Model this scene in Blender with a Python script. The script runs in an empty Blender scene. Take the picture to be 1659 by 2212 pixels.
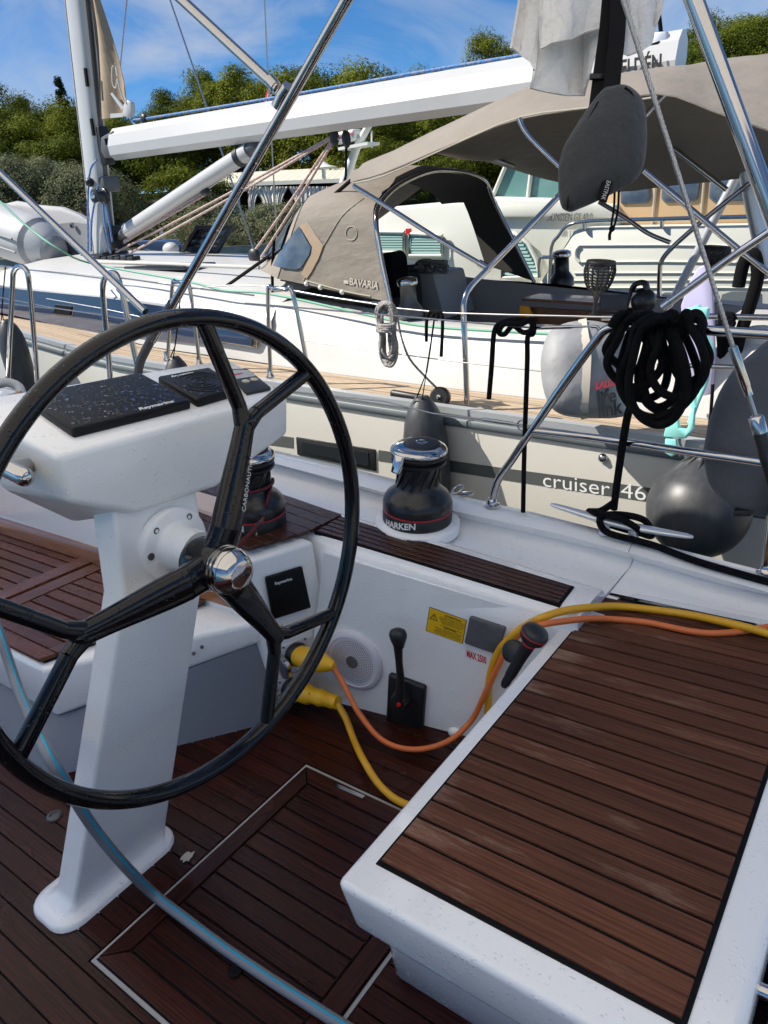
import bpy, bmesh, math, random
from mathutils import Vector as V, Matrix as M4
random.seed(7)
SC = bpy.context.scene
COL = SC.collection

# ------------------------------------------------------------------ camera
# frame: +X aft, +Y starboard, +Z up, metres; the phone is the origin
CX, CY, FPX = 829.5, 1106.0, 1567.0          # measured on a 1659 x 2212 view of the photograph
CR = M4(((0.80208814, -0.14284015, 0.5798718),
         (0.58841068, 0.35504401, -0.72644107),
         (-0.10211506, 0.92387253, 0.36882526)))
cam = bpy.data.cameras.new('camera')
cam.sensor_fit = 'HORIZONTAL'; cam.sensor_width = 36.0; cam.lens = 36.0 * FPX / 1659.0
cam.clip_start = 0.05; cam.clip_end = 3000
cam_o = bpy.data.objects.new('camera', cam); COL.objects.link(cam_o)
cam_o.matrix_world = CR.to_4x4()
SC.camera = cam_o

# ------------------------------------------------------------------ light
SUN_TO = V((-1.0, -0.62, 1.2)).normalized()   # direction to the sun (forward, slightly port)
SUN_EL = math.asin(SUN_TO.z)
world = bpy.data.worlds.new('World'); SC.world = world; world.use_nodes = True
wn, wl = world.node_tree.nodes, world.node_tree.links
wn.clear()
w_out = wn.new('ShaderNodeOutputWorld'); w_bg = wn.new('ShaderNodeBackground')
w_sky = wn.new('ShaderNodeTexSky'); w_sky.sky_type = 'NISHITA'; w_sky.sun_disc = False
w_sky.sun_elevation = SUN_EL
w_sky.sun_rotation = math.atan2(SUN_TO.x, SUN_TO.y)
w_sky.altitude = 1500; w_sky.air_density = 1.0; w_sky.dust_density = 0.0; w_sky.ozone_density = 7.0
w_bg.inputs[1].default_value = 0.05
# thin high cirrus, laid out by direction on the sky dome
w_tc = wn.new('ShaderNodeTexCoord'); w_map = wn.new('ShaderNodeMapping')
w_map.inputs['Rotation'].default_value = (0.2, 0.5, 0.9); w_map.inputs['Scale'].default_value = (1.0, 2.6, 4.5)
w_nz = wn.new('ShaderNodeTexNoise'); w_nz.inputs['Scale'].default_value = 1.9
w_nz.inputs['Detail'].default_value = 7; w_nz.inputs['Roughness'].default_value = 0.58; w_nz.inputs['Distortion'].default_value = 0.8
w_rp = wn.new('ShaderNodeValToRGB')
w_rp.color_ramp.elements[0].position = 0.43; w_rp.color_ramp.elements[0].color = (0, 0, 0, 1)
w_rp.color_ramp.elements[1].position = 0.74; w_rp.color_ramp.elements[1].color = (0.75, 0.75, 0.75, 1)
w_mx = wn.new('ShaderNodeMixRGB'); w_mx.inputs[2].default_value = (4.6, 4.9, 5.4, 1)
wl.new(w_tc.outputs['Generated'], w_map.inputs[0]); wl.new(w_map.outputs[0], w_nz.inputs['Vector'])
wl.new(w_nz.outputs['Fac'], w_rp.inputs[0]); wl.new(w_rp.outputs[0], w_mx.inputs[0])
w_hs = wn.new('ShaderNodeHueSaturation'); w_hs.inputs['Saturation'].default_value = 1.18
wl.new(w_sky.outputs[0], w_hs.inputs['Color']); wl.new(w_hs.outputs[0], w_mx.inputs[1]); wl.new(w_mx.outputs[0], w_bg.inputs[0]); wl.new(w_bg.outputs[0], w_out.inputs[0])
sun = bpy.data.lights.new('sun', 'SUN'); sun.energy = 3.0; sun.angle = math.radians(0.53); sun.color = (1.0, 0.94, 0.85)
sun_o = bpy.data.objects.new('sun', sun); COL.objects.link(sun_o)
sun_o.rotation_euler = SUN_TO.to_track_quat('Z', 'Y').to_euler(); sun_o.location = (0, 0, 30)
SC.view_settings.view_transform = 'Standard'; SC.view_settings.look = 'None'
SC.view_settings.gamma = 1.0; SC.view_settings.exposure = 1.38; SC.view_settings.use_curve_mapping = False
SC.cycles.use_denoising = True
SC.cycles.max_bounces = 10; SC.cycles.transparent_max_bounces = 16
SC.cycles.caustics_reflective = False; SC.cycles.caustics_refractive = False

# ------------------------------------------------------------------ measuring helpers
def ray(px, py):
    return CR @ V(((px - CX) / FPX, -(py - CY) / FPX, -1.0))
def at(px, py, x=None, y=None, z=None, d=None, pl=None):
    """point on the sight line through (px,py) at a real plane: x=, y=, z=, depth d= or plane pl=(point, normal)"""
    r = ray(px, py)
    if x is not None: return r * (x / r.x)
    if y is not None: return r * (y / r.y)
    if z is not None: return r * (z / r.z)
    if d is not None: return r * d
    p, n = pl
    return r * (p.dot(n) / r.dot(n))

DEP = CR @ V((0, 0, -1))                      # the way the phone looks
# ------------------------------------------------------------------ mesh helpers
def catmull(pts, n=6, closed=False):
    pts = [V(p) for p in pts]
    if n <= 1 or len(pts) < 3: return pts
    out = []; k = len(pts)
    for i in range(k if closed else k - 1):
        g = (lambda j: pts[j % k]) if closed else (lambda j: pts[max(0, min(k - 1, j))])
        a, b, c, d = g(i - 1), g(i), g(i + 1), g(i + 2)
        for s in range(n):
            t = s / n
            out.append(0.5 * (2 * b + (c - a) * t + (2 * a - 5 * b + 4 * c - d) * t * t + (3 * b - a - 3 * c + d) * t ** 3))
    if not closed: out.append(pts[-1])
    return out

class MB:
    def __init__(s): s.v = []; s.f = []; s.s = []
    def add(s, vs, fs, smooth=False):
        o = len(s.v); s.v += [V(p) for p in vs]
        s.f += [tuple(o + i for i in f) for f in fs]; s.s += [smooth] * len(fs); return s
    def poly(s, pts): return s.add(pts, [tuple(range(len(pts)))])
    def box(s, x0, x1, y0, y1, z0, z1):
        return s.hexa([(x0, y0, z0), (x1, y0, z0), (x1, y1, z0), (x0, y1, z0)], [(x0, y0, z1), (x1, y0, z1), (x1, y1, z1), (x0, y1, z1)])
    def hexa(s, a, b): return s.prism2(a, b)
    def prism2(s, a, b, smooth=False):
        """solid between two matching polygons a (bottom) and b (top)"""
        n = len(a)
        fs = [tuple(reversed(range(n))), tuple(range(n, 2 * n))] + [(i, (i + 1) % n, n + (i + 1) % n, n + i) for i in range(n)]
        return s.add(list(a) + list(b), fs, smooth)
    def prism(s, poly, off): 
        off = V(off); return s.prism2([V(p) for p in poly], [V(p) + off for p in poly])
    def obox(s, c, ax, ay, az):
        c, ax, ay, az = V(c), V(ax), V(ay), V(az)
        a = [c - ax - ay - az, c + ax - ay - az, c + ax + ay - az, c - ax + ay - az]
        return s.prism2(a, [p + 2 * az for p in a])
    def tube(s, pts, r, seg=10, n=1, closed=False, caps=True, flat=1.0, up=None):
        P = catmull(pts, n, closed); k = len(P)
        R = r if isinstance(r, (list, tuple)) else None
        def rad(i):
            if R is None: return r
            t = i / max(1, k - 1) * (len(R) - 1); j = min(int(t), len(R) - 2); return R[j] + (R[j + 1] - R[j]) * (t - j)
        rings = []; nrm = None
        for i in range(k):
            if closed: t = P[(i + 1) % k] - P[i - 1]
            else: t = P[min(i + 1, k - 1)] - P[max(i - 1, 0)]
            t.normalize()
            if nrm is None:
                u = V(up) if up else (V((0, 0, 1)) if abs(t.z) < 0.9 else V((1, 0, 0)))
                nrm = (u - t * u.dot(t)).normalized()
            else:
                nrm = nrm - t * nrm.dot(t)
                if nrm.length < 1e-6: nrm = t.orthogonal()
                nrm.normalize()
            bi = t.cross(nrm)
            q = rad(i)
            rings.append([P[i] + nrm * (math.cos(2 * math.pi * j / seg) * q) + bi * (math.sin(2 * math.pi * j / seg) * q * flat) for j in range(seg)])
        return s.loft(rings, closed_u=closed, caps=caps and not closed)
    def loft(s, rings, closed_u=False, closed_v=True, caps=True, smooth=True):
        k = len(rings); n = len(rings[0]); vs = [p for rg in rings for p in rg]; fs = []
        for i in range(k if closed_u else k - 1):
            i2 = (i + 1) % k
            for j in range(n if closed_v else n - 1):
                j2 = (j + 1) % n
                fs.append((i * n + j, i * n + j2, i2 * n + j2, i2 * n + j))
        s.add(vs, fs, smooth)
        if caps and closed_v and not closed_u:
            s.add(rings[0], [tuple(reversed(range(n)))]); s.add(rings[-1], [tuple(range(n))])
        return s
    def lathe(s, prof, o, axis=(0, 0, 1), seg=32, ref=None, smooth=True):
        o = V(o); a = V(axis).normalized(); u = V(ref) if ref else a.orthogonal(); u = (u - a * u.dot(a)).normalized(); w = a.cross(u)
        rings = [[o + a * h + (u * math.cos(2 * math.pi * j / seg) + w * math.sin(2 * math.pi * j / seg)) * max(r, 1e-5) for j in range(seg)] for r, h in prof]
        return s.loft(rings, caps=True, smooth=smooth)
    def ball(s, o, r, seg=12, rings=8, sz=None):
        o = V(o); sz = sz or (1, 1, 1)
        rg = []
        for i in range(rings + 1):
            t = math.pi * i / rings
            rg.append([o + V((r * max(math.sin(t), 1e-4) * math.cos(2 * math.pi * j / seg) * sz[0], r * max(math.sin(t), 1e-4) * math.sin(2 * math.pi * j / seg) * sz[1], -r * math.cos(t) * sz[2])) for j in range(seg)])
        return s.loft(rg, caps=False)
    def grid(s, P, smooth=True):
        n = len(P[0]); return s.add([p for row in P for p in row], [(i * n + j, i * n + j + 1, (i + 1) * n + j + 1, (i + 1) * n + j) for i in range(len(P) - 1) for j in range(n - 1)], smooth)
    def sheet(s, P, th=0.004):
        """grid with thickness: P[i][j] plus a copy offset along the local normal"""
        k, n = len(P), len(P[0]); Q = []
        for i in range(k):
            row = []
            for j in range(n):
                a = V(P[min(i + 1, k - 1)][j]) - V(P[max(i - 1, 0)][j]); b = V(P[i][min(j + 1, n - 1)]) - V(P[i][max(j - 1, 0)])
                m = a.cross(b); m = m.normalized() if m.length > 1e-9 else V((0, 0, 1))
                row.append(V(P[i][j]) - m * th)
            Q.append(row)
        s.grid(P); o = len(s.v); s.grid([list(reversed(r)) for r in Q])
        rim = [(i, 0) for i in range(k)] + [(k - 1, j) for j in range(1, n)] + [(i, n - 1) for i in range(k - 2, -1, -1)] + [(0, j) for j in range(n - 2, 0, -1)]
        for (a, b), (c, d) in zip(rim, rim[1:] + rim[:1]):
            s.add([P[a][b], Q[a][b], Q[c][d], P[c][d]], [(0, 1, 2, 3)])
        return s

def build(name, mb, mat, parent=None, bevel=None, root=None, weld=True):
    """ONE mesh object; vertices are given in world metres and stored relative to the thing's base"""
    off = V((0, 0, 0)); p = parent
    while p is not None: off += p.location; p = p.parent
    loc = V(root) if (root is not None and parent is None) else V((0, 0, 0))
    off += loc
    me = bpy.data.meshes.new(name)
    me.from_pydata([tuple(v - off) for v in mb.v], [], mb.f)
    me.polygons.foreach_set('use_smooth', mb.s)
    bm = bmesh.new(); bm.from_mesh(me)
    if weld: bmesh.ops.remove_doubles(bm, verts=bm.verts, dist=1e-5)
    if bevel:
        w, sg = bevel
        es = [e for e in bm.edges if len(e.link_faces) == 2 and e.calc_face_angle(0) > 0.5]
        bmesh.ops.bevel(bm, geom=es, offset=w, segments=sg, profile=0.5, affect='EDGES', clamp_overlap=True)
        for f in bm.faces: f.smooth = True
    bmesh.ops.recalc_face_normals(bm, faces=bm.faces)
    bm.to_mesh(me); bm.free()
    if bevel and hasattr(me, 'set_sharp_from_angle'): me.set_sharp_from_angle(angle=math.radians(40))
    elif hasattr(me, 'set_sharp_from_angle'): me.set_sharp_from_angle(angle=math.radians(55))
    me.materials.append(mat)
    o = bpy.data.objects.new(name, me); COL.objects.link(o); o.location = loc
    if parent: o.parent = parent
    return o
def tag(o, label=None, cat=None, group=None, kind=None):
    if label: o['label'] = label
    if cat: o['category'] = cat
    if group: o['group'] = group
    if kind: o['kind'] = kind
    return o
def thing(name, loc, label, cat, group=None):
    o = bpy.data.objects.new(name, None); COL.objects.link(o); o.location = V(loc); o.empty_display_size = 0.05
    return tag(o, label, cat, group)
def one(name, mb, mat, label, cat, group=None, bevel=None, root=None):
    if root is None:
        lo = min(v.z for v in mb.v); c = sum(mb.v, V()) / len(mb.v); root = (c.x, c.y, lo)
    return tag(build(name, mb, mat, None, bevel, root), label, cat, group)
def copy_tree(o, parent=None):
    c = o.copy(); COL.objects.link(c); c.parent = parent
    for ch in list(o.children): copy_tree(ch, c)
    return c

def text_mb(s, size, o, right, up, bold=0.0, wrap=None, shear=0.0, align='LEFT', space=1.0, th=0.0006, sx=1.0):
    """flat lettering lying on a surface: origin o, reading direction right, letter height direction up"""
    cu = bpy.data.curves.new('lettering', 'FONT'); cu.body = s; cu.size = size; cu.offset = bold; cu.shear = shear
    cu.align_x = align; cu.space_character = space; cu.resolution_u = 3; cu.extrude = th
    ob = bpy.data.objects.new('lettering', cu)
    me = bpy.data.meshes.new_from_object(ob)
    o, right, up = V(o), V(right).normalized(), V(up).normalized(); nrm = right.cross(up)
    mb = MB()
    def place(c):
        c = V((c.x * sx, c.y, c.z))
        return wrap(c) if wrap else o + right * c.x + up * c.y + nrm * c.z
    mb.add([place(v.co) for v in me.vertices], [tuple(p.vertices) for p in me.polygons])
    bpy.data.objects.remove(ob); bpy.data.curves.remove(cu); bpy.data.meshes.remove(me)
    return mb

# ------------------------------------------------------------------ materials
MAT = {}
def mat(name, col, rough=0.5, metal=0.0, coat=0.0, spec=0.5, nz=None, bump=None, rnd=0.0, trans=0.0, alpha=None, wet=None, sheen=0.0, emit=None):
    """nz=(scale,(sx,sy,sz),colour2,lo,hi) procedural colour variation; bump=(scale,strength,dist[,stretch]); rnd: per-object brightness"""
    m = bpy.data.materials.new(name); m.use_nodes = True
    n, l = m.node_tree.nodes, m.node_tree.links
    b = n['Principled BSDF']
    b.inputs['Base Color'].default_value = (*col, 1); b.inputs['Roughness'].default_value = rough; b.inputs['Metallic'].default_value = metal
    b.inputs['Coat Weight'].default_value = coat; b.inputs['Coat Roughness'].default_value = 0.06
    b.inputs['Specular IOR Level'].default_value = spec; b.inputs['Transmission Weight'].default_value = trans
    b.inputs['Sheen Weight'].default_value = sheen
    if emit: b.inputs['Emission Color'].default_value = (*emit[0], 1); b.inputs['Emission Strength'].default_value = emit[1]
    if alpha is not None: b.inputs['Alpha'].default_value = alpha
    g = n.new('ShaderNodeTexCoord'); geo = n.new('ShaderNodeNewGeometry')
    col_out = None
    if nz:
        sc, st, c2, lo, hi = nz
        mp = n.new('ShaderNodeMapping'); mp.inputs['Scale'].default_value = st; l.new(geo.outputs['Position'], mp.inputs[0])
        t = n.new('ShaderNodeTexNoise'); t.inputs['Scale'].default_value = sc; t.inputs['Detail'].default_value = 6; t.inputs['Roughness'].default_value = 0.62
        l.new(mp.outputs[0], t.inputs['Vector'])
        r = n.new('ShaderNodeValToRGB'); r.color_ramp.elements[0].position = lo; r.color_ramp.elements[1].position = hi
        r.color_ramp.elements[0].color = (*col, 1); r.color_ramp.elements[1].color = (*c2, 1)
        l.new(t.outputs['Fac'], r.inputs[0]); col_out = r.outputs[0]
    if rnd:
        oi = n.new('ShaderNodeObjectInfo'); mr = n.new('ShaderNodeMapRange'); mr.inputs['To Min'].default_value = 1 - rnd; mr.inputs['To Max'].default_value = 1 + rnd
        l.new(oi.outputs['Random'], mr.inputs['Value'])
        mm = n.new('ShaderNodeMixRGB'); mm.blend_type = 'MULTIPLY'; mm.inputs[0].default_value = 1
        if col_out: l.new(col_out, mm.inputs[1])
        else: mm.inputs[1].default_value = (*col, 1)
        l.new(mr.outputs[0], mm.inputs[2]); col_out = mm.outputs[0]
    if col_out: l.new(col_out, b.inputs['Base Color'])
    last = None
    def add_bump(height, strength, dist):
        nonlocal last
        bp = n.new('ShaderNodeBump'); bp.inputs['Strength'].default_value = strength; bp.inputs['Distance'].default_value = dist
        l.new(height, bp.inputs['Height'])
        if last: l.new(last, bp.inputs['Normal'])
        last = bp.outputs[0]
    if bump:
        mp = n.new('ShaderNodeMapping'); mp.inputs['Scale'].default_value = bump[3] if len(bump) > 3 else (1, 1, 1); l.new(geo.outputs['Position'], mp.inputs[0])
        t = n.new('ShaderNodeTexNoise'); t.inputs['Scale'].default_value = bump[0]; t.inputs['Detail'].default_value = 4; l.new(mp.outputs[0], t.inputs['Vector'])
        add_bump(t.outputs['Fac'], bump[1], bump[2])
    if wet:   # beads of rain: (cells per metre, fraction covered)
        vo = n.new('ShaderNodeTexVoronoi'); vo.inputs['Scale'].default_value = wet[0]; l.new(geo.outputs['Position'], vo.inputs['Vector'])
        n2 = n.new('ShaderNodeTexNoise'); n2.inputs['Scale'].default_value = wet[0] * 0.35; l.new(geo.outputs['Position'], n2.inputs['Vector'])
        mr = n.new('ShaderNodeMapRange'); mr.inputs['From Min'].default_value = 0.0; mr.inputs['From Max'].default_value = wet[1]
        mr.inputs['To Min'].default_value = 1; mr.inputs['To Max'].default_value = 0
        l.new(vo.outputs['Distance'], mr.inputs['Value'])
        mu = n.new('ShaderNodeMath'); mu.operation = 'MULTIPLY'; l.new(mr.outputs[0], mu.inputs[0])
        gt = n.new('ShaderNodeMapRange'); gt.inputs['From Min'].default_value = 0.48; gt.inputs['From Max'].default_value = 0.56; l.new(n2.outputs['Fac'], gt.inputs['Value'])
        l.new(gt.outputs[0], mu.inputs[1])
        add_bump(mu.outputs[0], 0.7, 0.0018)
    if last:
        l.new(last, b.inputs['Normal'])
        if coat: l.new(last, b.inputs['Coat Normal'])
    MAT[name] = m
    return m
def teak(name, dark, light, wet, axis, worn=None, rnd=0.18, spec=0.45):
    """teak grain running along one axis of the boat; optional weathered pale patches"""
    m = bpy.data.materials.new(name); m.use_nodes = True
    n, l = m.node_tree.nodes, m.node_tree.links; b = n['Principled BSDF']
    geo = n.new('ShaderNodeNewGeometry'); oi = n.new('ShaderNodeObjectInfo')
    off = n.new('ShaderNodeVectorMath'); off.operation = 'SCALE'; off.inputs[0].default_value = (7.3, 5.1, 3.7); l.new(oi.outputs['Random'], off.inputs['Scale'])
    ad = n.new('ShaderNodeVectorMath'); l.new(geo.outputs['Position'], ad.inputs[0]); l.new(off.outputs[0], ad.inputs[1])
    mp = n.new('ShaderNodeMapping'); mp.inputs['Scale'].default_value = (2.6, 150, 80) if axis == 'x' else (150, 2.6, 80); l.new(ad.outputs[0], mp.inputs[0])
    t = n.new('ShaderNodeTexNoise'); t.inputs['Scale'].default_value = 2.0; t.inputs['Detail'].default_value = 8; t.inputs['Roughness'].default_value = 0.65; l.new(mp.outputs[0], t.inputs['Vector'])
    r = n.new('ShaderNodeValToRGB'); e = r.color_ramp.elements
    e[0].position = 0.30; e[0].color = (*dark, 1); e[1].position = 0.72; e[1].color = (*light, 1)
    l.new(t.outputs['Fac'], r.inputs[0]); c = r.outputs[0]
    big = n.new('ShaderNodeTexNoise'); big.inputs['Scale'].default_value = 3.2; big.inputs['Detail'].default_value = 3; l.new(geo.outputs['Position'], big.inputs['Vector'])
    if worn:
        wcol, lo, hi = worn
        wm = n.new('ShaderNodeMapping'); wm.inputs['Scale'].default_value = (4, 26, 10) if axis == 'x' else (26, 4, 10); l.new(ad.outputs[0], wm.inputs[0])
        wt = n.new('ShaderNodeTexNoise'); wt.inputs['Scale'].default_value = 1.6; wt.inputs['Detail'].default_value = 7; wt.inputs['Roughness'].default_value = 0.75; l.new(wm.outputs[0], wt.inputs['Vector'])
        pb = n.new('ShaderNodeTexNoise'); pb.inputs['Scale'].default_value = 3.0; l.new(ad.outputs[0], pb.inputs['Vector'])
        sx = n.new('ShaderNodeSeparateXYZ'); l.new(geo.outputs['Position'], sx.inputs[0])      # planks are scuffed pale towards their forward ends
        en = n.new('ShaderNodeMapRange'); en.inputs['From Min'].default_value = -0.66; en.inputs['From Max'].default_value = -0.42; en.inputs['To Min'].default_value = 0.16; en.inputs['To Max'].default_value = -0.03; l.new(sx.outputs['X'], en.inputs['Value'])
        a0 = n.new('ShaderNodeMath'); a0.operation = 'ADD'; l.new(pb.outputs['Fac'], a0.inputs[0]); l.new(en.outputs[0], a0.inputs[1])
        av = n.new('ShaderNodeMath'); av.operation = 'ADD'; l.new(wt.outputs['Fac'], av.inputs[0]); l.new(a0.outputs[0], av.inputs[1])
        rr = n.new('ShaderNodeMapRange'); rr.inputs['From Min'].default_value = lo; rr.inputs['From Max'].default_value = hi; l.new(av.outputs[0], rr.inputs['Value'])
        mx = n.new('ShaderNodeMixRGB'); l.new(rr.outputs[0], mx.inputs[0]); l.new(c, mx.inputs[1]); mx.inputs[2].default_value = (*wcol, 1); c = mx.outputs[0]
    mr = n.new('ShaderNodeMapRange'); mr.inputs['To Min'].default_value = 1 - rnd; mr.inputs['To Max'].default_value = 1 + rnd; l.new(oi.outputs['Random'], mr.inputs['Value'])
    mm = n.new('ShaderNodeMixRGB'); mm.blend_type = 'MULTIPLY'; mm.inputs[0].default_value = 1; l.new(c, mm.inputs[1]); l.new(mr.outputs[0], mm.inputs[2])
    l.new(mm.outputs[0], b.inputs['Base Color'])
    rg = n.new('ShaderNodeMapRange'); rg.inputs['From Min'].default_value = 0.35; rg.inputs['From Max'].default_value = 0.65
    rg.inputs['To Min'].default_value = wet[0]; rg.inputs['To Max'].default_value = wet[1]; l.new(big.outputs['Fac'], rg.inputs['Value']); l.new(rg.outputs[0], b.inputs['Roughness'])
    bp = n.new('ShaderNodeBump'); bp.inputs['Strength'].default_value = 0.5; bp.inputs['Distance'].default_value = 0.0012; l.new(t.outputs['Fac'], bp.inputs['Height']); l.new(bp.outputs[0], b.inputs['Normal'])
    b.inputs['Specular IOR Level'].default_value = spec
    MAT[name] = m; return m

mat('gelcoat', (0.86, 0.86, 0.86), 0.14, coat=0.6, bump=(320, 0.06, 0.0005), wet=(120, 0.36))
mat('gelcoat_dry', (0.80, 0.79, 0.77), 0.25, coat=0.25, bump=(25, 0.05, 0.002))
mat('pedestal_paint', (0.86, 0.86, 0.86), 0.26, coat=0.3, bump=(420, 0.10, 0.0005), wet=(110, 0.30))
mat('cream', (0.62, 0.50, 0.42), 0.35)
mat('hull_cream', (0.66, 0.64, 0.57), 0.2, coat=0.4, nz=(1.2, (1, 1, 2), (0.60, 0.58, 0.52), 0.35, 0.75))
mat('deck_white', (0.56, 0.555, 0.53), 0.35, nz=(2.5, (1, 1, 1), (0.49, 0.485, 0.465), 0.4, 0.8), bump=(60, 0.06, 0.002))
mat('steel', (0.50, 0.48, 0.46), 0.09, metal=1.0, bump=(9, 0.03, 0.004))
mat('steel_wire', (0.42, 0.41, 0.40), 0.3, metal=0.9)
mat('aluminium', (0.72, 0.73, 0.74), 0.38, metal=0.7)
mat('black_gloss', (0.004, 0.004, 0.005), 0.11, coat=0.12, spec=0.3, wet=(130, 0.3))
mat('black_plastic', (0.010, 0.010, 0.011), 0.45, bump=(400, 0.1, 0.0005))
mat('black_cover', (0.006, 0.006, 0.007), 0.45, spec=0.2, bump=(500, 0.12, 0.0005))
mat('black_metal', (0.012, 0.012, 0.013), 0.30, wet=(140, 0.3), bump=(200, 0.06, 0.0006))
mat('black_rope', (0.005, 0.005, 0.006), 0.9, spec=0.15, bump=(260, 1.0, 0.006))
mat('caulk', (0.005, 0.005, 0.006), 0.6, spec=0.12)
mat('grey_panel', (0.17, 0.19, 0.23), 0.6, bump=(600, 0.3, 0.0006))
mat('grey_cover', (0.075, 0.076, 0.083), 0.8, bump=(7, 0.6, 0.04), nz=(5, (1, 1, 1), (0.10, 0.10, 0.108), 0.3, 0.7), sheen=0.1)
mat('pouch_cloth', (0.026, 0.027, 0.029), 0.9, nz=(900, (1, 1, 1), (0.055, 0.057, 0.06), 0.42, 0.62), bump=(15, 0.55, 0.025), sheen=0.15)
mat('towel', (0.86, 0.83, 0.80), 0.95, bump=(13, 0.8, 0.05), sheen=0.3)
mat('taupe_canvas', (0.215, 0.188, 0.156), 0.85, bump=(5, 0.45, 0.03, (1.0, 1.6, 2.2)), nz=(3, (1, 1, 1), (0.255, 0.225, 0.188), 0.3, 0.75))
mat('taupe_shade', (0.045, 0.040, 0.036), 0.85, bump=(350, 0.25, 0.001))  # taupe canvas darkened: the shade inside the hood is in the colour
def canvas_through(name, col, tcol, fac):
    """sun-lit awning cloth that lets part of the light through, diffused"""
    m = bpy.data.materials.new(name); m.use_nodes = True; n, l = m.node_tree.nodes, m.node_tree.links; b = n['Principled BSDF']
    b.inputs['Base Color'].default_value = (*col, 1); b.inputs['Roughness'].default_value = .85
    t = n.new('ShaderNodeBsdfTranslucent'); t.inputs[0].default_value = (*tcol, 1); mx = n.new('ShaderNodeMixShader'); mx.inputs[0].default_value = fac
    l.new(b.outputs[0], mx.inputs[1]); l.new(t.outputs[0], mx.inputs[2]); l.new(mx.outputs[0], n['Material Output'].inputs[0]); MAT[name] = m
canvas_through('own_canvas', (0.55, 0.50, 0.43), (0.89, 0.87, 0.83), 0.86)  # transmission raised so the unseen canopy fills the cockpit with light
mat('seam', (0.42, 0.39, 0.31), 0.9)
mat('sail_tan', (0.34, 0.25, 0.165), 0.85, bump=(120, 0.2, 0.002), nz=(4, (1, 1, 3), (0.38, 0.29, 0.2), 0.3, 0.75))
mat('spar_white', (0.52, 0.52, 0.51), 0.3, coat=0.3, nz=(1.5, (1, 1, 1), (0.47, 0.47, 0.46), 0.35, 0.75))
mat('navy_glass', (0.025, 0.045, 0.095), 0.08, coat=0.6, spec=0.7)
mat('dark_glass', (0.01, 0.012, 0.015), 0.06, spec=0.8)
mat('teal_glass', (0.12, 0.25, 0.23), 0.12, coat=0.5)
mat('clear_vinyl', (0.055, 0.085, 0.13), 0.16, coat=0.2, spec=0.5, nz=(6, (1, 1, 1.5), (0.11, 0.14, 0.17), 0.4, 0.65))
mat('fender_rubber', (0.034, 0.035, 0.038), 0.43, bump=(40, 0.08, 0.003), nz=(30, (1, 1, 0.3), (0.055, 0.056, 0.060), 0.4, 0.7))
mat('stripe_grey', (0.085, 0.092, 0.088), 0.3)
mat('toe_rail', (0.42, 0.44, 0.45), 0.4, metal=0.3)
mat('rub_rail', (0.13, 0.15, 0.16), 0.5)
mat('white_print', (0.75, 0.75, 0.75), 0.5)
mat('silver_print', (0.5, 0.5, 0.5), 0.35)
mat('red_print', (0.55, 0.03, 0.045), 0.5)
mat('black_print', (0.02, 0.02, 0.02), 0.5)
mat('grey_print', (0.10, 0.11, 0.12), 0.5)
mat('yellow_plastic', (0.72, 0.40, 0.012), 0.42, bump=(200, 0.1, 0.001))
mat('yellow_sticker', (0.78, 0.46, 0.01), 0.4)
mat('yellow_green', (0.62, 0.62, 0.03), 0.4)
mat('orange_cable', (0.66, 0.16, 0.04), 0.4, bump=(150, 0.06, 0.001))
mat('yellow_cable', (0.70, 0.36, 0.012), 0.38, bump=(150, 0.06, 0.001))
mat('blue_sticker', (0.03, 0.12, 0.5), 0.4)
mat('red_plastic', (0.6, 0.02, 0.02), 0.35)
mat('hose_grey', (0.19, 0.20, 0.22), 0.35, bump=(90, 0.1, 0.001))
mat('hose_blue', (0.01, 0.32, 0.50), 0.35)
mat('speaker_white', (0.62, 0.60, 0.66), 0.4)
mat('speaker_hole', (0.07, 0.065, 0.075), 0.7)
mat('red_rope', (0.10, 0.012, 0.016), 0.8, bump=(500, 0.9, 0.002))
mat('grey_rope', (0.36, 0.34, 0.32), 0.9, bump=(300, 1.0, 0.004), nz=(110, (1, 1, 1), (0.16, 0.15, 0.145), 0.45, 0.6))
mat('pink_rope', (0.50, 0.42, 0.37), 0.9, nz=(55, (1, 1, 1), (0.36, 0.16, 0.14), 0.5, 0.6))
mat('blue_rope', (0.05, 0.20, 0.48), 0.8, nz=(45, (1, 1, 1), (0.30, 0.28, 0.34), 0.48, 0.6))
mat('green_line', (0.16, 0.42, 0.30), 0.6)
mat('white_rope', (0.55, 0.54, 0.50), 0.9, bump=(120, 1.0, 0.006))
mat('bag_grey', (0.30, 0.305, 0.315), 0.6, bump=(8, 0.35, 0.03), nz=(9, (1, 1, 1), (0.22, 0.225, 0.23), 0.35, 0.7))
mat('strap_beige', (0.50, 0.45, 0.38), 0.8)
mat('winch_grey', (0.10, 0.10, 0.105), 0.45, metal=0.3)
mat('table_wood', (0.20, 0.085, 0.035), 0.4, nz=(4, (3, 40, 10), (0.11, 0.045, 0.02), 0.3, 0.7), coat=0.3)
mat('orange_cloth', (0.72, 0.33, 0.02), 0.7)
mat('varnished_wood', (0.30, 0.115, 0.035), 0.16, nz=(2, (2, 40, 30), (0.20, 0.07, 0.02), 0.3, 0.7), coat=0.7)
mat('blind_mint', (0.38, 0.58, 0.52), 0.7)
mat('mint_cloth', (0.28, 0.72, 0.66), 0.8, sheen=0.2)
mat('lilac_cloth', (0.48, 0.46, 0.66), 0.85)
mat('tan_canvas', (0.55, 0.38, 0.21), 0.8, nz=(2.5, (1, 1, 0.6), (0.47, 0.32, 0.18), 0.35, 0.7))
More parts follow.
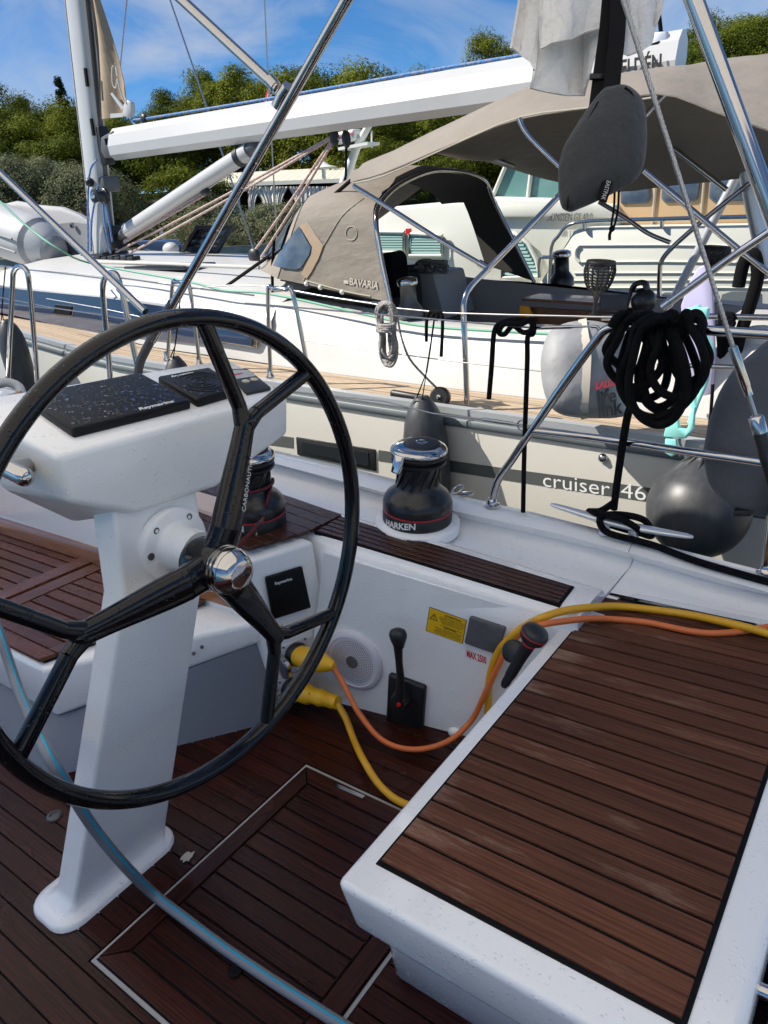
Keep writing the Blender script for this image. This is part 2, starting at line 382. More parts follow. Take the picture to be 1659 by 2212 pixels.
mat('boat_cream', (0.66, 0.66, 0.58), 0.35, nz=(0.8, (1, 1, 1), (0.62, 0.62, 0.55), 0.4, 0.7))
mat('rib_grey', (0.40, 0.41, 0.42), 0.55)
mat('rib_dark', (0.22, 0.23, 0.24), 0.6)
mat('rib_cover', (0.38, 0.38, 0.38), 0.8, bump=(60, 0.2, 0.004))
mat('cockpit_grey', (0.36, 0.35, 0.35), 0.6)
mat('water', (0.02, 0.06, 0.055), 0.06, bump=(3.0, 0.5, 0.08), spec=0.6)
mat('quay_concrete', (0.50, 0.48, 0.44), 0.9, nz=(1.5, (1, 1, 1), (0.42, 0.40, 0.37), 0.35, 0.7))
mat('stone', (0.36, 0.32, 0.26), 0.9, nz=(0.8, (1, 1, 2), (0.24, 0.21, 0.17), 0.35, 0.7), bump=(2, 0.8, 0.1))
mat('hill_gap_shade', (0.020, 0.026, 0.010), 1.0, nz=(0.2, (1, 1, 1), (0.035, 0.036, 0.016), 0.3, 0.7))  # ground kept very dark so gaps between the trees read as shadow
mat('plaster', (0.62, 0.58, 0.50), 0.9, nz=(0.5, (1, 1, 1), (0.55, 0.51, 0.44), 0.3, 0.7))
mat('awning', (0.60, 0.57, 0.44), 0.8)
mat('awning_pale', (0.70, 0.67, 0.55), 0.8)
mat('curtain', (0.72, 0.68, 0.60), 0.9)
mat('room_shade', (0.035, 0.026, 0.020), 0.9)  # near-black brown standing for the shade behind the curtains
mat('roof_tile', (0.36, 0.11, 0.06), 0.85)
mat('trunk', (0.10, 0.07, 0.05), 0.95, bump=(6, 0.8, 0.05))
mat('skin', (0.50, 0.30, 0.22), 0.6)
mat('shirt_white', (0.75, 0.75, 0.78), 0.8)
mat('flag_red', (0.60, 0.03, 0.04), 0.8)
mat('flag_white', (0.75, 0.75, 0.75), 0.8)
mat('flag_blue', (0.03, 0.05, 0.30), 0.8)
mat('pale_plastic', (0.72, 0.72, 0.66), 0.5)
def droplet_mat():
    """clear water beads: see-through body with a bright glossy skin"""
    m = bpy.data.materials.new('droplet'); m.use_nodes = True; n, l = m.node_tree.nodes, m.node_tree.links
    n.remove(n['Principled BSDF']); t = n.new('ShaderNodeBsdfTransparent'); g = n.new('ShaderNodeBsdfGlossy'); g.inputs['Roughness'].default_value = 0.03
    f = n.new('ShaderNodeFresnel'); f.inputs['IOR'].default_value = 1.5; mx = n.new('ShaderNodeMixShader')
    l.new(f.outputs[0], mx.inputs[0]); l.new(t.outputs[0], mx.inputs[1]); l.new(g.outputs[0], mx.inputs[2]); l.new(mx.outputs[0], n['Material Output'].inputs[0]); MAT['droplet'] = m
droplet_mat()
teak('teak_sole', (0.009, 0.0025, 0.0017), (0.060, 0.0138, 0.0070), (0.10, 0.30), 'x', spec=0.20, rnd=.28)
teak('teak_sole_y', (0.010, 0.0028, 0.0018), (0.060, 0.0140, 0.0070), (0.10, 0.30), 'y', spec=0.20, rnd=.28)
teak('teak_seat', (0.044, 0.0155, 0.0085), (0.165, 0.064, 0.034), (0.45, 0.65), 'x', worn=((0.25, 0.155, 0.108), 1.13, 1.40), spec=0.18, rnd=.26)
teak('teak_bench', (0.050, 0.017, 0.010), (0.17, 0.062, 0.032), (0.20, 0.42), 'x', spec=.25)
teak('teak_bench_y', (0.055, 0.018, 0.010), (0.18, 0.065, 0.034), (0.20, 0.42), 'y')
teak('teak_coaming', (0.022, 0.008, 0.006), (0.085, 0.030, 0.018), (0.12, 0.30), 'x')
teak('teak_grey', (0.34, 0.25, 0.16), (0.56, 0.45, 0.33), (0.6, 0.75), 'x', rnd=0.10)
# ================================================================== OUR YACHT
ZF, ZS = -1.48, -1.05                     # cockpit sole and helm seat heights
def zc(x): return -0.90 - 0.13 * (x + 1.485)   # top of the coaming, falling aft
def on_c(px, py, off=0.0):
    """point on the (sloping) coaming surface raised by off"""
    n = V((0.13, 0, 1)).normalized(); p = V((-1.485, 1.5, -0.90 + off)); return at(px, py, pl=(p, n))
def line_at(pts, x):
    """y,z of a measured fore-and-aft line at station x"""
    pts = sorted(pts, key=lambda p: p.x)
    for a, b in zip(pts, pts[1:]):
        if x <= b.x or b is pts[-1]:
            t = (x - a.x) / (b.x - a.x); return V((x, a.y + (b.y - a.y) * t, a.z + (b.z - a.z) * t))
L1 = [on_c(690, 1168), on_c(829, 1214), on_c(1199, 1322)]
L2 = [on_c(603, 1078), on_c(788, 1131), on_c(953, 1177), on_c(1042, 1207), on_c(1242, 1268)]
L3 = [on_c(593, 1066), on_c(742, 1107), on_c(990, 1176), on_c(1262, 1258)]
L4 = [on_c(640, 1022, -.035), on_c(994, 1126, -.035), on_c(1279, 1191, -.035), on_c(1659, 1301, -.035)]
L5 = [on_c(603, 994, .035), on_c(990, 1095, .035), on_c(1238, 1148, .035), on_c(1659, 1266, .035)]
L6 = [on_c(580, 967, .04), on_c(775, 1012, .04), on_c(978, 1064, .04), on_c(1136, 1099, .04), on_c(1659, 1231, .04)]
WB = [V((-1.58, 1.50 - 0.06, ZF)), V((-1.01, 1.515, ZF)), V((-0.55, 1.60, ZF))]
yacht = thing('sailing_yacht', (-1.5, 1.0, ZF), 'white yacht cockpit with wet teak, coaming and gunwale around the steering wheel', 'yacht')
# --- deck moulding: coaming, gutter, bulwark, gunwale and topside as one lofted shell
XE = -0.655
rings = []
for i in range(40):
    x = -6.0 + (XE + 6.0) * (i / 39) ** 0.8
    wb = line_at(WB, max(x, -3)); l1 = line_at(L1, x); l3 = line_at(L3, x); l4 = line_at(L4, x); l5 = line_at(L5, x); l6 = line_at(L6, x)
    if x < -1.54:     # bench back: set outboard
        wb = V((x, l1.y + .06, -1.2)); l1 = V((x, max(l1.y + .03, 1.47), l1.z)); wb.y = 1.50
    rings.append([wb, V((x, l1.y - .004, l1.z - .10)), V((x, l1.y + .004, l1.z - .022)), V((x, l1.y + .022, l1.z - .004)), V((x, l1.y + .05, l1.z)),
                  V((x, l3.y - .02, l3.z)), V((x, l3.y, l3.z - .006)), V((x, l3.y + .012, l3.z - .030)), V((x, l4.y - .03, l4.z)), V((x, l4.y, l4.z + .012)),
                  V((x, l5.y - .012, l5.z - .012)), V((x, l5.y + .01, l5.z)), V((x, l6.y - .012, l6.z)), V((x, l6.y, l6.z - .012)), V((x, l6.y + .02, l6.z - .12)), V((x, l6.y - .05, -2.1)), V((x, l6.y - .9, -2.6))])
mb = MB().loft(rings, closed_v=False, caps=False)
mb.add(rings[-1], [tuple(range(17))])
build('deck_moulding', mb, MAT['gelcoat'], yacht)
# aft of the coaming: low quarter deck beside the helm seat up to the gunwale
rings = []
for i in range(18):
    x = XE + .002 + (1.6 - XE) * i / 17
    l4 = line_at(L4, x); l5 = line_at(L5, x); l6 = line_at(L6, x)
    zq = ZS - .045
    y3 = line_at(L3, x).y; zg = max(l4.z, zq + .012)
    rings.append([V((x, 1.58, zq - .40)), V((x, 1.60, zq)), V((x, max(y3 - .03, 1.62), zq)), V((x, max(y3, 1.65), zg - .004)), V((x, l4.y - .03, zg)), V((x, l4.y, zg + .012)),
                  V((x, l5.y - .012, l5.z - .012)), V((x, l5.y + .01, l5.z)), V((x, l6.y - .012, l6.z)), V((x, l6.y, l6.z - .012)), V((x, l6.y + .02, l6.z - .12)), V((x, l6.y - .05, -2.1)), V((x, l6.y - .9, -2.6))])
build('quarter_deck', MB().loft(rings, closed_v=False, caps=False), MAT['gelcoat'], yacht)
# --- teak strip along the coaming, plank by plank
def fa_plank(parent, name, m, a0, a1, b0, b1, lift=.006, th=.012, gap=.0028, bev=.0012):
    """a plank between four corners (a: inboard edge fwd/aft, b: outboard edge)"""
    a0, a1, b0, b1 = V(a0), V(a1), V(b0), V(b1)
    w = (b0 - a0).normalized(); u = (a1 - a0).normalized(); up = V((0, 0, 1))
    q = [a0 + w * gap, a1 + w * gap, b1 - w * gap, b0 - w * gap]
    return build(name, MB().prism2([p + up * (lift - th) for p in q], [p + up * lift for p in q]), m, parent, bevel=(bev, 1))
XA, XB = L1[2].x, L2[4].x
strip = build('teak_strip', MB().prism2([line_at(L1, -1.52) + V((0, .035, -.006)), line_at(L1, XA) + V((0, .03, -.006)), line_at(L2, XB) + V((0, -.004, -.006)), line_at(L2, -1.52) + V((0, -.004, -.006))],
                                       [line_at(L1, -1.52) + V((0, .035, .0035)), line_at(L1, XA) + V((0, .03, .0035)), line_at(L2, XB) + V((0, -.004, .0035)), line_at(L2, -1.52) + V((0, -.004, .0035))]), MAT['caulk'], yacht)
NP = 5
cut0, cut1 = -1.30, -0.98
for k in range(NP):
    f0, f1 = k / NP, (k + 1) / NP
    def e(x, f):
        a = line_at(L1, x) + V((0, .038, 0)); b = line_at(L2, x) - V((0, .008, 0)); return a.lerp(b, f)
    x0_, x1_ = XA + (XB - XA) * f0 - .008, XA + (XB - XA) * f1 - .008
    fa_plank(strip, 'plank', MAT['teak_coaming'], e(-1.515, f0), e(x0_, f0), e(-1.515, f1), e(x1_, f1))
# planked top of the bench block under the forward winch
blk_in = at(547, 1210, z=-.90)
blk = build('bench_block', MB().prism2([V((-1.60, 1.31, ZF)), V((-1.515, 1.53, ZF)), V((-3.2, 1.53, ZF)), V((-3.2, 1.31, ZF))],
            [V((-1.575, 1.295, -.905)), V((-1.49, 1.50, -.905)), V((-3.2, 1.52, -.70)), V((-3.2, 1.31, -.70))]), MAT['gelcoat'], yacht, bevel=(.014, 3))
for k in range(7):
    y0 = 1.315 + k * .052; y1 = y0 + .052
    xe = -1.60 + (y0 - 1.30) * .38
    fa_plank(blk, 'plank', MAT['teak_coaming'], (-2.6, y0, zc(-2.6) + .004), (min(xe, -1.52), y0, zc(xe) + .004), (-2.6, y1, zc(-2.6) + .004), (min(xe + .02, -1.52), y1, zc(xe) + .004), lift=.010)
# white raised pad for the after winch
wpos = on_c(902, 1128)
pad = MB().lathe([(.140, -.02), (.140, .008), (.134, .014), (.0, .014)], wpos, (0.13, 0, 1), 40)
build('winch_pad', pad, MAT['gelcoat'], yacht)
# --- bench, forward: white moulding, grey kick panels, teak slats, cream back with varnished trim
K = V((-1.985, .80, -1.112))
build('bench', MB().prism2([V((-4.6, .80, -1.30)), V((-2.0, .80, -1.30)), V((-1.60, 1.29, -1.20)), V((-1.60, 1.55, -1.20)), V((-4.6, 1.55, -1.30))],
                           [V((-4.6, .795, -1.112)), V((-1.975, .795, -1.112)), V((-1.60, 1.285, -1.118)), V((-1.60, 1.55, -1.118)), V((-4.6, 1.55, -1.112))]), MAT['gelcoat'], yacht, bevel=(.018, 3))
build('kick_panel', MB().prism2([V((-4.6, .66, ZF - .06)), V((-2.06, .66, ZF - .06)), V((-1.57, 1.27, ZF - .06)), V((-1.6, 1.5, ZF - .06)), V((-4.6, 1.5, ZF - .06))],
                                [V((-4.6, .80, -1.302)), V((-2.0, .815, -1.302)), V((-1.62, 1.27, -1.202)), V((-1.62, 1.5, -1.202)), V((-4.6, 1.5, -1.302))]), MAT['grey_panel'], yacht)
for p in ((436, 1398), (418, 1412)):
    build('screw', MB().ball(at(p[0], p[1], pl=(V((-1.60, 1.285, -1.15)), V((.79, -.61, .1)))), .006, 10, 6), MAT['winch_grey'], yacht)
seat_f = build('bench_slats', MB().prism2([V((-4.4, .815, -1.111)), V((-2.0, .815, -1.111)), V((-1.83, 1.29, -1.111)), V((-4.4, 1.29, -1.111))],
                                      [V((-4.4, .815, -1.101)), V((-2.0, .815, -1.101)), V((-1.83, 1.29, -1.101)), V((-4.4, 1.29, -1.101))]), MAT['caulk'], yacht)
def end_x(y): return -2.0 + (y - .80) * .37
ys = [.80 + .05 * k for k in range(11)]
XC = -2.50     # cross frame between two slatted panels
def cross_x(y): return XC + (y - .93) * .08
for k in range(10):
    y0, y1 = ys[k], ys[k + 1]
    if k == 0:
        fa_plank(seat_f, 'slat', MAT['teak_bench'], (-4.4, y0, -1.10), (end_x(y0), y0, -1.10), (-4.4, y1, -1.10), (end_x(y1), y1, -1.10), lift=.012, gap=.002)
        continue
    fa_plank(seat_f, 'slat', MAT['teak_bench'], (cross_x(y0) + .09, y0, -1.10), (end_x(y0) - .055, y0, -1.10), (cross_x(y1) + .09, y1, -1.10), (end_x(y1) - .055, y1, -1.10), lift=.010, gap=.004)
    fa_plank(seat_f, 'slat', MAT['teak_bench'], (-4.4, y0, -1.10), (cross_x(y0) - .095, y0, -1.10), (-4.4, y1, -1.10), (cross_x(y1) - .095, y1, -1.10), lift=.010, gap=.004)
def ath_plank(parent, x0, x1, ya, yb, f, lift, th=.016, m='teak_bench_y', z=-1.10, gap=.003):
    q = [V((f(ya) + x0 + gap, ya, z)), V((f(ya) + x1 - gap, ya, z)), V((f(yb) + x1 - gap, yb, z)), V((f(yb) + x0 + gap, yb, z))]
    return build('slat', MB().prism2([p + V((0, 0, lift - th)) for p in q], [p + V((0, 0, lift)) for p in q]), MAT[m], parent, bevel=(.0018, 1))
ath_plank(seat_f, -.055, 0, .852, 1.29, end_x, .012)
ath_plank(seat_f, .005, .085, .852, 1.29, cross_x, .012)
ath_plank(seat_f, -.09, -.005, .852, 1.29, cross_x, .016)
bx = lambda px, py, z: at(px, py, z=z)
trim_a, trim_b = V((-4.6, 1.30, -1.098)), V((-1.9, 1.30, -1.098))
build('bench_back', MB().prism2([V((-4.6, 1.31, -1.10)), V((-1.63, 1.31, -1.10)), V((-1.63, 1.5, -1.10)), V((-4.6, 1.5, -1.10))],
                                [V((-4.6, 1.40, -.62)), V((-1.63, 1.40, -.84)), V((-1.63, 1.5, -.84)), V((-4.6, 1.5, -.62))]), MAT['cream'], yacht)
build('wood_trim', MB().prism2([V((-4.6, 1.283, -1.09)), V((-1.64, 1.283, -1.09)), V((-1.64, 1.312, -1.09)), V((-4.6, 1.312, -1.09))],
                               [V((-4.6, 1.298, -1.02)), V((-1.64, 1.298, -1.02)), V((-1.64, 1.324, -1.02)), V((-4.6, 1.324, -1.02))]), MAT['varnished_wood'], yacht, bevel=(.008, 3))
# --- cockpit sole: caulk bed and single planks around the hatch
sole = build('cockpit_sole', MB().box(-4.6, 1.2, -1.2, 1.62, ZF - .05, ZF - .005), MAT['caulk'], yacht)
HX0, HX1, HY0, HY1 = -1.335, -0.775, .452, 1.168
PW = .054
y = -1.2
while y < 1.60:
    y1 = y + PW; h = .0017
    gy0, gy1 = HY0 - .013, HY1 + .013
    segs = [(-4.6, 1.2, y + h, y1 - h)]
    if y1 > gy0 and y < gy1:
        segs = [(-4.6, HX0 - .013, y + h, y1 - h), (HX1 + .013, 1.2, y + h, y1 - h)]
        if y + h < gy0 - .004: segs.append((HX0 - .013, HX1 + .013, y + h, gy0))
        if y1 - h > gy1 + .004: segs.append((HX0 - .013, HX1 + .013, gy1, y1 - h))
    for a, b, c, d in segs:
        build('plank', MB().prism2([V((a, c, ZF - .012)), V((b, c, ZF - .012)), V((b, d, ZF - .012)), V((a, d, ZF - .012))],
                                   [V((a, c, ZF)), V((b, c, ZF)), V((b, d, ZF)), V((a, d, ZF))]), MAT['teak_sole'], sole, bevel=(.0008, 1))
    y = y1
hatch = thing('floor_hatch', ((HX0 + HX1) / 2, (HY0 + HY1) / 2, ZF), 'dark wet teak hatch with pale gasket in the sole beside the pedestal', 'hatch')
build('gasket', MB().box(HX0 - .009, HX1 + .009, HY0 - .009, HY1 + .009, ZF - .03, ZF - .002), MAT['cockpit_grey'], hatch)
build('bed', MB().box(HX0, HX1, HY0, HY1, ZF - .02, ZF), MAT['caulk'], hatch)
def flat_poly(name, pts, z0, z1, m, parent, bev=.0012):
    return build(name, MB().prism2([V((a, b, z0)) for a, b in pts], [V((a, b, z1)) for a, b in pts]), MAT[m], parent, bevel=(bev, 1))
bw = .055; g = .003
flat_poly('border', [(HX0 + g, HY0 + g), (HX1 - g, HY0 + g), (HX1 - bw, HY0 + bw - g), (HX0 + bw, HY0 + bw - g)], ZF - .01, ZF + .006, 'teak_sole', hatch)
flat_poly('border', [(HX0 + g, HY1 - g), (HX0 + bw, HY1 - bw + g), (HX1 - bw, HY1 - bw + g), (HX1 - g, HY1 - g)], ZF - .01, ZF + .006, 'teak_sole', hatch)
flat_poly('border', [(HX0 + g, HY0 + 2 * g), (HX0 + bw - g, HY0 + bw), (HX0 + bw - g, HY1 - bw), (HX0 + g, HY1 - 2 * g)], ZF - .01, ZF + .006, 'teak_sole_y', hatch)
flat_poly('border', [(HX1 - g, HY0 + 2 * g), (HX1 - g, HY1 - 2 * g), (HX1 - bw + g, HY1 - bw), (HX1 - bw + g, HY0 + bw)], ZF - .01, ZF + .006, 'teak_sole_y', hatch)
n = 12; pw = (HY1 - HY0 - 2 * bw) / n
for k in range(n):
    a = HY0 + bw + k * pw
    flat_poly('plank', [(HX0 + bw + g, a + g * .8), (HX1 - bw - g, a + g * .8), (HX1 - bw - g, a + pw - g * .8), (HX0 + bw + g, a + pw - g * .8)], ZF - .01, ZF + .004, 'teak_sole', hatch)
p = at(507, 2099, z=ZF + .006)
build('finger_hole', MB().lathe([(.015, 0), (.015, .003), (.0, .0032)], p, seg=24), MAT['caulk'], hatch)
p = at(755, 1710, z=ZF + .008)
build('hinge', MB().obox(p, (.05, .002, 0), (0, .006, 0), (0, 0, .003)), MAT['steel'], hatch)
# pale worn fleck of sealant between the pedestal and the hatch
p = at(405, 1852, z=ZF + .003)
mbk = MB(); rr = random.Random(3)
ring = [p + V((math.cos(a) * .014 * rr.uniform(.6, 1.3), math.sin(a) * .02 * rr.uniform(.5, 1.3), 0)) for a in [i * math.pi / 7 for i in range(14)]]
build('paint_fleck', mbk.prism2(ring, [q + V((0, 0, .002)) for q in ring]), MAT['strap_beige'], yacht)

# --- helm seat -----------------------------------------------------
SX0, SX1, SY0, SY1 = -.712, -.078, .640, 1.86
seat = thing('stern_bench', (-.4, 1.2, ZF), 'raised white helm seat topped with weathered teak slats and black caulking', 'seat')
mb = MB().prism2([V((SX0 + .014, SY0 + .016, ZS - .125)), V((SX1, SY0 + .016, ZS - .125)), V((SX1, SY1, ZS - .125)), V((SX0 + .014, SY1, ZS - .125))],
                 [V((SX0, SY0, ZS - .003)), V((SX1, SY0, ZS - .003)), V((SX1, SY1, ZS - .003)), V((SX0, SY1, ZS - .003))])
build('seat_top', mb, MAT['gelcoat'], seat, bevel=(.016, 4))
mb = MB().prism2([V((-.742, .785, ZF - .01)), V((-.10, .785, ZF - .01)), V((-.10, 1.80, ZF - .01)), V((-.742, 1.80, ZF - .01))],
                 [V((-.680, .70, ZS - .12)), V((-.10, .70, ZS - .12)), V((-.10, 1.80, ZS - .12)), V((-.680, 1.80, ZS - .12))])
build('seat_base', mb, MAT['gelcoat'], seat, bevel=(.02, 3))
PX0, PX1, PY0 = -.664, -.150, .712
bed = build('caulk_bed', MB().box(PX0 - .006, PX1 + .008, PY0 - .006, PY0 + .05 * 21 + .026 + .006, ZS - .012, ZS - .0005), MAT['caulk'], seat)
y = PY0
for k in range(21):
    w = .050 if k else .070
    if k == 0: y -= .0
    flat_poly('slat', [(PX0, y + .0030), (PX1, y + .0030), (PX1, y + w - .0030), (PX0, y + w - .0030)], ZS - .008, ZS + .004, 'teak_seat', seat, .0014)
    y += w
mb = MB().obox(V(((PX0 + PX1) / 2, y + .02, ZS + .001)), (.25, 0, 0), (0, .007, 0), (0, 0, .003))
build('hinge', mb, MAT['steel'], seat)
# transom locker aft of the helm seat, with a steel latch bar
tl = thing('transom_locker', (.35, 1.2, ZF), 'white transom locker behind the helm seat with steel grab bar', 'locker')
build('lid', MB().box(SX1 + .018, .9, .55, 1.84, ZF, ZS - .10), MAT['gelcoat'], tl, bevel=(.02, 3))
a, b = at(1600, 2122, z=ZS - .085), at(1690, 2160, z=ZS - .085)
build('grab_bar', MB().tube([a + V((-.03, 0, 0)), b], .012, 14), MAT['steel'], tl)
a = at(1595, 2140, z=ZS - .098)
build('lid_gap', MB().obox(a + V((.0, -.10, 0)), (.002, 0, 0), (0, .09, 0), (0, 0, .002)), MAT['caulk'], tl)

# --- coaming side panel: everything mounted on the wall
W0 = V((-1.05, 1.512, ZF)); WT = line_at(L1, -1.05) - V((0, .002, .06))
wdir = (WB[1] - WB[0]).normalized(); wup = (WT - W0).normalized(); wn_ = wdir.cross(wup).normalized()
if wn_.y > 0: wn_ = -wn_
WALL = (W0 + wn_ * .004, wn_)
def onw(px, py, off=.0): return at(px, py, pl=(W0 + wn_ * off, wn_))
build('side_panel', MB().prism2([WB[0] + V((0, .1, 0)), WB[0], WB[2], WB[2] + V((0, .1, 0))], [line_at(L1, -1.52) + V((0, .1, -.03)), onw(700, 1195), onw(1215, 1345), line_at(L1, -.62) + V((0, .1, -.03))]), MAT['gelcoat'], yacht)
# loudspeaker
sc_ = onw(766, 1425, .0)
sp = thing('loudspeaker', sc_, 'round white cockpit loudspeaker grille in the side panel beside the yellow plugs', 'speaker')
SR = .106
build('bezel', MB().lathe([(SR, 0), (SR, .010), (SR - .006, .016), (SR - .016, .018), (SR - .018, .015), (0, .015)], sc_, wn_, 48), MAT['speaker_white'], sp)
mbh = MB(); u = wup; w = wn_.cross(u)
for ri in range(8):
    r = .028 + ri * .0066; cnt = int(2 * math.pi * r / .0062)
    for k in range(cnt):
        a = 2 * math.pi * (k + ri * .5) / cnt; c = sc_ + wn_ * .0153 + u * (math.cos(a) * r) + w * (math.sin(a) * r)
        q = [c + u * (math.cos(t) * .0019) + w * (math.sin(t) * .0019) for t in [i * math.pi / 3 for i in range(6)]]
        mbh.poly(q)
tag(build('grille_holes', mbh, MAT['speaker_hole'], sp, weld=False), kind='stuff')
build('centre_cap', MB().lathe([(.022, .015), (.022, .018), (.018, .0185), (.0, .019)], sc_, wn_, 28), MAT['grey_print'], sp)
# engine control lever
th = thing('throttle_lever', onw(880, 1560), 'black engine throttle lever with red button on the side panel', 'throttle lever')
q = [onw(845, 1449), onw(924, 1478), onw(917, 1579), onw(840, 1546)]
build('plate', MB().prism2(q, [p + wn_ * .022 for p in q]), MAT['black_plastic'], th, bevel=(.007, 3))
hb = onw(868, 1508, .03)
build('pivot', MB().lathe([(.030, -.01), (.030, .012), (.024, .03), (.0, .032)], hb, wn_, 28), MAT['black_plastic'], th)
lv = [hb + wn_ * .02, onw(865, 1470, .062), onw(862, 1430, .078), onw(860, 1400, .082)]
build('lever', MB().tube(lv, [.017, .013, .012, .015], 12, n=5, flat=.75), MAT['black_plastic'], th)
kn = onw(860, 1376, .085)
build('knob', MB().loft([[kn + wup * h + (wdir * math.cos(t) * r * 1.12 + wn_ * math.sin(t) * r) for t in [i * math.pi / 8 for i in range(16)]] for r, h in [(.014, -.034), (.018, -.020), (.023, -.004), (.0245, .008), (.021, .019), (.012, .025), (.001, .027)]]), MAT['black_plastic'], th)
build('neutral_button', MB().lathe([(.006, 0), (.006, .010), (.0, .0105)], onw(863, 1520, .06), wn_, 14), MAT['red_plastic'], th)
# warning sticker
st = thing('warning_sticker', onw(965, 1350), 'yellow ATTENTION and CAUTION sticker with a triangle on the side panel', 'sticker')
q = [onw(928, 1311, .001), onw(1009, 1339, .001), onw(1000, 1391, .001), onw(920, 1362, .001)]
build('backing', MB().prism2([p - wn_ * .002 for p in q], [p + wn_ * .0012 for p in q]), MAT['black_print'], st)
cq = sum(q, V()) / 4
q2 = [cq + (p - cq) * .965 for p in q]
build('sheet', MB().prism2(q2, [p + wn_ * .0018 for p in q2]), MAT['yellow_sticker'], st)
rt = (q[1] - q[0]).normalized(); upv = (q[0] - q[3]).normalized(); rt = (rt - upv * 0).normalized()
def stxt(s, u_, v_, size, m='black_print', align='CENTER', bold=.0):
    o = q[3] + (q[2] - q[3]) * u_ + (q[0] - q[3]) * v_ + wn_ * .0024
    return build('lettering', text_mb(s, size, o, rt, wn_.cross(rt), bold=bold, align=align, th=.0001), MAT[m], st)
stxt('ATTENTION', .64, .84, .0095, bold=.0002); stxt('CAUTION', .62, .36, .0090, bold=.0002)
for i, s in enumerate(['Si ce bateau est equipe d\'une helice a', 'pales fixes, en navigation sous voiles au', 'dela d\'une vitesse de 5 noeuds il est', 'imperatif de laisser la commande', 'd\'inverseur au point neutre.']): stxt(s, .64, .765 - i * .062, .0052)
for i, s in enumerate(['If this boat is equipped with a fixed blades', 'propeller, when sailing with a sailing', 'speed over 5 knots it is essential to keep', 'the gear throttle on the neutral position']): stxt(s, .58, .285 - i * .066, .0052)
tc_ = q[3] + (q[2] - q[3]) * .16 + (q[0] - q[3]) * .66 + wn_ * .0024
t1, t2 = rt, wn_.cross(rt)
tri = [tc_ + t2 * .014, tc_ - t2 * .009 - t1 * .0135, tc_ - t2 * .009 + t1 * .0135]
mbt = MB()
ci = sum(tri, V()) / 3
tin = [ci + (p - ci) * .72 for p in tri]
for i in range(3): mbt.add([tri[i], tri[(i + 1) % 3], tin[(i + 1) % 3], tin[i]], [(0, 1, 2, 3)])
mbt.add([tc_ + t2 * .006 - t1 * .0012, tc_ + t2 * .006 + t1 * .0012, tc_ - t2 * .002 + t1 * .0007, tc_ - t2 * .002 - t1 * .0007], [(0, 1, 2, 3)])
mbt.add([tc_ - t2 * .0035 - t1 * .001, tc_ - t2 * .0035 + t1 * .001, tc_ - t2 * .0057 + t1 * .001, tc_ - t2 * .0057 - t1 * .001], [(0, 1, 2, 3)])
build('triangle', mbt, MAT['black_print'], st)
build('rule', MB().obox(q[3] + (q[2] - q[3]) * .64 + (q[0] - q[3]) * .435 + wn_ * .0022, rt * .034, t2 * .0004, wn_ * .0002), MAT['black_print'], st)
# blank engine panel cover
q = [onw(1018, 1327), onw(1096, 1352), onw(1078, 1410), onw(1006, 1385)]
one('engine_panel_cover', MB().prism2(q, [p + wn_ * .016 for p in q]), MAT['grey_cover'], 'plain charcoal rubber cover over the engine panel beside the yellow sticker', 'cover', bevel=(.006, 3))
# rev limit sticker
rs = thing('rev_limit_sticker', onw(1030, 1420), 'clear sticker reading MAX 2500 in red under the engine panel cover', 'sticker')
q = [onw(1005, 1391, .001), onw(1062, 1410, .001), onw(1058, 1441, .001), onw(1002, 1420, .001)]
build('sheet', MB().prism2([p - wn_ * .002 for p in q], [p + wn_ * .001 for p in q]), MAT['white_print'], rs)
build('lettering', text_mb('MAX 2500', .032, onw(1008, 1418, .003), onw(1058, 1437, .003) - onw(1008, 1418, .003), wup, bold=.0010, sx=.44, th=.0002), MAT['red_print'], rs)
# small drain fitting low on the panel
dp = onw(984, 1582, .0)
one('drain_cover', MB().loft([[dp + (wdir * math.cos(t) * r * 1.3 + wup * math.sin(t) * r) + wn_ * h for t in [i * math.pi / 8 for i in range(16)]] for r, h in [(.018, -.005), (.018, .006), (.013, .014), (.001, .016)]]), MAT['gelcoat'], 'small white oval drain cover low on the side panel', 'drain cover')

# --- aft face of the bench block: instrument cover, shore power sockets
F0 = V((-1.585, 1.30, -1.2)); F1 = V((-1.500, 1.515, -1.2)); fdir = (F1 - F0).normalized(); fn = V((fdir.y, -fdir.x, -.045)).normalized()
def onf(px, py, off=0.0): return at(px, py, pl=(F0 + fn * off, fn))
fup = V((0, 0, 1))
def cover(name, q, n, th, label, txt_o, txt_r, size, txt_up=None, bev=.006, group=None):
    c = sum(q, V()) / 4
    t = thing(name, c, label, 'instrument cover', group)
    build('shell', MB().prism2(q, [p + n * th for p in q]), MAT['black_cover'], t, bevel=(bev, 3))
    if txt_o is not None:
        build('lettering', text_mb('Raymarine', size, txt_o, txt_r, txt_up if txt_up else n.cross(V(txt_r).normalized()), bold=size * .022, th=.0004), MAT['white_print'], t)
    return t
q = [onf(570, 1245, .002), onf(650, 1221, .002), onf(669, 1310, .002), onf(586, 1336, .002)]
cover('instrument_cover', q, fn, .014, 'black instrument cover upright on the bench end above the shore power sockets', onf(594, 1264, .0172), onf(643, 1249, .0172) - onf(594, 1264, .0172), .0138, V((0, 0, 1)))
ps = thing('socket_plate', onf(625, 1360), 'white socket sticker with blue and yellow pictograms above the shore power plugs', 'sticker')
q = [onf(592, 1343, .001), onf(664, 1320, .001), onf(676, 1375, .001), onf(600, 1402, .001)]
build('sheet', MB().prism2([p - fn * .002 for p in q], [p + fn * .001 for p in q]), MAT['white_print'], ps)
build('blue_symbol', MB().lathe([(.007, 0), (.007, .0006), (0, .0007)], onf(611, 1366, .002), fn, 18), MAT['blue_sticker'], ps)
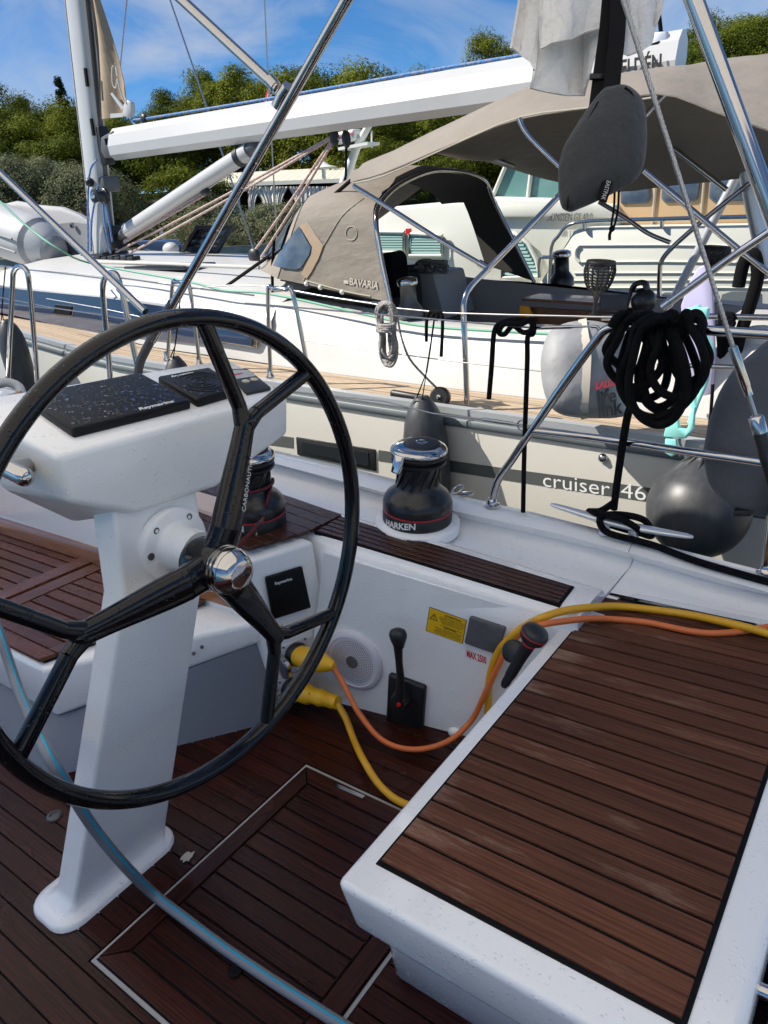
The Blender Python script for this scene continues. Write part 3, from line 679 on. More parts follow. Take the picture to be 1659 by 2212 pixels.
c = onf(609, 1352, .002); r_ = fdir
build('yellow_symbol', MB().prism([c - r_ * .008 - fup * .006, c + r_ * .008 - fup * .006, c + fup * .008], fn * .0008), MAT['yellow_green'], ps)
c = onf(641, 1349, .002)
build('plug_picture', MB().prism([c - r_ * .02 + fup * .008, c - r_ * .006 + fup * .011, c + r_ * .01 + fup * .007, c + r_ * .024 - fup * .002, c + r_ * .01 - fup * .008, c - r_ * .008 - fup * .011, c - r_ * .02 - fup * .009], fn * .0008), MAT['yellow_green'], ps)
build('lettering', text_mb('2', .014, onf(647, 1341, .002), fdir, fup, th=.0002), MAT['black_print'], ps)
def socket(px, py, label, corner):
    c = onf(px, py, .001); t = thing('shore_power_inlet', c, label, 'socket')
    build('plate', MB().obox(c + fn * .005, fdir * .046, fup * .046, fn * .006), MAT['aluminium'], t, bevel=(.006, 2))
    build('collar', MB().lathe([(.040, .0), (.040, .026), (.036, .034), (.030, .036), (.0, .036)], c, fn, 30), MAT['black_plastic'], t)
    for a in (-1, 1):
        for b in (-1, 1): build('screw', MB().lathe([(.004, .011), (.004, .013), (.0, .0135)], c + fdir * .039 * a + fup * .039 * b, fn, 10), MAT['steel'], t)
    cap = c - fdir * .055 - fup * .02 + fn * .03
    build('sprung_cap', MB().lathe([(.036, -.006), (.037, 0), (.037, .010), (.030, .013), (.0, .013)], cap, -fdir + fn * .25, 30), MAT['steel'], t)
    return c
s1 = socket(636, 1408, 'upper shore power inlet with chrome cap holding the plug of the orange cable', 1)
s2 = socket(628, 1482, 'lower shore power inlet holding the ribbed plug of the yellow cable', 2)
def plug(c0, tip, prof, label):
    ax = tip - c0; L = ax.length; t = thing('shore_power_plug', c0, label, 'plug')
    build('body', MB().lathe([(r, h * L) for r, h in prof], c0, ax, 28), MAT['yellow_plastic'], t)
    return t, ax.normalized(), L
tip1 = at(722, 1439, d=(s1 + fn * .12).dot(CR @ V((0, 0, -1))) - .02)
p1, ax1, l1_ = plug(s1 + fn * .028, tip1, [(.034, 0), (.036, .08), (.036, .36), (.0355, .44), (.034, .60), (.030, .72), (.018, .92), (.011, 1.0)], 'smooth yellow shore power plug of the orange cable')
tip2 = at(731, 1518, d=(s2 + fn * .12).dot(CR @ V((0, 0, -1))) - .02)
p2, ax2, l2_ = plug(s2 + fn * .028, tip2, [(.033, 0), (.034, .2), (.034, .34), (.027, .42), (.026, .52), (.030, .60), (.026, .66), (.0255, .70)] + [(.0245 if i % 2 else .0215, .72 + i * .022) for i in range(8)] + [(.022, .90), (.022, .98), (.010, 1.0)], 'ribbed yellow shore power plug of the yellow cable with red light')
build('indicator_light', MB().ball(at(668, 1498, d=(s2 + fn * .10).dot(CR @ V((0, 0, -1))) - .075), .003, 8, 6), MAT['red_plastic'], p2)
dz = lambda px, py, off: onw(px, py, off)
zc_s = ZS + .012
org = [tip1 - ax1 * .01, onw(738, 1470, .10), at(775, 1540, d=(onw(738, 1470, .10).dot(DEP) + at(828, 1600, z=ZF + .035).dot(DEP)) / 2), at(828, 1600, z=ZF + .035), at(895, 1619, z=ZF + .03), at(966, 1602, z=ZF + .05), onw(1017, 1558, .045), onw(1049, 1496, .04), onw(1074, 1443, .035), onw(1100, 1394, .03),
       onw(1132, 1364, .035), on_c(1165, 1351, .012), on_c(1210, 1343, .012), at(1275, 1336, z=zc_s + .02), at(1330, 1338, z=zc_s), at(1400, 1345, z=zc_s), at(1530, 1368, z=zc_s), at(1660, 1354, z=zc_s), at(1760, 1325, z=zc_s)]
one('orange_power_cable', MB().tube(org, .0085, 12, n=8), MAT['orange_cable'], 'orange power cable looping from the upper plug across the helm seat', 'cable')
yel = [tip2 - ax2 * .01, at(746, 1550, d=tip2.dot(DEP) - .01), at(762, 1592, d=tip2.dot(DEP) - .04), at(784, 1640, z=ZF + .05), at(822, 1698, z=ZF + .02), at(873, 1736, z=ZF + .015), at(950, 1750, z=ZF + .015), at(1020, 1690, z=ZF + .06), onw(1050, 1600, .04), onw(1054, 1530, .022), onw(1056, 1477, .022), onw(1064, 1438, .022), onw(1081, 1401, .025),
       onw(1109, 1371, .03), onw(1135, 1352, .03), on_c(1165, 1337, .016), on_c(1213, 1321, .016), at(1275, 1312, z=zc_s + .03), at(1350, 1311, z=zc_s + .004), at(1480, 1327, z=zc_s), at(1590, 1350, z=zc_s + .014), at(1660, 1369, z=zc_s + .004), at(1770, 1400, z=zc_s)]
one('yellow_power_cable', MB().tube(yel, .0105, 12, n=8), MAT['yellow_cable'], 'yellow power cable from the lower plug looping behind and over the helm seat', 'cable')
# winch handle parked in its holder on the panel end
wh = thing('winch_crank', onw(1110, 1480, .05), 'black winch handle with red rings standing between the side panel and helm seat', 'winch handle')
h0, h1 = at(1100, 1462, d=1.60), at(1150, 1378, d=1.54); ah = (h1 - h0).normalized(); Lh = (h1 - h0).length
build('grip', MB().lathe([(0.0072, -.03), (0.0102, -.02), (0.0108, .0), (0.0120, .004), (0.0126, .012), (0.0132, Lh * .5), (0.0156, Lh * .82), (0.0168, Lh * .86)], h0, ah, 26), MAT['black_plastic'], wh)
build('ring', MB().lathe([(0.0171, Lh * .86), (0.0174, Lh * .87), (0.0171, Lh * .885)], h0, ah, 26), MAT['red_print'], wh)
build('knob', MB().lathe([(0.0168, Lh * .885), (0.0276, Lh * .98), (0.0300, Lh * 1.06), (0.0300, Lh * 1.12), (0.0264, Lh * 1.18), (0.0120, Lh * 1.21), (.0, Lh * 1.215)], h0, ah, 30), MAT['black_plastic'], wh)
build('ring', MB().lathe([(0.0302, Lh * 1.085), (0.0305, Lh * 1.095), (0.0302, Lh * 1.105)], h0, ah, 30), MAT['red_print'], wh)
hc = at(1112, 1408, d=1.60)
build('holder_knob', MB().lathe([(.022, -.01), (.026, 0), (.026, .012), (.02, .018), (0, .018)], hc, -ray(1112, 1408) + V((-.4, 0, 0)), 24), MAT['black_plastic'], wh)
build('pin', MB().tube([hc, at(1135, 1392, d=1.575)], .006, 10), MAT['steel'], wh)
# ================================================================== HELM
# --- pedestal with instrument console
ped = thing('steering_pedestal', (-1.53, .62, ZF), 'white steering pedestal with wide console standing on the wet teak sole', 'pedestal')
def rr_rect(c, hx, hy, r, n=5):
    out = []
    for sx, sy, a0 in ((1, 1, 0), (-1, 1, 90), (-1, -1, 180), (1, -1, 270)):
        for k in range(n + 1):
            a = math.radians(a0 + 90 * k / n); out.append((c[0] + sx * (hx - r) + math.cos(a) * r, c[1] + sy * (hy - r) + math.sin(a) * r))
    return out
rings = []
for z, cx, cy, hx, hy, r in [(ZF - .005, -1.530, .612, .088, .178, .058), (ZF + .010, -1.530, .612, .087, .177, .058), (ZF + .016, -1.530, .612, .082, .172, .054), (ZF + .022, -1.528, .613, .066, .156, .036), (ZF + .036, -1.516, .626, .046, .141, .016),
                             (ZF + .06, -1.506, .632, .040, .137, .010), (-1.0, -1.365, .708, .038, .120, .009), (-.62, -1.228, .768, .038, .104, .009), (-.44, -1.236, .790, .038, .098, .009)]:
    rings.append([V((x, y, z)) for x, y in rr_rect((cx, cy), hx, hy, r)])
build('column', MB().loft(rings), MAT['pedestal_paint'], ped)
# console: a wedge box whose top leans towards the helmsman
Tn = [at(122, 985, x=-1.165), at(622, 852, x=-1.165)]                 # near (aft) top edge
Tf = [V((-1.50, .60, -.235)), V((-1.50, 1.30, -.290))]                 # far top edge
Bn = [at(146, 1088, x=-1.178), at(292, 1108, x=-1.178), at(470, 1052, x=-1.178), at(622, 938, x=-1.178)]
mbx = MB()
ring_n = [Tn[0], Tn[1], Bn[3], Bn[2], Bn[1], Bn[0]]
ring_f = [Tf[0], Tf[1], V((-1.42, 1.27, -.43)), V((-1.36, .93, -.50)), V((-1.36, .69, -.50)), V((-1.42, .60, -.40))]
mbx.prism2(ring_f, ring_n)
con = build('console', mbx, MAT['pedestal_paint'], ped, bevel=(.013, 3))
# steering shaft flange
FC = at(376, 1178, x=-1.186); ax = V((1, 0, -.05)).normalized()
fl = build('flange', MB().lathe([(.079, -.01), (.079, .006), (.074, .010), (.056, .011), (.050, .018), (.046, .040), (.044, .078)], FC, ax, 44), MAT['pedestal_paint'], ped)
for a in (50, 128, 175, 238, 300, 355):
    t = math.radians(a); c = FC + V((0, math.cos(t), math.sin(t))) * .064 + ax * .010
    build('bolt', MB().lathe([(.0075, 0), (.0075, .003), (.004, .0035), (.0035, .0015), (0, .0015)], c, ax, 16), MAT['winch_grey'], fl)
# grab handle on the console's inboard side
hp = at(72, 1003, d=1.30); he = at(52, 1030, d=1.22); hs = at(-40, 985, d=1.30)
hd = build('grab_handle', MB().tube([hs, he], .0165, 20), MAT['steel'], ped)
build('handle_end', MB().ball(he, .0165, 18, 12), MAT['steel'], hd)
build('handle_post', MB().tube([at(92, 1000, d=1.33), at(30, 1012, d=1.25)], .0135, 18), MAT['steel'], hd)

# --- instrument covers on the sloping console top
TP = Tn[0].lerp(Tn[1], .5); Tr = (Tn[1] - Tn[0]).normalized(); Tb = ((Tf[0] - Tn[0]) + (Tf[1] - Tn[1])).normalized(); Tnrm = Tr.cross(Tb).normalized()
if Tnrm.z < 0: Tnrm = -Tnrm
def ont(px, py, off=0.0): return at(px, py, pl=(TP + Tnrm * off, Tnrm))
TH = .020
q = [ont(45, 853, TH), ont(303, 803, TH), ont(413, 864, TH), ont(156, 926, TH)]; q = [p - Tnrm * TH for p in q]
a, b = ont(302, 886, TH + .0006), ont(394, 864, TH + .0006)
c1 = cover('instrument_cover', q, Tnrm, TH, 'large black plotter cover beaded with rain on the console', a, b - a, .0195, (ont(290, 873, TH) - ont(302, 886, TH)), bev=.006)
q1 = q
q = [ont(340, 812, TH), ont(452, 792, TH), ont(520, 836, TH), ont(426, 862, TH)]; q = [p - Tnrm * TH for p in q]
a, b = ont(371, 815, TH + .0006), ont(439, 800, TH + .0006)
c2 = cover('instrument_cover', q, Tnrm, TH, 'small square black instrument cover with rippled top in the middle of the console', a, b - a, .0150, (ont(364, 806, TH) - ont(371, 815, TH)), bev=.006)
q2_ = q
cc = sum(q, V()) / 4; e1 = (q[1] - q[0]) / 2; e2 = (q[3] - q[0]) / 2
mbr = MB()
for k in range(1, 6):      # concentric ripples moulded in the cover
    pts = [cc + Tnrm * (TH + .0002) + (e1 * math.cos(t) + e2 * math.sin(t)) * (.16 * k) for t in [i * math.pi / 16 for i in range(32)]]
    mbr.tube(pts, .0012, 6, closed=True)
build('ripples', mbr, MAT['black_cover'], c2)
# thruster control panel
q = [ont(487, 798, .006), ont(536, 798, .006), ont(586, 838, .006), ont(533, 850, .006)]; q = [p - Tnrm * .006 for p in q]
tp = thing('thruster_panel', sum(q, V()) / 4, 'small black thruster control panel with two round buttons at the console end', 'control panel')
build('face', MB().prism2(q, [p + Tnrm * .008 for p in q]), MAT['black_plastic'], tp, bevel=(.003, 2))
g_ = [ont(487, 799, .009), ont(537, 799, .009), ont(552, 812, .009), ont(498, 820, .009)]
build('grey_strip', MB().prism2([p - Tnrm * .003 for p in g_], g_), MAT['rib_grey'], tp)
build('lettering', text_mb('6 sec.', .019, ont(497, 813, .0096), ont(530, 805, .0096) - ont(497, 813, .0096), ont(490, 802, .0096) - ont(497, 813, .0096), bold=.0008, th=.0002), MAT['red_print'], tp)
for px, py in ((531, 825), (549, 821)):
    build('button', MB().lathe([(.0095, 0), (.0095, .003), (.007, .0042), (0, .0042)], ont(px, py, .008), Tnrm, 20), MAT['strap_beige'], tp)
# rain beads: real little domes on the covers and the console
def beads(q, n, count, rng, rmin, rmax, lift):
    mb = MB(); rd = random.Random(rng)
    for _ in range(count):
        s, t = rd.uniform(.04, .96), rd.uniform(.05, .95)
        c = (q[0] * (1 - s) + q[1] * s) * (1 - t) + (q[3] * (1 - s) + q[2] * s) * t + n * lift
        r = rmin + (rmax - rmin) * rd.random() ** 2.2
        u = n.orthogonal().normalized(); w = n.cross(u); sx = rd.uniform(.8, 1.5)
        rg = [[c + (u * math.cos(a) * sx + w * math.sin(a)) * (r * k) + n * (r * h) for a in [i * math.pi / 3 for i in range(6)]] for k, h in ((1, -.05), (.84, .24), (.45, .38))]
        mb.loft(rg, caps=False); mb.add([p for p in rg[-1]], [tuple(range(6))], True)
    return mb
tag(build('rain_beads', beads(q1, Tnrm, 620, 1, .0009, .0046, TH), MAT['droplet'], c1, weld=False), kind='stuff')
tag(build('rain_beads', beads(q2_, Tnrm, 200, 2, .0008, .0034, TH), MAT['droplet'], c2, weld=False), kind='stuff')
# --- steering wheel
WC = V((-1.058, .770, -.565)); WR = .452
wa = V((1, 0.015, -.05)).normalized(); we = V((0, 1, 0)); we = (we - wa * we.dot(wa)).normalized(); wu = wa.cross(we)
def wp(ang, r, off=0.0): a = math.radians(ang); return WC + (we * math.cos(a) + wu * math.sin(a)) * r + wa * off
wheel = thing('helm', WC, 'large glossy black carbon steering wheel with three forked spokes and chrome hub', 'steering wheel')
rim = MB()
rings = []
for i in range(120):
    c = wp(i * 3, WR); rad = (c - WC).normalized()
    rings.append([c + rad * (math.cos(t) * .0162) + wa * (math.sin(t) * .0190) for t in [k * math.pi / 9 for k in range(18)]])
build('rim', rim.loft(rings, closed_u=True), MAT['black_gloss'], wheel)
HO = .040
for a in (60, 180, 300):
    mbs = MB()
    def arm(p0, p1, w0, w1, t0, t1, n=8, b0=None, b1=None):
        rg = []
        d = (p1 - p0).normalized(); s = wa.cross(d).normalized()
        for i in range(n + 1):
            t = i / n; c = p0.lerp(p1, t); e = t * t * (3 - 2 * t)
            w = w0 + (w1 - w0) * e; h = t0 + (t1 - t0) * e
            rg.append([c + s * (w * math.copysign(abs(math.cos(q)) ** .7, math.cos(q))) + wa * (h * math.copysign(abs(math.sin(q)) ** .8, math.sin(q))) for q in [k * math.pi / 8 for k in range(16)]])
        mbs.loft(rg)
    sp_ = wp(a, .280, .010)
    arm(wp(a, .02, HO - .018), wp(a, .075, HO - .012), .036, .033, .022, .022, 4)
    arm(wp(a, .07, HO - .012), sp_, .033, .0200, .021, .0155, 10)
    for s in (-1, 1):
        e = wp(a + s * 19.5, WR, 0)
        m_ = sp_.lerp(e, .16)
        arm(wp(a, .266, .011), m_, .0180, .0138, .0145, .0132, 5)
        arm(m_, e, .0138, .0142, .0132, .0132, 6)
    mbs.ball(sp_, .0175, 14, 10)
    build('spoke', mbs, MAT['black_gloss'], wheel)
hub = build('hub', MB().lathe([(.028, -.030), (.044, -.028), (.050, -.016), (.050, .006), (.048, .030), (.046, .044), (.042, .046)], WC, wa, 40), MAT['black_gloss'], wheel)
build('hub_rings', MB().lathe([(.044, .044), (.0465, .046), (.0465, .050), (.042, .051), (.042, .054), (.0455, .055), (.0455, .059), (.041, .060), (.041, .063), (.0445, .064), (.0445, .070), (.042, .076), (.034, .090), (.026, .0955), (.024, .0962), (.0, .097)], WC, wa, 48), MAT['steel'], hub)
build('engraving', text_mb('Jefa Steering', .0075, WC + wa * .0975 - we * .019 - wu * .002, we, wu, th=.0001, shear=.2), MAT['winch_grey'], hub)
# maker's name running up the upper spoke
o = wp(60, .112, .0475) - (wu * math.cos(math.radians(60)) - we * math.sin(math.radians(60))) * .0190
sd = wp(60, .28, .0262) - wp(60, .12, .0472)
build('lettering', text_mb('CARBONAUTICA', .0138, o, sd, wa.cross(sd), th=.0003, space=1.02), MAT['silver_print'], wheel)

# --- winches on the coaming
def winch(loc, s, label, rot):
    up = V((0.13, 0, 1)).normalized(); t = thing('winch', loc, label, 'winch', 'black coaming winches')
    X = lambda pr: [(r * s, h * s) for r, h in pr]
    build('base', MB().lathe(X([(.0, 0), (.086, 0), (.0905, .002), (.0905, .030), (.089, .032)]), loc, up, 56), MAT['black_plastic'], t)
    build('red_line', MB().lathe(X([(.0885, .0315), (.0905, .0325), (.0905, .0345), (.0885, .0355)]), loc, up, 56), MAT['red_print'], t)
    build('drum', MB().lathe(X([(.086, .035), (.0905, .037), (.0905, .050), (.088, .062), (.080, .074), (.068, .084), (.058, .094), (.0535, .106), (.0525, .118), (.0530, .150), (.056, .157)]), loc, up, 56), MAT['black_metal'], t)
    mbr = MB()
    for k in range(14):
        pts = []
        for i in range(7):
            f = i / 6; a = 2 * math.pi * k / 14 + f * .55; h = (.098 + f * .052) * s; r = (.0548 if f > .25 else .0565) * s
            pts.append(loc + up * h + (V((1, 0, 0)) * math.cos(a) + V((0, 1, 0)) * math.sin(a)) * r)
        mbr.tube(pts, .0022 * s, 6)
    build('drum_ribs', mbr, MAT['black_metal'], t)
    build('self_tailer', MB().lathe(X([(.054, .154), (.066, .158), (.069, .162), (.069, .167), (.058, .171), (.058, .174), (.069, .178), (.070, .183), (.066, .187)]), loc, up, 56), MAT['black_plastic'], t)
    cap = build('cap', MB().lathe(X([(.066, .186), (.0715, .190), (.0720, .194), (.068, .200), (.056, .2045), (.046, .206), (.0, .2065)]), loc, up, 56), MAT['steel'], t)
    build('inlay', MB().lathe(X([(.047, .2058), (.046, .2075), (.034, .2092), (.0, .2100)]), loc + V((.004, .010, 0)), up, 40), MAT['black_plastic'], cap)
    build('socket', MB().lathe(X([(.016, .209), (.016, .2120), (.011, .2125), (.010, .208), (.0, .208)]), loc + V((.004, .010, 0)), up, 24), MAT['steel'], cap)
    a = rot; d = V((math.cos(a), math.sin(a), 0))
    side = up.cross(d)
    p0 = loc + up * (.198 * s) + d * (.060 * s)
    arm_ = build('feeder_arm', MB().prism2([p0 - side * .016 * s - up * .01 * s, p0 + side * .016 * s - up * .01 * s, p0 + d * .020 * s + side * .013 * s - up * .046 * s, p0 + d * .020 * s - side * .013 * s - up * .046 * s],
                                           [p0 - side * .016 * s + d * .014 * s + up * .002, p0 + side * .016 * s + d * .014 * s + up * .002, p0 + d * .031 * s + side * .013 * s - up * .042 * s, p0 + d * .031 * s - side * .013 * s - up * .042 * s]), MAT['steel'], t, bevel=(.004 * s, 3))
    # maker's name wrapped round the base
    def wrap(a0):
        def f(c):
            ang = a0 + c.x / (.0908 * s); dd = V((math.cos(ang), math.sin(ang), 0)); return loc + up * (.007 * s + c.y) + dd * (.0909 * s + c.z)
        return f
    build('lettering', text_mb('HARKEN', .024 * s, (0, 0, 0), (1, 0, 0), (0, 1, 0), bold=.0009, wrap=wrap(math.radians(-118)), th=.0004), MAT['white_print'], t)
    return t
W1P = wpos + V((0, 0, .014)); W2P = on_c(548, 1132) + V((0, 0, .012))
winch(W1P, 1.26, 'black and chrome winch with red line on the white pad above the side panel', math.radians(-98))
winch(W2P, 1.20, 'black and chrome winch wrapped by a dark red rope standing on teak behind the wheel', math.radians(160))
# dark red sheet from the forward winch
up = V((0.13, 0, 1)).normalized(); rp = []
for i in range(20):
    a = math.radians(200 + i * 11.5); rp.append(W2P + up * (.122 + .0004 * i) + V((math.cos(a), math.sin(a), 0)) * .0735)
rp += [W2P + V((.110, -.02, .095)), W2P + V((.118, -.060, .05)), at(560, 1130, d=1.72), at(520, 1176, d=1.66), at(487, 1204, d=1.62)]
one('winch_rope', MB().tube(rp, .0052, 8, n=4), MAT['red_rope'], 'dark red rope leading off the forward winch', 'rope')

# --- hose across the sole in front of the pedestal
hz = [at(-30, 1290, d=1.92), at(0, 1372, d=1.86), at(40, 1490, d=1.80), at(95, 1612, x=-1.30), at(150, 1705, x=-1.27), at(200, 1785, x=-1.30), at(262, 1862, x=-1.31), at(330, 1930, z=ZF + .040), at(395, 1981, z=ZF + .022), at(480, 2045, z=ZF + .018), at(560, 2100, z=ZF + .018), at(640, 2152, z=ZF + .018), at(735, 2212, z=ZF + .018), at(880, 2300, z=ZF + .018)]
hs_ = thing('garden_hose', hz[8], 'grey garden hose with bright blue stripe lying across the sole before the pedestal', 'hose')
build('hose_wall', MB().tube(hz, .0125, 16, n=8), MAT['hose_grey'], hs_)
P = catmull(hz, 8); sm = []
for i, p in enumerate(P):
    t = (P[min(i + 1, len(P) - 1)] - P[max(i - 1, 0)]).normalized(); v = (-p).normalized(); v = (v - t * v.dot(t)).normalized(); s_ = t.cross(v); sm.append(p + (v * .93 + s_ * (-.36)).normalized() * .0112)
build('stripe', MB().tube(sm, .0030, 8), MAT['hose_blue'], hs_)
one('coiled_hose_end', MB().tube([at(-20, 835, d=1.9), at(15, 826, d=1.9), at(42, 838, d=1.9), at(40, 862, d=1.88), at(0, 868, d=1.86)], .012, 12, n=6), MAT['rib_grey'], 'pale grey hose loop beside the console corner', 'hose')
one('wooden_grab_rail', MB().tube([at(-30, 880, d=1.75), at(48, 852, d=1.75)], .010, 12), MAT['varnished_wood'], 'varnished wooden rail with chrome sheen forward of the console', 'rail')
# small chrome foot under the wheel, left of the pedestal
p = at(118, 1764, z=ZF)
one('deck_ring', MB().lathe([(.022, 0), (.022, .005), (.018, .008), (.013, .009), (.010, .004), (0, .004)], p, seg=28), MAT['winch_grey'], 'dull metal deck ring on the sole under the wheel', 'deck fitting')

# --- gunwale hardware
gw = lambda px, py, off=.04: on_c(px, py, off)
c0 = gw(1330, 1172)
cl = thing('mooring_cleat', c0, 'pale grey horn cleat on the gunwale wrapped by black rope', 'cleat')
e0, e1 = at(1190, 1092, pl=(c0 + V((0, 0, .052)), V((.13, 0, 1)).normalized())), at(1497, 1163, pl=(c0 + V((0, 0, .052)), V((.13, 0, 1)).normalized()))
ce = (e0 + e1) / 2; dl = (e1 - e0)
side = dl.cross(V((0, 0, 1))).normalized()
rg = []
for f, w, h, dz_ in ((0, .006, .004, .004), (.04, .012, .007, .003), (.25, .017, .010, -.004), (.42, .020, .012, -.008), (.58, .020, .012, -.008), (.75, .017, .010, -.004), (.96, .012, .007, .003), (1, .006, .004, .004)):
    c = e0 + dl * f + V((0, 0, dz_)); rg.append([c + side * (math.cos(t) * w) + V((0, 0, 1)) * (math.sin(t) * h) for t in [i * math.pi / 6 for i in range(12)]])
build('horns', MB().loft(rg), MAT['aluminium'], cl)
for f in (.40, .60):
    c = e0 + dl * f; build('leg', MB().lathe([(.020, -.052), (.014, -.03), (.012, -.01)], c, (0, 0, 1), 16), MAT['aluminium'], cl)
cn = ce - V((0, 0, .03))
du = dl.normalized()
def cr(a, b, c): return ce + du * a + side * b + V((0, 0, c))
coil = [at(1327, 1085, y=ce.y), cr(-.06, -.02, .012), cr(-.10, -.045, -.012), cr(-.075, -.055, -.04), cr(0, -.05, -.046), cr(.07, -.04, -.042), cr(.075, 0, -.02), cr(.02, .02, .016), cr(-.06, .01, .016), cr(-.10, -.03, -.006),
        cr(-.06, -.055, -.042), cr(.03, -.055, -.045), cr(.09, -.035, -.04), cr(.07, -.025, .01), cr(.0, -.01, .018), cr(-.05, .02, .008), cr(-.03, .03, -.03), cr(.06, .03, -.035), cr(.12, .03, -.038), cr(.24, .05, -.045), cr(.45, .06, -.05), cr(.9, .08, -.06)]
one('cleat_rope', MB().tube(coil, .0105, 10, n=6), MAT['black_rope'], 'black mooring rope figure-eighted round the pale cleat', 'rope')
pe = gw(1000, 1068)
pe_t = thing('pad_eye', pe, 'small steel folding pad eye on the gunwale behind the after winch', 'deck fitting')
build('plate', MB().obox(pe + V((.015, 0, .004)), (.020, .004, 0), (-.002, .014, 0), (0, 0, .004)), MAT['steel'], pe_t, bevel=(.002, 2))
build('ring', MB().tube([pe + V((-.02, 0, .016)) + (V((1, .1, .3)).normalized() * math.cos(t) + V((0, .9, .45)).normalized() * math.sin(t)) * .02 for t in [i * math.pi / 10 for i in range(20)]], .0035, 8, closed=True), MAT['steel'], pe_t)

# --- pushpit (stern rail)
YB = gw(1065, 1092).y
def yp(px, py): return at(px, py, y=YB)
pp = thing('stern_rail', gw(1065, 1092), 'polished steel stern rail rising from the gunwale and carrying the black rope coil', 'rail')
build('bow', MB().tube([yp(1063, 1094), yp(1068, 1060), yp(1080, 1030), yp(1105, 995), yp(1145, 935), yp(1225, 820), yp(1290, 732), yp(1308, 713), yp(1335, 706), yp(1380, 706), yp(1500, 712), yp(1659, 722), yp(1800, 731)], .0127, 16, n=5), MAT['steel'], pp)
build('mid_rail', MB().tube([yp(1146, 930), yp(1300, 948), yp(1480, 975), yp(1659, 1001), yp(1800, 1022)], .0115, 14, n=3), MAT['steel'], pp)
build('foot', MB().lathe([(.026, -.004), (.026, .006), (.018, .010), (.016, .026), (.0127, .028)], gw(1063, 1093), seg=24), MAT['steel'], pp)
build('foot', MB().lathe([(.026, -.004), (.026, .006), (.018, .010), (.014, .03), (.0127, .3)], gw(1655, 1238), seg=24), MAT['steel'], pp)
# guard wires of our boat ending at the rail
gwires = thing('guard_wires', yp(1310, 705), 'twin steel guard wires with turnbuckles ending at the stern rail', 'guard wire')
build('upper_wire', MB().tube([at(530, 655, y=YB), at(830, 680, y=YB), yp(1148, 708)], .0028, 8), MAT['steel_wire'], gwires)
build('turnbuckle', MB().tube([yp(1148, 708), yp(1155, 708), yp(1230, 706), yp(1240, 706), yp(1280, 705)], [.003, .006, .006, .003, .003], 10), MAT['steel'], gwires)
build('fork', MB().tube([yp(1278, 705), yp(1290, 706), yp(1297, 716)], .005, 10), MAT['steel'], gwires)
build('lower_wire', MB().tube([at(560, 838, y=YB), at(830, 867, y=YB), at(935, 893, y=YB), yp(1040, 905)], .0026, 8), MAT['steel_wire'], gwires)
build('turnbuckle', MB().tube([yp(1040, 905), yp(1045, 906), yp(1105, 915), yp(1115, 917), yp(1130, 920)], [.003, .006, .006, .003, .003], 10), MAT['steel_wire'], gwires)
build('shackle', MB().tube([yp(1128, 919) + (V((1, 0, 0)) * math.cos(t) + V((0, 0, 1)) * math.sin(t)) * .016 for t in [i * math.pi / 8 for i in range(16)]], .003, 8, closed=True), MAT['steel_wire'], gwires)
# --- big black rope coil on the rail
rc = random.Random(5); pts = []
cen = yp(1400, 800)
ex, ez = V((1, 0, 0)), V((0, 0, 1))
kx = (yp(1500, 712).x - yp(1330, 712).x) / 170
loops = [(1318, 1400, 674, 800, .0), (1322, 1426, 682, 838, .03), (1346, 1440, 690, 862, .0), (1350, 1476, 684, 902, .05), (1362, 1484, 690, 918, .07), (1392, 1462, 684, 880, .03), (1404, 1520, 688, 858, .055), (1452, 1526, 676, 826, .02), (1382, 1500, 690, 892, -.02)]
for xl, xr, yt, yb, dy in loops:
    for k in range(10):
        t = 2 * math.pi * k / 10 + math.pi / 2
        cxp, cyp = (xl + xr) / 2 + rc.uniform(-6, 6), (yt + yb) / 2
        px = cxp + math.cos(t) * (xr - xl) / 2 * (1.15 if math.sin(t) < 0 else .85); py = cyp - math.sin(t) * (yb - yt) / 2
        o = dy + rc.uniform(-.008, .008) + (-.030 if math.sin(t) > .6 and k % 2 else 0)
        pts.append(at(px, py, y=YB - .018 - o))
crp = thing('rope_coil', cen, 'thick hank of black braided rope hung over the stern rail', 'rope')
build('hank', MB().tube(pts, .0112, 10, n=5), MAT['black_rope'], crp)
wr = []
for k in range(26):
    t = k * .9; wr.append(at(1330 + k * 7.4, 704, y=YB) + V((0, -math.cos(t) * .030, math.sin(t) * .030)))
build('hitches', MB().tube(wr, .0130, 10, n=5), MAT['black_rope'], crp)
build('tail', MB().tube([at(1380, 840, y=YB - .06), at(1358, 890, y=YB - .05), at(1345, 960, y=YB - .035), at(1332, 1050, y=ce.y - .01), at(1326, 1100, y=ce.y)], .0108, 10, n=5), MAT['black_rope'], crp)
# black fender lanyard hitched to the upper guard wire
fl_ = [at(1056, 862, y=YB), at(1062, 790, y=YB), at(1068, 716, y=YB), at(1085, 697, y=YB), at(1120, 690, y=YB - .01), at(1146, 694, y=YB - .02), at(1148, 712, y=YB - .015), at(1130, 718, y=YB), at(1108, 704, y=YB + .01), at(1090, 722, y=YB), at(1078, 718, y=YB), at(1090, 700, y=YB - .01), at(1125, 700, y=YB - .02), at(1150, 690, y=YB - .02), at(1152, 720, y=YB), at(1140, 728, y=YB), at(1139, 780, y=YB), at(1135, 900, y=YB), at(1132, 1000, y=YB), at(1130, 1106, y=YB)]
one('fender_lanyard', MB().tube(fl_, .0078, 10, n=6), MAT['black_rope'], 'black braided lanyard hitched on the guard wire and hanging to the gunwale', 'rope')

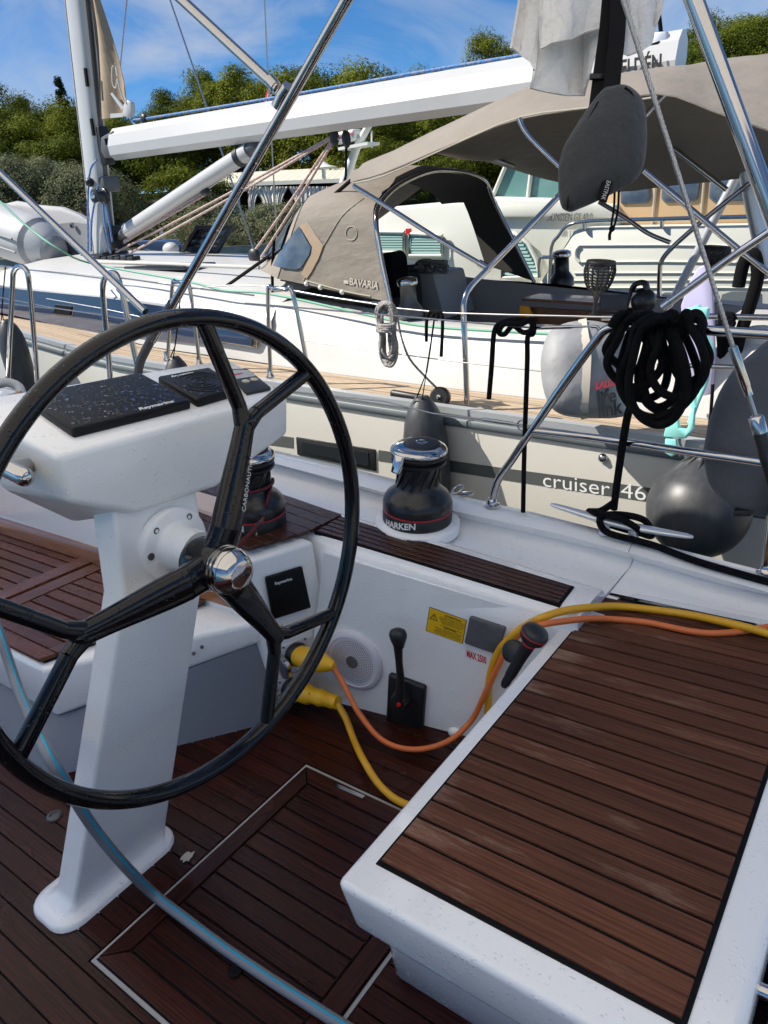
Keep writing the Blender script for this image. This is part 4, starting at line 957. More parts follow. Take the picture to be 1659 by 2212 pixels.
# --- backstay with turnbuckle
bs = thing('backstay', at(1659, 990, y=1.45), 'twisted steel backstay wire with taped turnbuckle slanting past the rope coil', 'backstay')
Bk = lambda px, py: at(px, py, y=1.45)
b0, b1 = Bk(1340, -20), Bk(1592, 778)
def strand(a, b, r, k, turns, ph):
    d = b - a; L = d.length; u = d.normalized(); v = u.orthogonal().normalized(); w = u.cross(v); out = []
    N = int(turns * 8)
    for i in range(N + 1):
        t = 2 * math.pi * i / 8 + ph; out.append(a + d * (i / N) + (v * math.cos(t) + w * math.sin(t)) * r)
    return out
mbw = MB()
for k in range(6): mbw.tube(strand(b0, b1, .0030, k, 26, 2 * math.pi * k / 6), .0017, 6)
build('wire', mbw, MAT['steel_wire'], bs)
bd = (b1 - b0).normalized()
def seg(pa, pb, prof, m, nm):
    a, b = Bk(*pa), Bk(*pb); L = (b - a).length; build(nm, MB().lathe([(r, h * L) for r, h in prof], a, b - a, 22), MAT[m], bs)
seg((1582, 748), (1618, 855), [(.0055, 0), (.0085, .02), (.0085, .80), (.0075, .82), (.0075, 1)], 'steel', 'swage')
seg((1616, 850), (1634, 905), [(.0042, 0), (.0042, 1)], 'steel_wire', 'thread')
seg((1632, 898), (1642, 935), [(.010, 0), (.0135, .12), (.0135, 1)], 'steel', 'sleeve')
seg((1640, 930), (1700, 1150), [(.0125, 0), (.0125, .2), (.0135, .22), (.0125, .3), (.0125, 1)], 'black_plastic', 'tape')

# --- our bimini: its steel frame, and an unseen canopy stretched to shade the cockpit
bim = thing('cockpit_bimini', (-2.6, 1.75, -.75), 'own cockpit bimini with polished steel frame tubes crossing above the wheel', 'bimini')
rows = []
for i in range(25):
    x = -5.2 + 6.4 * i / 24; row = []
    for j in range(13):
        w_ = max(0, min(1, (x + 2.3) / .6)); y = -1.55 + (3.17 + .12 * w_) * j / 12; row.append(V((x, y, .86 + .16 * (1 - ((y - .03) / 1.9) ** 2) + .02 * math.cos(i * 1.05))))
    rows.append(row)
build('canopy', MB().sheet(rows, .004), MAT['own_canvas'], bim)
YT = 1.74
t1a, t1b = at(318, 768, y=YT), at(752, -6, y=YT)
t1d = (t1b - t1a).normalized()
build('main_tube', MB().tube([at(330, 735, y=YT), t1b, t1b + t1d * (.62)], .0150, 18), MAT['steel'], bim)
build('leg_sleeve', MB().tube([at(297, 860, y=YT + .02), at(300, 795, y=YT), at(318, 750, y=YT), at(352, 690, y=YT), at(372, 655, y=YT)], .0175, 16, n=5), MAT['winch_grey'], bim)
j0 = at(612, 205, y=YT); s2a = at(388, -5, y=YT)
build('strut', MB().tube([at(600, 192, y=YT), s2a, s2a + (s2a - j0) * .45], .0150, 18), MAT['steel'], bim)
build('clamp', MB().tube([at(600, 232, y=YT), at(612, 205, y=YT), at(624, 188, y=YT)], .0195, 16), MAT['steel'], bim)
build('eye_end', MB().obox(j0 + V((-.022, 0, .012)), (.018, 0, -.014), (0, .008, 0), (.006, 0, .008)), MAT['steel'], bim, bevel=(.003, 2))
build('end_cap', MB().tube([at(596, 188, y=YT), at(582, 172, y=YT)], .0175, 16), MAT['steel'], bim)
s3a, s3b = at(-5, 368, y=YT), at(314, 673, y=YT)
build('strut', MB().tube([s3b, s3a, s3a + (s3a - s3b) * .8], .0135, 18), MAT['steel'], bim)
for f in (.25, .42, .55, .62):
    c = at(330, 735, y=YT).lerp(t1b, f); build('snap', MB().ball(c + V((.016, -.006, -.004)), .004, 8, 6), MAT['steel'], bim)
# aft bow of the bimini, nearer the stern
a4 = at(1492, -20, y=1.5); b4 = at(1672, 470, y=1.5)
build('aft_tube', MB().tube([a4 + (a4 - b4) * 1.2, a4, b4, b4 + (b4 - a4) * .6], .0155, 18), MAT['steel'], bim)
# ================================================================== HANGING AND OUTBOARD THINGS
def cloth(name, cols, rows, depth, folds, m, parent, th=.003):
    """hanging cloth: cols = list of (px_top, py_top, px_bottom, py_bottom), filled down with folds in depth"""
    P = []
    K = len(cols); NU = K * 5
    for i in range(NU + 1):
        t = i / NU * (K - 1); j = min(int(t), K - 2); f = t - j; f = f * f * (3 - 2 * f)
        a = [cols[j][k] + (cols[j + 1][k] - cols[j][k]) * f for k in range(4)]
        row = []
        for v in range(rows + 1):
            s = v / rows; px = a[0] + (a[2] - a[0]) * s + math.sin(s * 3 + t * 2) * 3 * s; py = a[1] + (a[3] - a[1]) * s
            d = depth + sum(A * math.sin(t * w + ph + s * sk) * (.35 + .65 * s) for A, w, ph, sk in folds)
            row.append(at(px, py, d=d))
        P.append(row)
    return build(name, MB().sheet(P, th), MAT[m], parent)
tw = thing('hanging_towel', at(1230, -60, d=1.70), 'off-white towel hung in folds above the dark pouch', 'towel')
fo = [(.030, 1.15, 0, 1.4), (.012, 2.6, 1.2, -2.0)]
cloth('back_fold', [(1132, -90, 1100, 104), (1160, -90, 1128, 120), (1180, -90, 1150, 138), (1195, -90, 1143, 192), (1215, -90, 1180, 200), (1240, -90, 1222, 208), (1262, -90, 1262, 208), (1280, -90, 1276, 172), (1300, -90, 1290, 112), (1322, -90, 1312, 96)], 30, 1.72, fo, 'towel', tw, .006)
cloth('front_fold', [(1160, -90, 1170, 50), (1180, -90, 1174, 108), (1205, -90, 1192, 96), (1235, -90, 1228, 86), (1268, -90, 1262, 74), (1296, -90, 1296, 64), (1318, -90, 1320, 76), (1330, -90, 1326, 62)], 26, 1.665, [(.020, 1.3, .5, 1.6), (.006, 3.1, .2, 2.5)], 'towel', tw, .006)
cloth('side_fold', [(1345, -90, 1345, 116), (1362, -90, 1360, 122), (1380, -90, 1382, 112), (1400, -90, 1402, 96), (1425, -90, 1420, 60), (1445, -90, 1432, 20)], 26, 1.74, [(.022, 1.5, 1, 1.2), (.007, 3.4, .3, 2.2)], 'towel', tw, .006)
# pouch
ol = [(1302, 193), (1322, 186), (1345, 182), (1366, 190), (1385, 209), (1394, 233), (1397, 268), (1398, 304), (1391, 357), (1371, 391), (1334, 413), (1281, 439), (1250, 452), (1234, 458), (1222, 455), (1213, 447), (1207, 423), (1206, 390), (1207, 357), (1218, 317), (1239, 280), (1268, 235)]
def pillow(outline, cpx, d0, thick, m, name, parent, back=True, e=.55):
    rings = []
    olp = catmull([V((a, b, 0)) for a, b in outline], 3, True)
    for sgn, seq in ((1, [0.02, .12, .3, .5, .7, .86, .95, 1.0]), (-1, [1.0, .95, .86, .7, .5, .3, .12, .02])):
        for k in seq:
            if sgn < 0 and k == 1.0: continue
            h = thick * (1 - k ** 2.6) ** e * sgn
            rings.append([at(cpx[0] + (q.x - cpx[0]) * k, cpx[1] + (q.y - cpx[1]) * k, d=d0 - h) for q in olp])
    return build(name, MB().loft(rings), MAT[m], parent)
po = thing('belt_pouch', at(1300, 200, d=1.5), 'dark grey cloth belt pouch hanging upside down from black webbing', 'pouch')
pillow(ol, (1306, 330), 1.50, .038, 'pouch_cloth', 'bag', po)
zp = [at(a, b, d=1.487) for a, b in [(1349, 190), (1364, 205), (1374, 240), (1377, 300), (1374, 345), (1362, 386)]]
build('zip', MB().tube(zp, .0035, 8, n=5, flat=.6), MAT['black_rope'], po)
build('seam', MB().tube([at(a, b, d=1.479) for a, b in [(1226, 452), (1228, 400), (1226, 358), (1240, 310), (1268, 262), (1292, 220)]], .0013, 6, n=5), MAT['black_rope'], po)
def ribbon(pts, w, name, m, parent, d=None):
    """flat webbing along points, seen broadside"""
    P = [[], []]; C = catmull(pts, 4)
    for i, p in enumerate(C):
        t = (C[min(i + 1, len(C) - 1)] - C[max(i - 1, 0)]).normalized(); s = t.cross(p.normalized()).normalized(); P[0].append(p - s * w); P[1].append(p + s * w)
    return build(name, MB().sheet(P, .002), MAT[m], parent)
ribbon([at(1336, -80, d=1.53), at(1334, 60, d=1.53), at(1325, 150, d=1.515), at(1321, 205, d=1.50)], .0165, 'strap', 'caulk', po)
ribbon([at(1322, -80, d=1.56), at(1310, 60, d=1.56), at(1298, 150, d=1.545), at(1288, 230, d=1.52)], .0150, 'strap', 'caulk', po)
build('buckle', MB().obox(at(1292, 166, d=1.535), CR @ V((.018, 0, 0)), CR @ V((0, .006, 0)), CR @ V((0, 0, .004))), MAT['black_plastic'], po, bevel=(.002, 2))
pr_, pu_ = (CR @ V((.30, .95, 0))).normalized(), (CR @ V((-.95, .30, .0))).normalized()
pc = at(1306, 412, d=1.470)
build('label_patch', MB().obox(pc, pr_ * .022, pu_ * .011, (CR @ V((0, 0, 1))) * .0012), MAT['caulk'], po)
rr_ = -pr_; ru_ = -pu_
build('lettering', text_mb('EASTPAK', .0125, pc - rr_ * .021 - ru_ * .002 + CR @ V((0, 0, .0018)), rr_, ru_, th=.0002, sx=.8), MAT['silver_print'], po)
mbc = MB()
for o in (-4, 5): mbc.tube([at(1332 + o, 408, d=1.51), at(1330 + o, 450, d=1.51), at(1324 + o * .8, 485, d=1.51), at(1323, 492, d=1.51)], .0024, 8, n=4)
mbc.ball(at(1322, 494, d=1.51), .0065, 10, 8); mbc.tube([at(1322, 494, d=1.51), at(1317, 506, d=1.51), at(1317, 518, d=1.51)], .0032, 8, n=3)
build('draw_cord', mbc, MAT['black_rope'], po)

# grey padded cover hung on the rail
ol = [(1700, 722), (1659, 735), (1626, 762), (1585, 798), (1553, 849), (1533, 904), (1524, 945), (1520, 986), (1530, 1040), (1552, 1072), (1585, 1098), (1621, 1111), (1659, 1119), (1740, 1128), (1800, 1100), (1830, 900), (1780, 760)]
gc = thing('rail_cover', at(1650, 1110, y=2.12), 'dark grey cloth cover bulging outside the stern rail', 'cover')
gd = at(1600, 950, y=2.15).dot(CR @ V((0, 0, -1)))
pillow(ol, (1665, 930), gd, .10, 'grey_cover', 'cloth_shell', gc, e=.5)
build('strap_end', MB().obox(at(1605, 1107, d=gd - .02), (.022, .01, 0), (0, .01, 0), (0, 0, .010)), MAT['black_plastic'], gc, bevel=(.004, 2))

# ball fender between the boats
def lathe_px(prof, base, axis): return MB().lathe(prof, base, axis, 48)
bc = at(1508, 1100, y=2.86); br = 107 * bc.dot(CR @ V((0, 0, -1))) / FPX
bf = thing('ball_fender', bc - V((0, 0, br)), 'big round black ball fender hanging between the two hulls by the grey cover', 'fender', 'black fenders')
tilt = V((.04, .10, 1)).normalized()
prof = [(max(br * math.cos(math.radians(t)), .001) * 1.0, br * math.sin(math.radians(t))) for t in range(-90, 52, 8)]
prof += [(br * .56, br * .80), (br * .42, br * .93), (br * .26, br * 1.02), (br * .16, br * 1.10), (br * .13, br * 1.18)]
build('ball', MB().lathe(prof, bc, tilt, 48), MAT['fender_rubber'], bf)
mbn = MB()
for k in range(8):
    a = 2 * math.pi * k / 8; d = V((math.cos(a), math.sin(a), 0))
    mbn.tube([bc + d * br * .60 + tilt * br * .78, bc + d * br * .36 + tilt * br * .99, bc + d * br * .15 + tilt * br * 1.15], .006, 6, n=3)
build('neck_ribs', mbn, MAT['fender_rubber'], bf)
build('eye', MB().lathe([(br * .13, br * 1.16), (br * .15, br * 1.2), (br * .13, br * 1.3), (.004, br * 1.34)], bc, tilt, 20), MAT['fender_rubber'], bf)
build('lanyard', MB().tube([bc + tilt * br * 1.3, at(1535, 900, y=2.75), at(1540, 830, y=2.78)], .006, 8), MAT['black_rope'], bf)
def long_fender(px, py_top, wpx, y, length, label, rope):
    top = at(px, py_top, y=y); dep = top.dot(CR @ V((0, 0, -1))); r = wpx / 2 * dep / FPX
    t = thing('fender', top - V((0, 0, length)), label, 'fender', 'black fenders')
    o = top - V((0, 0, length))
    pr = [(r * .15, 0), (r * .5, r * .3), (r * .85, r * .9), (r, r * 1.6), (r, length - r * 2.3), (r * .97, length - r * 1.7), (r * .86, length - r * 1.1), (r * .66, length - r * .55), (r * .42, length - r * .18), (r * .30, length), (r * .1, length + r * .02)]
    build('body', MB().lathe(pr, o, (0, 0, 1), 40), MAT['fender_rubber'], t)
    build('eye_hole', MB().lathe([(r * .17, -.004), (r * .17, .004), (0, .005)], top + V((.0, -r * .40, -r * .26)), (.1, -1, .35), 16), MAT['caulk'], t)
    build('lanyard', MB().tube([top + V((-.02, -r * .3, -r * .2)), at(*rope[0], y=y), top + V((.02, -r * .3, -r * .2))], .004, 8), MAT['black_rope'], t)
    build('lanyard', MB().tube([at(*q, y=y) for q in rope], .0045, 8, n=3), MAT['black_rope'], t)
    return t
# ================================================================== NEIGHBOURING YACHT
YH = 3.10                                     # plane of its near topside
def interp(tab, x):
    if x <= tab[0][0]: a, b = tab[0], tab[1]
    else:
        for a, b in zip(tab, tab[1:]):
            if x <= b[0]: break
    t = (x - a[0]) / (b[0] - a[0]); return a[1] + (b[1] - a[1]) * t
SHEER = [(-12, .06), (-10, -.16), (-8, -.36), (-6.17, -.55), (-4.96, -.715), (-3.09, -.86), (-2.0, -.93), (-1.31, -.97), (-.48, -1.02), (1.2, -1.10)]
EDGE = [(-13, 4.9), (-12, 4.45), (-10, 3.75), (-8, 3.32), (-6.5, 3.16), (-5, YH), (1.2, YH)]
zt = lambda x: interp(SHEER, x); ye = lambda x: interp(EDGE, x)
XS = [-13 + .5 * i for i in range(29)]
ny = thing('sailing_yacht', (-4, 4.9, -2.2), 'cream-hulled sailing yacht moored alongside with grey cruiser 46 stripe', 'yacht')
build('hull', MB().loft([[V((x, ye(x), zt(x))), V((x, ye(x), zt(x) - .10)), V((x, ye(x), -1.75)), V((x, ye(x) + .12, -2.0)), V((x, ye(x) + .5, -2.5)), V((x, 9.8 - ye(x) - .5, -2.5)), V((x, 9.8 - ye(x), -1.75)), V((x, 9.8 - ye(x), zt(x)))] for x in XS], closed_v=False, caps=False), MAT['hull_cream'], ny)
build('deck', MB().loft([[V((x, ye(x) + .01, zt(x) - .03)), V((x, 9.79 - ye(x), zt(x) - .03))] for x in XS if x < -4], closed_v=False, caps=False), MAT['deck_white'], ny)
build('side_deck', MB().loft([[V((x, ye(x) + .01, zt(x) - .03)), V((x, 3.75, zt(x) - .03))] for x in XS if x >= -4], closed_v=False, caps=False), MAT['deck_white'], ny)
def rail(name, prof, m, x0=-13, x1=1.2): # closed profile (dy,dz) swept along the sheer
    xs = [x0 + (x1 - x0) * i / 40 for i in range(41)]
    build(name, MB().loft([[V((x, ye(x) + a, zt(x) + b)) for a, b in prof] for x in xs], smooth=False), MAT[m], ny)
rail('toe_rail', [(-.012, -.012), (-.012, .022), (.026, .026), (.030, -.012)], 'toe_rail')
rail('rub_rail', [(-.010, -.075), (-.016, -.070), (-.016, -.038), (-.010, -.033), (.004, -.033), (.004, -.075)], 'rub_rail')
# teak side deck, plank by plank
for k in range(9):
    a, b = .04 + k * .046, .04 + (k + 1) * .046 - .006
    xs = [-8.5 + 9.3 * i / 30 for i in range(31)]
    build('deck_plank', MB().loft([[V((x, ye(x) + a, zt(x) - .028)), V((x, ye(x) + a, zt(x) - .018)), V((x, ye(x) + b, zt(x) - .018)), V((x, ye(x) + b, zt(x) - .028))] for x in xs], smooth=False), MAT['teak_grey'], ny)
hp_ = lambda px, py, off=.0: at(px, py, y=YH - off)
def slab(parent, name, pts, m, out, y=YH, inn=.004, bev=None):
    q = [at(a, b, y=y) for a, b in pts]
    return build(name, MB().prism2([p + V((0, inn, 0)) for p in q], [p + V((0, -out, 0)) for p in q]), MAT[m], parent, bevel=bev)
slab(ny, 'stripe', [(818, 972), (1075, 1009), (1420, 1056), (1700, 1094), (1700, 1128), (1420, 1086), (1075, 1034), (818, 995)], 'stripe_grey', .003)
slab(ny, 'stripe', [(420, 915), (634, 945), (634, 968), (420, 938)], 'stripe_grey', .003)
for w_, p_ in (('cruiser', (1171, 1050)), ('46', (1340, 1074))): build('lettering', text_mb(w_, .104, hp_(*p_, .0036), hp_(1405, 1084, .006) - hp_(1171, 1050, .006), (0, 0, 1), bold=-.0004, th=.0002, sx=1.16), MAT['white_print'], ny)
pt = slab(ny, 'port_light', [(641, 943), (812, 970), (814, 1017), (644, 982)], 'black_plastic', .012, bev=(.008, 2))
slab(pt, 'pane', [(656, 953), (799, 976), (800, 1006), (658, 975)], 'dark_glass', .016)
for px, py in ((1303, 989),):
    build('hull_bolt', MB().lathe([(.022, 0), (.021, .010), (.012, .020), (0, .022)], hp_(px, py), (0, -1, 0), 24), MAT['steel'], ny)
# coachroof and cockpit coaming: one lofted moulding
TL = [at(*p, y=3.75) for p in [(0, 597), (217, 612), (357, 626), (430, 634), (640, 657), (800, 684), (855, 698), (998, 710), (1198, 718), (1400, 727), (1659, 742)]]
TLx = sorted([(p.x, p.z) for p in TL])
ztl = lambda x: interp(TLx, x)
BT = sorted([(p.x, p.z) for p in [at(0, 623, y=3.62), at(217, 641, y=3.62), at(357, 661, y=3.62), at(480, 690, y=3.62)]])
rf = []
for i in range(30):
    x = -9.0 + 5.3 * i / 29
    k = max(0, min(1, (x + 9.0) / 1.2)); zb = zt(x) - .02
    yb = max(3.58, ye(x) + .42)
    zz = ztl(x); zz = zb + (zz - zb) * (.25 + .75 * k)
    rf.append([V((x, yb, zb)), V((x, yb + .05, zb + (zz - zb) * .72)), V((x, yb + .10, zb + (zz - zb) * .88)), V((x, yb + .18, zz)), V((x, yb + .36, zz + .045 * k)), V((x, 4.4, zz + .085 * k)), V((x, 4.9, zz + .10 * k)), V((x, 5.5, zz + .08 * k)), V((x, 6.1, zz - .02)), V((x, 6.2, zb))])
build('coachroof', MB().loft(rf, closed_v=False, caps=False), MAT['deck_white'], ny)
cm = []
for i in range(24):
    x = -3.72 + 4.6 * i / 23; zb = zt(x) - .02; zz = ztl(x)
    cm.append([V((x, 3.56, zb)), V((x, 3.60, zb + .10)), V((x, 3.66, zz - .10)), V((x, 3.70, zz - .03)), V((x, 3.76, zz)), V((x, 3.95, zz + .004)), V((x, 3.99, zz - .02)), V((x, 4.02, -1.3))])
build('cockpit_coaming', MB().loft(cm, closed_v=False, caps=False), MAT['deck_white'], ny)
fc = [at(*p, y=5.75) for p in [(840, 590), (935, 588), (1050, 604), (1195, 613), (1420, 640), (1659, 668)]]
build('far_coaming', MB().prism2([V((p.x, 5.75, -1.3)) for p in fc] + [V((fc[-1].x, 6.1, -1.3)), V((fc[0].x, 6.1, -1.3))], fc + [fc[-1] + V((0, .35, -.02)), fc[0] + V((0, .35, -.02))]), MAT['cockpit_grey'], ny)
bk = [at(*p, y=5.2) for p in [(905, 590), (935, 592), (962, 690), (915, 700)]]
build('companionway_step', MB().prism(bk, (0, .5, 0)), MAT['cockpit_grey'], ny, bevel=(.02, 2))
build('cockpit_floor', MB().box(-3.7, 1.0, 4.0, 5.8, -1.36, -1.3), MAT['cockpit_grey'], ny)
# cabin side window band with an opening port
yb0 = 3.575
wb = [at(*p, y=yb0) for p in [(-60, 612), (0, 621), (217, 642), (357, 662), (470, 690), (545, 712), (548, 740), (440, 742), (212, 716), (75, 691), (-60, 662)]]
wbn = build('cabin_window', MB().prism2([p + V((0, .08, 0)) for p in wb], [p + V((0, -.004, 0)) for p in wb]), MAT['navy_glass'], ny)
def port(pts, m):
    c = [at(*p, y=yb0 - .006) for p in pts]; cc = sum(c, V()) / len(c)
    f = build('port_frame', MB().prism2([p + V((0, .01, 0)) for p in [cc + (p - cc) * 1.16 for p in c]], [cc + (p - cc) * 1.16 for p in c]), MAT['steel'], wbn, bevel=(.003, 1))
    build('port_pane', MB().prism2([p + V((0, .004, 0)) for p in c], [p + V((0, -.010, 0)) for p in c]), MAT[m], wbn)
port([(121, 658), (157, 662), (153, 681), (117, 677)], 'caulk')
port([(240, 678), (272, 682), (268, 704), (236, 700)], 'navy_glass')
port([(444, 697), (547, 712), (545, 748), (440, 731)], 'navy_glass')
# roof hatch lying flat, raised smoked hatch, winches, blocks
slab_h = [at(*p, y=4.5) for p in [(340, 588), (415, 578)]]
hz_ = rf[20][5].z
build('roof_hatch', MB().obox(V((-5.6, 4.35, ztl(-5.6) + .085)), (.42, 0, -.02), (0, .18, 0), (0, 0, .016)), MAT['dark_glass'], ny, bevel=(.01, 2))
rh = thing('raised_hatch', at(420, 570, y=5.4), 'smoked hatch standing open in its black frame on the coachroof', 'hatch')
hq = [at(*p, y=5.4) for p in [(373, 568), (424, 487), (503, 487), (456, 566)]]
hc_ = sum(hq, V()) / 4
hi_ = [hc_ + (p - hc_) * .80 for p in hq]
for i in range(4):
    j = (i + 1) % 4; build('frame_bar', MB().prism2([hq[i], hq[j], hi_[j], hi_[i]], [p + V((0, .04, 0)) for p in (hq[i], hq[j], hi_[j], hi_[i])]), MAT['black_plastic'], rh)
build('pane', MB().prism2([p + V((0, .012, 0)) for p in hi_], [p + V((0, .024, 0)) for p in hi_]), MAT['dark_glass'], rh)

# --- spars
YM = 4.90
my = lambda px, py, y=YM: at(px, py, y=y)
mast = thing('mast', my(229, 548), 'tall white mast with dark slots and rope tracks at the boom end', 'mast')
m0, m1 = my(229, 556), my(167, -30)
md = (m1 - m0).normalized(); m1 = m0 + md * 16
def spar(name, a, b, hx, hy, parent, m, up, n=20, e=.8, taper=1.0):
    d = (b - a).normalized(); u = V(up); u = (u - d * u.dot(d)).normalized(); w = d.cross(u); rg = []
    for c, k in ((a, 1.0), (b, taper)): rg.append([c + u * (k * hx * math.copysign(abs(math.cos(t)) ** e, math.cos(t))) + w * (k * hy * math.copysign(abs(math.sin(t)) ** e, math.sin(t))) for t in [2 * math.pi * i / n for i in range(n)]])
    return build(name, MB().loft(rg), MAT[m], parent)
sect = spar('section', m0, m1, .145, .085, mast, 'spar_white', (1, 0, 0), e=.7)
spar('track', m0 + V((.137, 0, 0)), m1 + V((.137, 0, 0)), .018, .030, mast, 'winch_grey', (1, 0, 0), 12)
def on_m(px, py): return at(px, py, y=YM - .088)
for (a, b) in (((184, 147), (189, 187)), ((197, 256), (203, 293))):
    build('slot', MB().tube([on_m(*a), on_m(*b)], .026, 12, flat=.4, up=(1, 0, 0)), MAT['caulk'], mast)
for k, (off, m) in enumerate(((-.10, 'white_rope'), (.03, 'steel_wire'))):
    build('halyard', MB().tube([m0 + V((off, -.075, .05)), m0 + md * 12 + V((off, -.075, 0))], .005, 6), MAT[m], mast)
wm = my(246, 424)
mw = build('mast_winch', MB().lathe([(.075, 0), (.075, .03), (.058, .04), (.05, .10), (.066, .115), (.066, .13), (.03, .14), (0, .14)], wm + V((0, -.10, 0)), (0, -1, .1), 28), MAT['black_metal'], mast)
build('winch_cap', MB().lathe([(.03, .14), (.028, .152), (0, .155)], wm + V((0, -.10, 0)), (0, -1, .1), 20), MAT['steel'], mw)
build('winch_base', MB().obox(my(236, 398), (.045, 0, 0), (0, .09, 0), (0, 0, .07)), MAT['winch_grey'], mast, bevel=(.01, 2))
build('clutch', MB().obox(my(250, 512), (.045, 0, 0), (0, .10, 0), (0, 0, .11)), MAT['black_plastic'], mast, bevel=(.01, 2))
build('mast_collar', MB().obox(my(226, 556), (.21, 0, 0), (0, .16, 0), (0, 0, .05)), MAT['black_plastic'], mast, bevel=(.01, 2))
build('cheek_block', MB().ball(my(214, 393) + V((0, -.11, 0)), .045, 14, 10), MAT['black_plastic'], mast)
for k, p in enumerate([((237, 400), (222, 470), (220, 540)), ((247, 440), (250, 480), (262, 545)), ((250, 430), (258, 470), (266, 520)), ((234, 345), (216, 385), (213, 540))]):
    build('halyard_tail', MB().tube([my(*q) + V((0, -.13, 0)) for q in p], .010, 8, n=4), MAT['blue_rope'], mast)
boom = thing('boom', my(250, 314), 'long white boom reaching aft from the mast over the taupe sprayhood', 'boom')
b0, b1 = my(252, 312), my(1140, 176); bdv = (b1 - b0).normalized(); b2 = b1 + bdv * .95
bs_ = spar('section', b0, b2, .150, .100, boom, 'spar_white', (0, .35, 1), 10, .9)
for f_ in bs_.data.polygons: f_.use_smooth = False
build('gooseneck', MB().prism2([my(x, y) + V((0, -.07, 0)) for x, y in [(231, 297), (256, 283), (261, 341), (238, 342), (230, 325)]], [my(x, y) + V((0, .07, 0)) for x, y in [(231, 297), (256, 283), (261, 341), (238, 342), (230, 325)]]), MAT['winch_grey'], boom, bevel=(.01, 2))
for p in (((243, 300), (246, 313)), ((248, 299), (251, 314))):
    build('slot', MB().tube([my(*q) + V((0, -.078, 0)) for q in p], .014, 8), MAT['caulk'], boom)
build('mast_pin', MB().obox(my(226, 315), (.05, 0, 0), (0, .05, 0), (0, 0, .17)), MAT['black_plastic'], boom, bevel=(.01, 2))
ep = at(1404, 105, y=YM); 
epb = [at(x, y, y=YM - .06) for x, y in [(1388, 88), (1404, 70), (1440, 66), (1446, 92), (1428, 118), (1412, 150), (1388, 156), (1384, 120)]]
end = build('end_fitting', MB().prism(epb, (0, .12, 0)), MAT['aluminium'], boom, bevel=(.012, 2))
build('sheave_slot', MB().prism([at(x, y, y=YM - .075) for x, y in [(1396, 98), (1424, 88), (1420, 108), (1398, 116)]], (0, .02, 0)), MAT['caulk'], end)
build('lettering', text_mb('SELDÉN', .110, at(1326, 165, y=YM - .128), bdv, (0, 0, 1), bold=.003, th=.001, sx=.72), MAT['black_print'], boom)
build('topping_lift', MB().tube([at(1428, 72, y=YM), at(1418, -20, y=YM)], .012, 8), MAT['black_rope'], boom)
build('outhaul', MB().tube([my(286, 258), my(311, 257), my(600, 210), my(900, 157), my(1110, 122), my(1390, 76)], .011, 8, n=2), MAT['blue_rope'], boom)
build('outhaul_block', MB().ball(my(311, 257), .045, 14, 10, (1, .5, 1)), MAT['black_plastic'], boom)
build('outhaul_tail', MB().tube([my(285, 262), my(295, 272), my(303, 274), my(311, 258)], .012, 8, n=4), MAT['blue_rope'], boom)
vang = thing('boom_vang', my(268, 508), 'white rigid vang strut slanting from the mast foot up to the boom', 'boom vang')
v0, v1 = my(276, 498), my(540, 325); spar('strut', v0, v1, .072, .072, vang, 'spar_white', (0, 0, 1), 20, 1)
vd = (v1 - v0).normalized()
build('upper_slider', MB().tube([my(536, 327), my(556, 312)], .060, 16), MAT['winch_grey'], vang)
build('collar', MB().tube([my(515, 341), my(524, 335)], .079, 20), MAT['black_plastic'], vang)
build('foot', MB().tube([my(258, 512), my(276, 498)], [.03, .065], 14), MAT['winch_grey'], vang)
build('tackle_block', MB().ball(my(443, 413) , .05, 14, 10, (1.4, .5, .8)), MAT['black_plastic'], vang)
for a in ((443, 414), (447, 418)): build('tackle', MB().tube([my(*a), my(268, 520 + (a[0] - 443))], .012, 8), MAT['pink_rope'], vang)
build('tackle_wire', MB().tube([my(447, 410), my(536, 345)], .007, 8), MAT['steel_wire'], vang)
# furled mainsail corner
sl = thing('mainsail', my(222, 258), 'tan mainsail corner half furled into the mast', 'sail')
P = []
for i in range(13):
    t = i / 12; L_ = [(190, -40), (200, 80), (210, 170), (220, 258)]; R_ = [(203, -40), (240, 90), (264, 178), (279, 250)]
    def lr(A): s = t * 3; j = min(int(s), 2); return (A[j][0] + (A[j + 1][0] - A[j][0]) * (s - j), A[j][1] + (A[j + 1][1] - A[j][1]) * (s - j))
    a, b = lr(L_), lr(R_)
    P.append([my(a[0] + (b[0] - a[0]) * k / 8, a[1] + (b[1] - a[1]) * k / 8) + V((0, .03 * math.sin(k * .8 + i * .3), 0)) for k in range(9)])
build('cloth', MB().sheet(P, .006), MAT['sail_tan'], sl)
cb = [my(*p) + V((0, -.03, 0)) for p in [(272, 226), (280, 216), (288, 222), (290, 244), (280, 254), (270, 250)]]
build('clew_board', MB().prism(cb, (0, .05, 0)), MAT['spar_white'], sl, bevel=(.01, 2))
build('batten_tab', MB().prism([my(*p) + V((0, -.025, 0)) for p in [(243, 203), (247, 200), (272, 232), (268, 238)]], (0, .02, 0)), MAT['spar_white'], sl)
build('foot_tape', MB().prism([my(*p) + V((0, -.025, 0)) for p in [(243, 246), (270, 244), (270, 253), (243, 255)]], (0, .02, 0)), MAT['spar_white'], sl)
build('tie_line', MB().tube([my(*p) + V((0, -.04, 0)) for p in [(254, 142), (250, 150), (251, 180), (258, 190), (262, 160), (258, 146), (266, 190), (276, 220)]], .007, 6, n=4), MAT['white_rope'], sl)
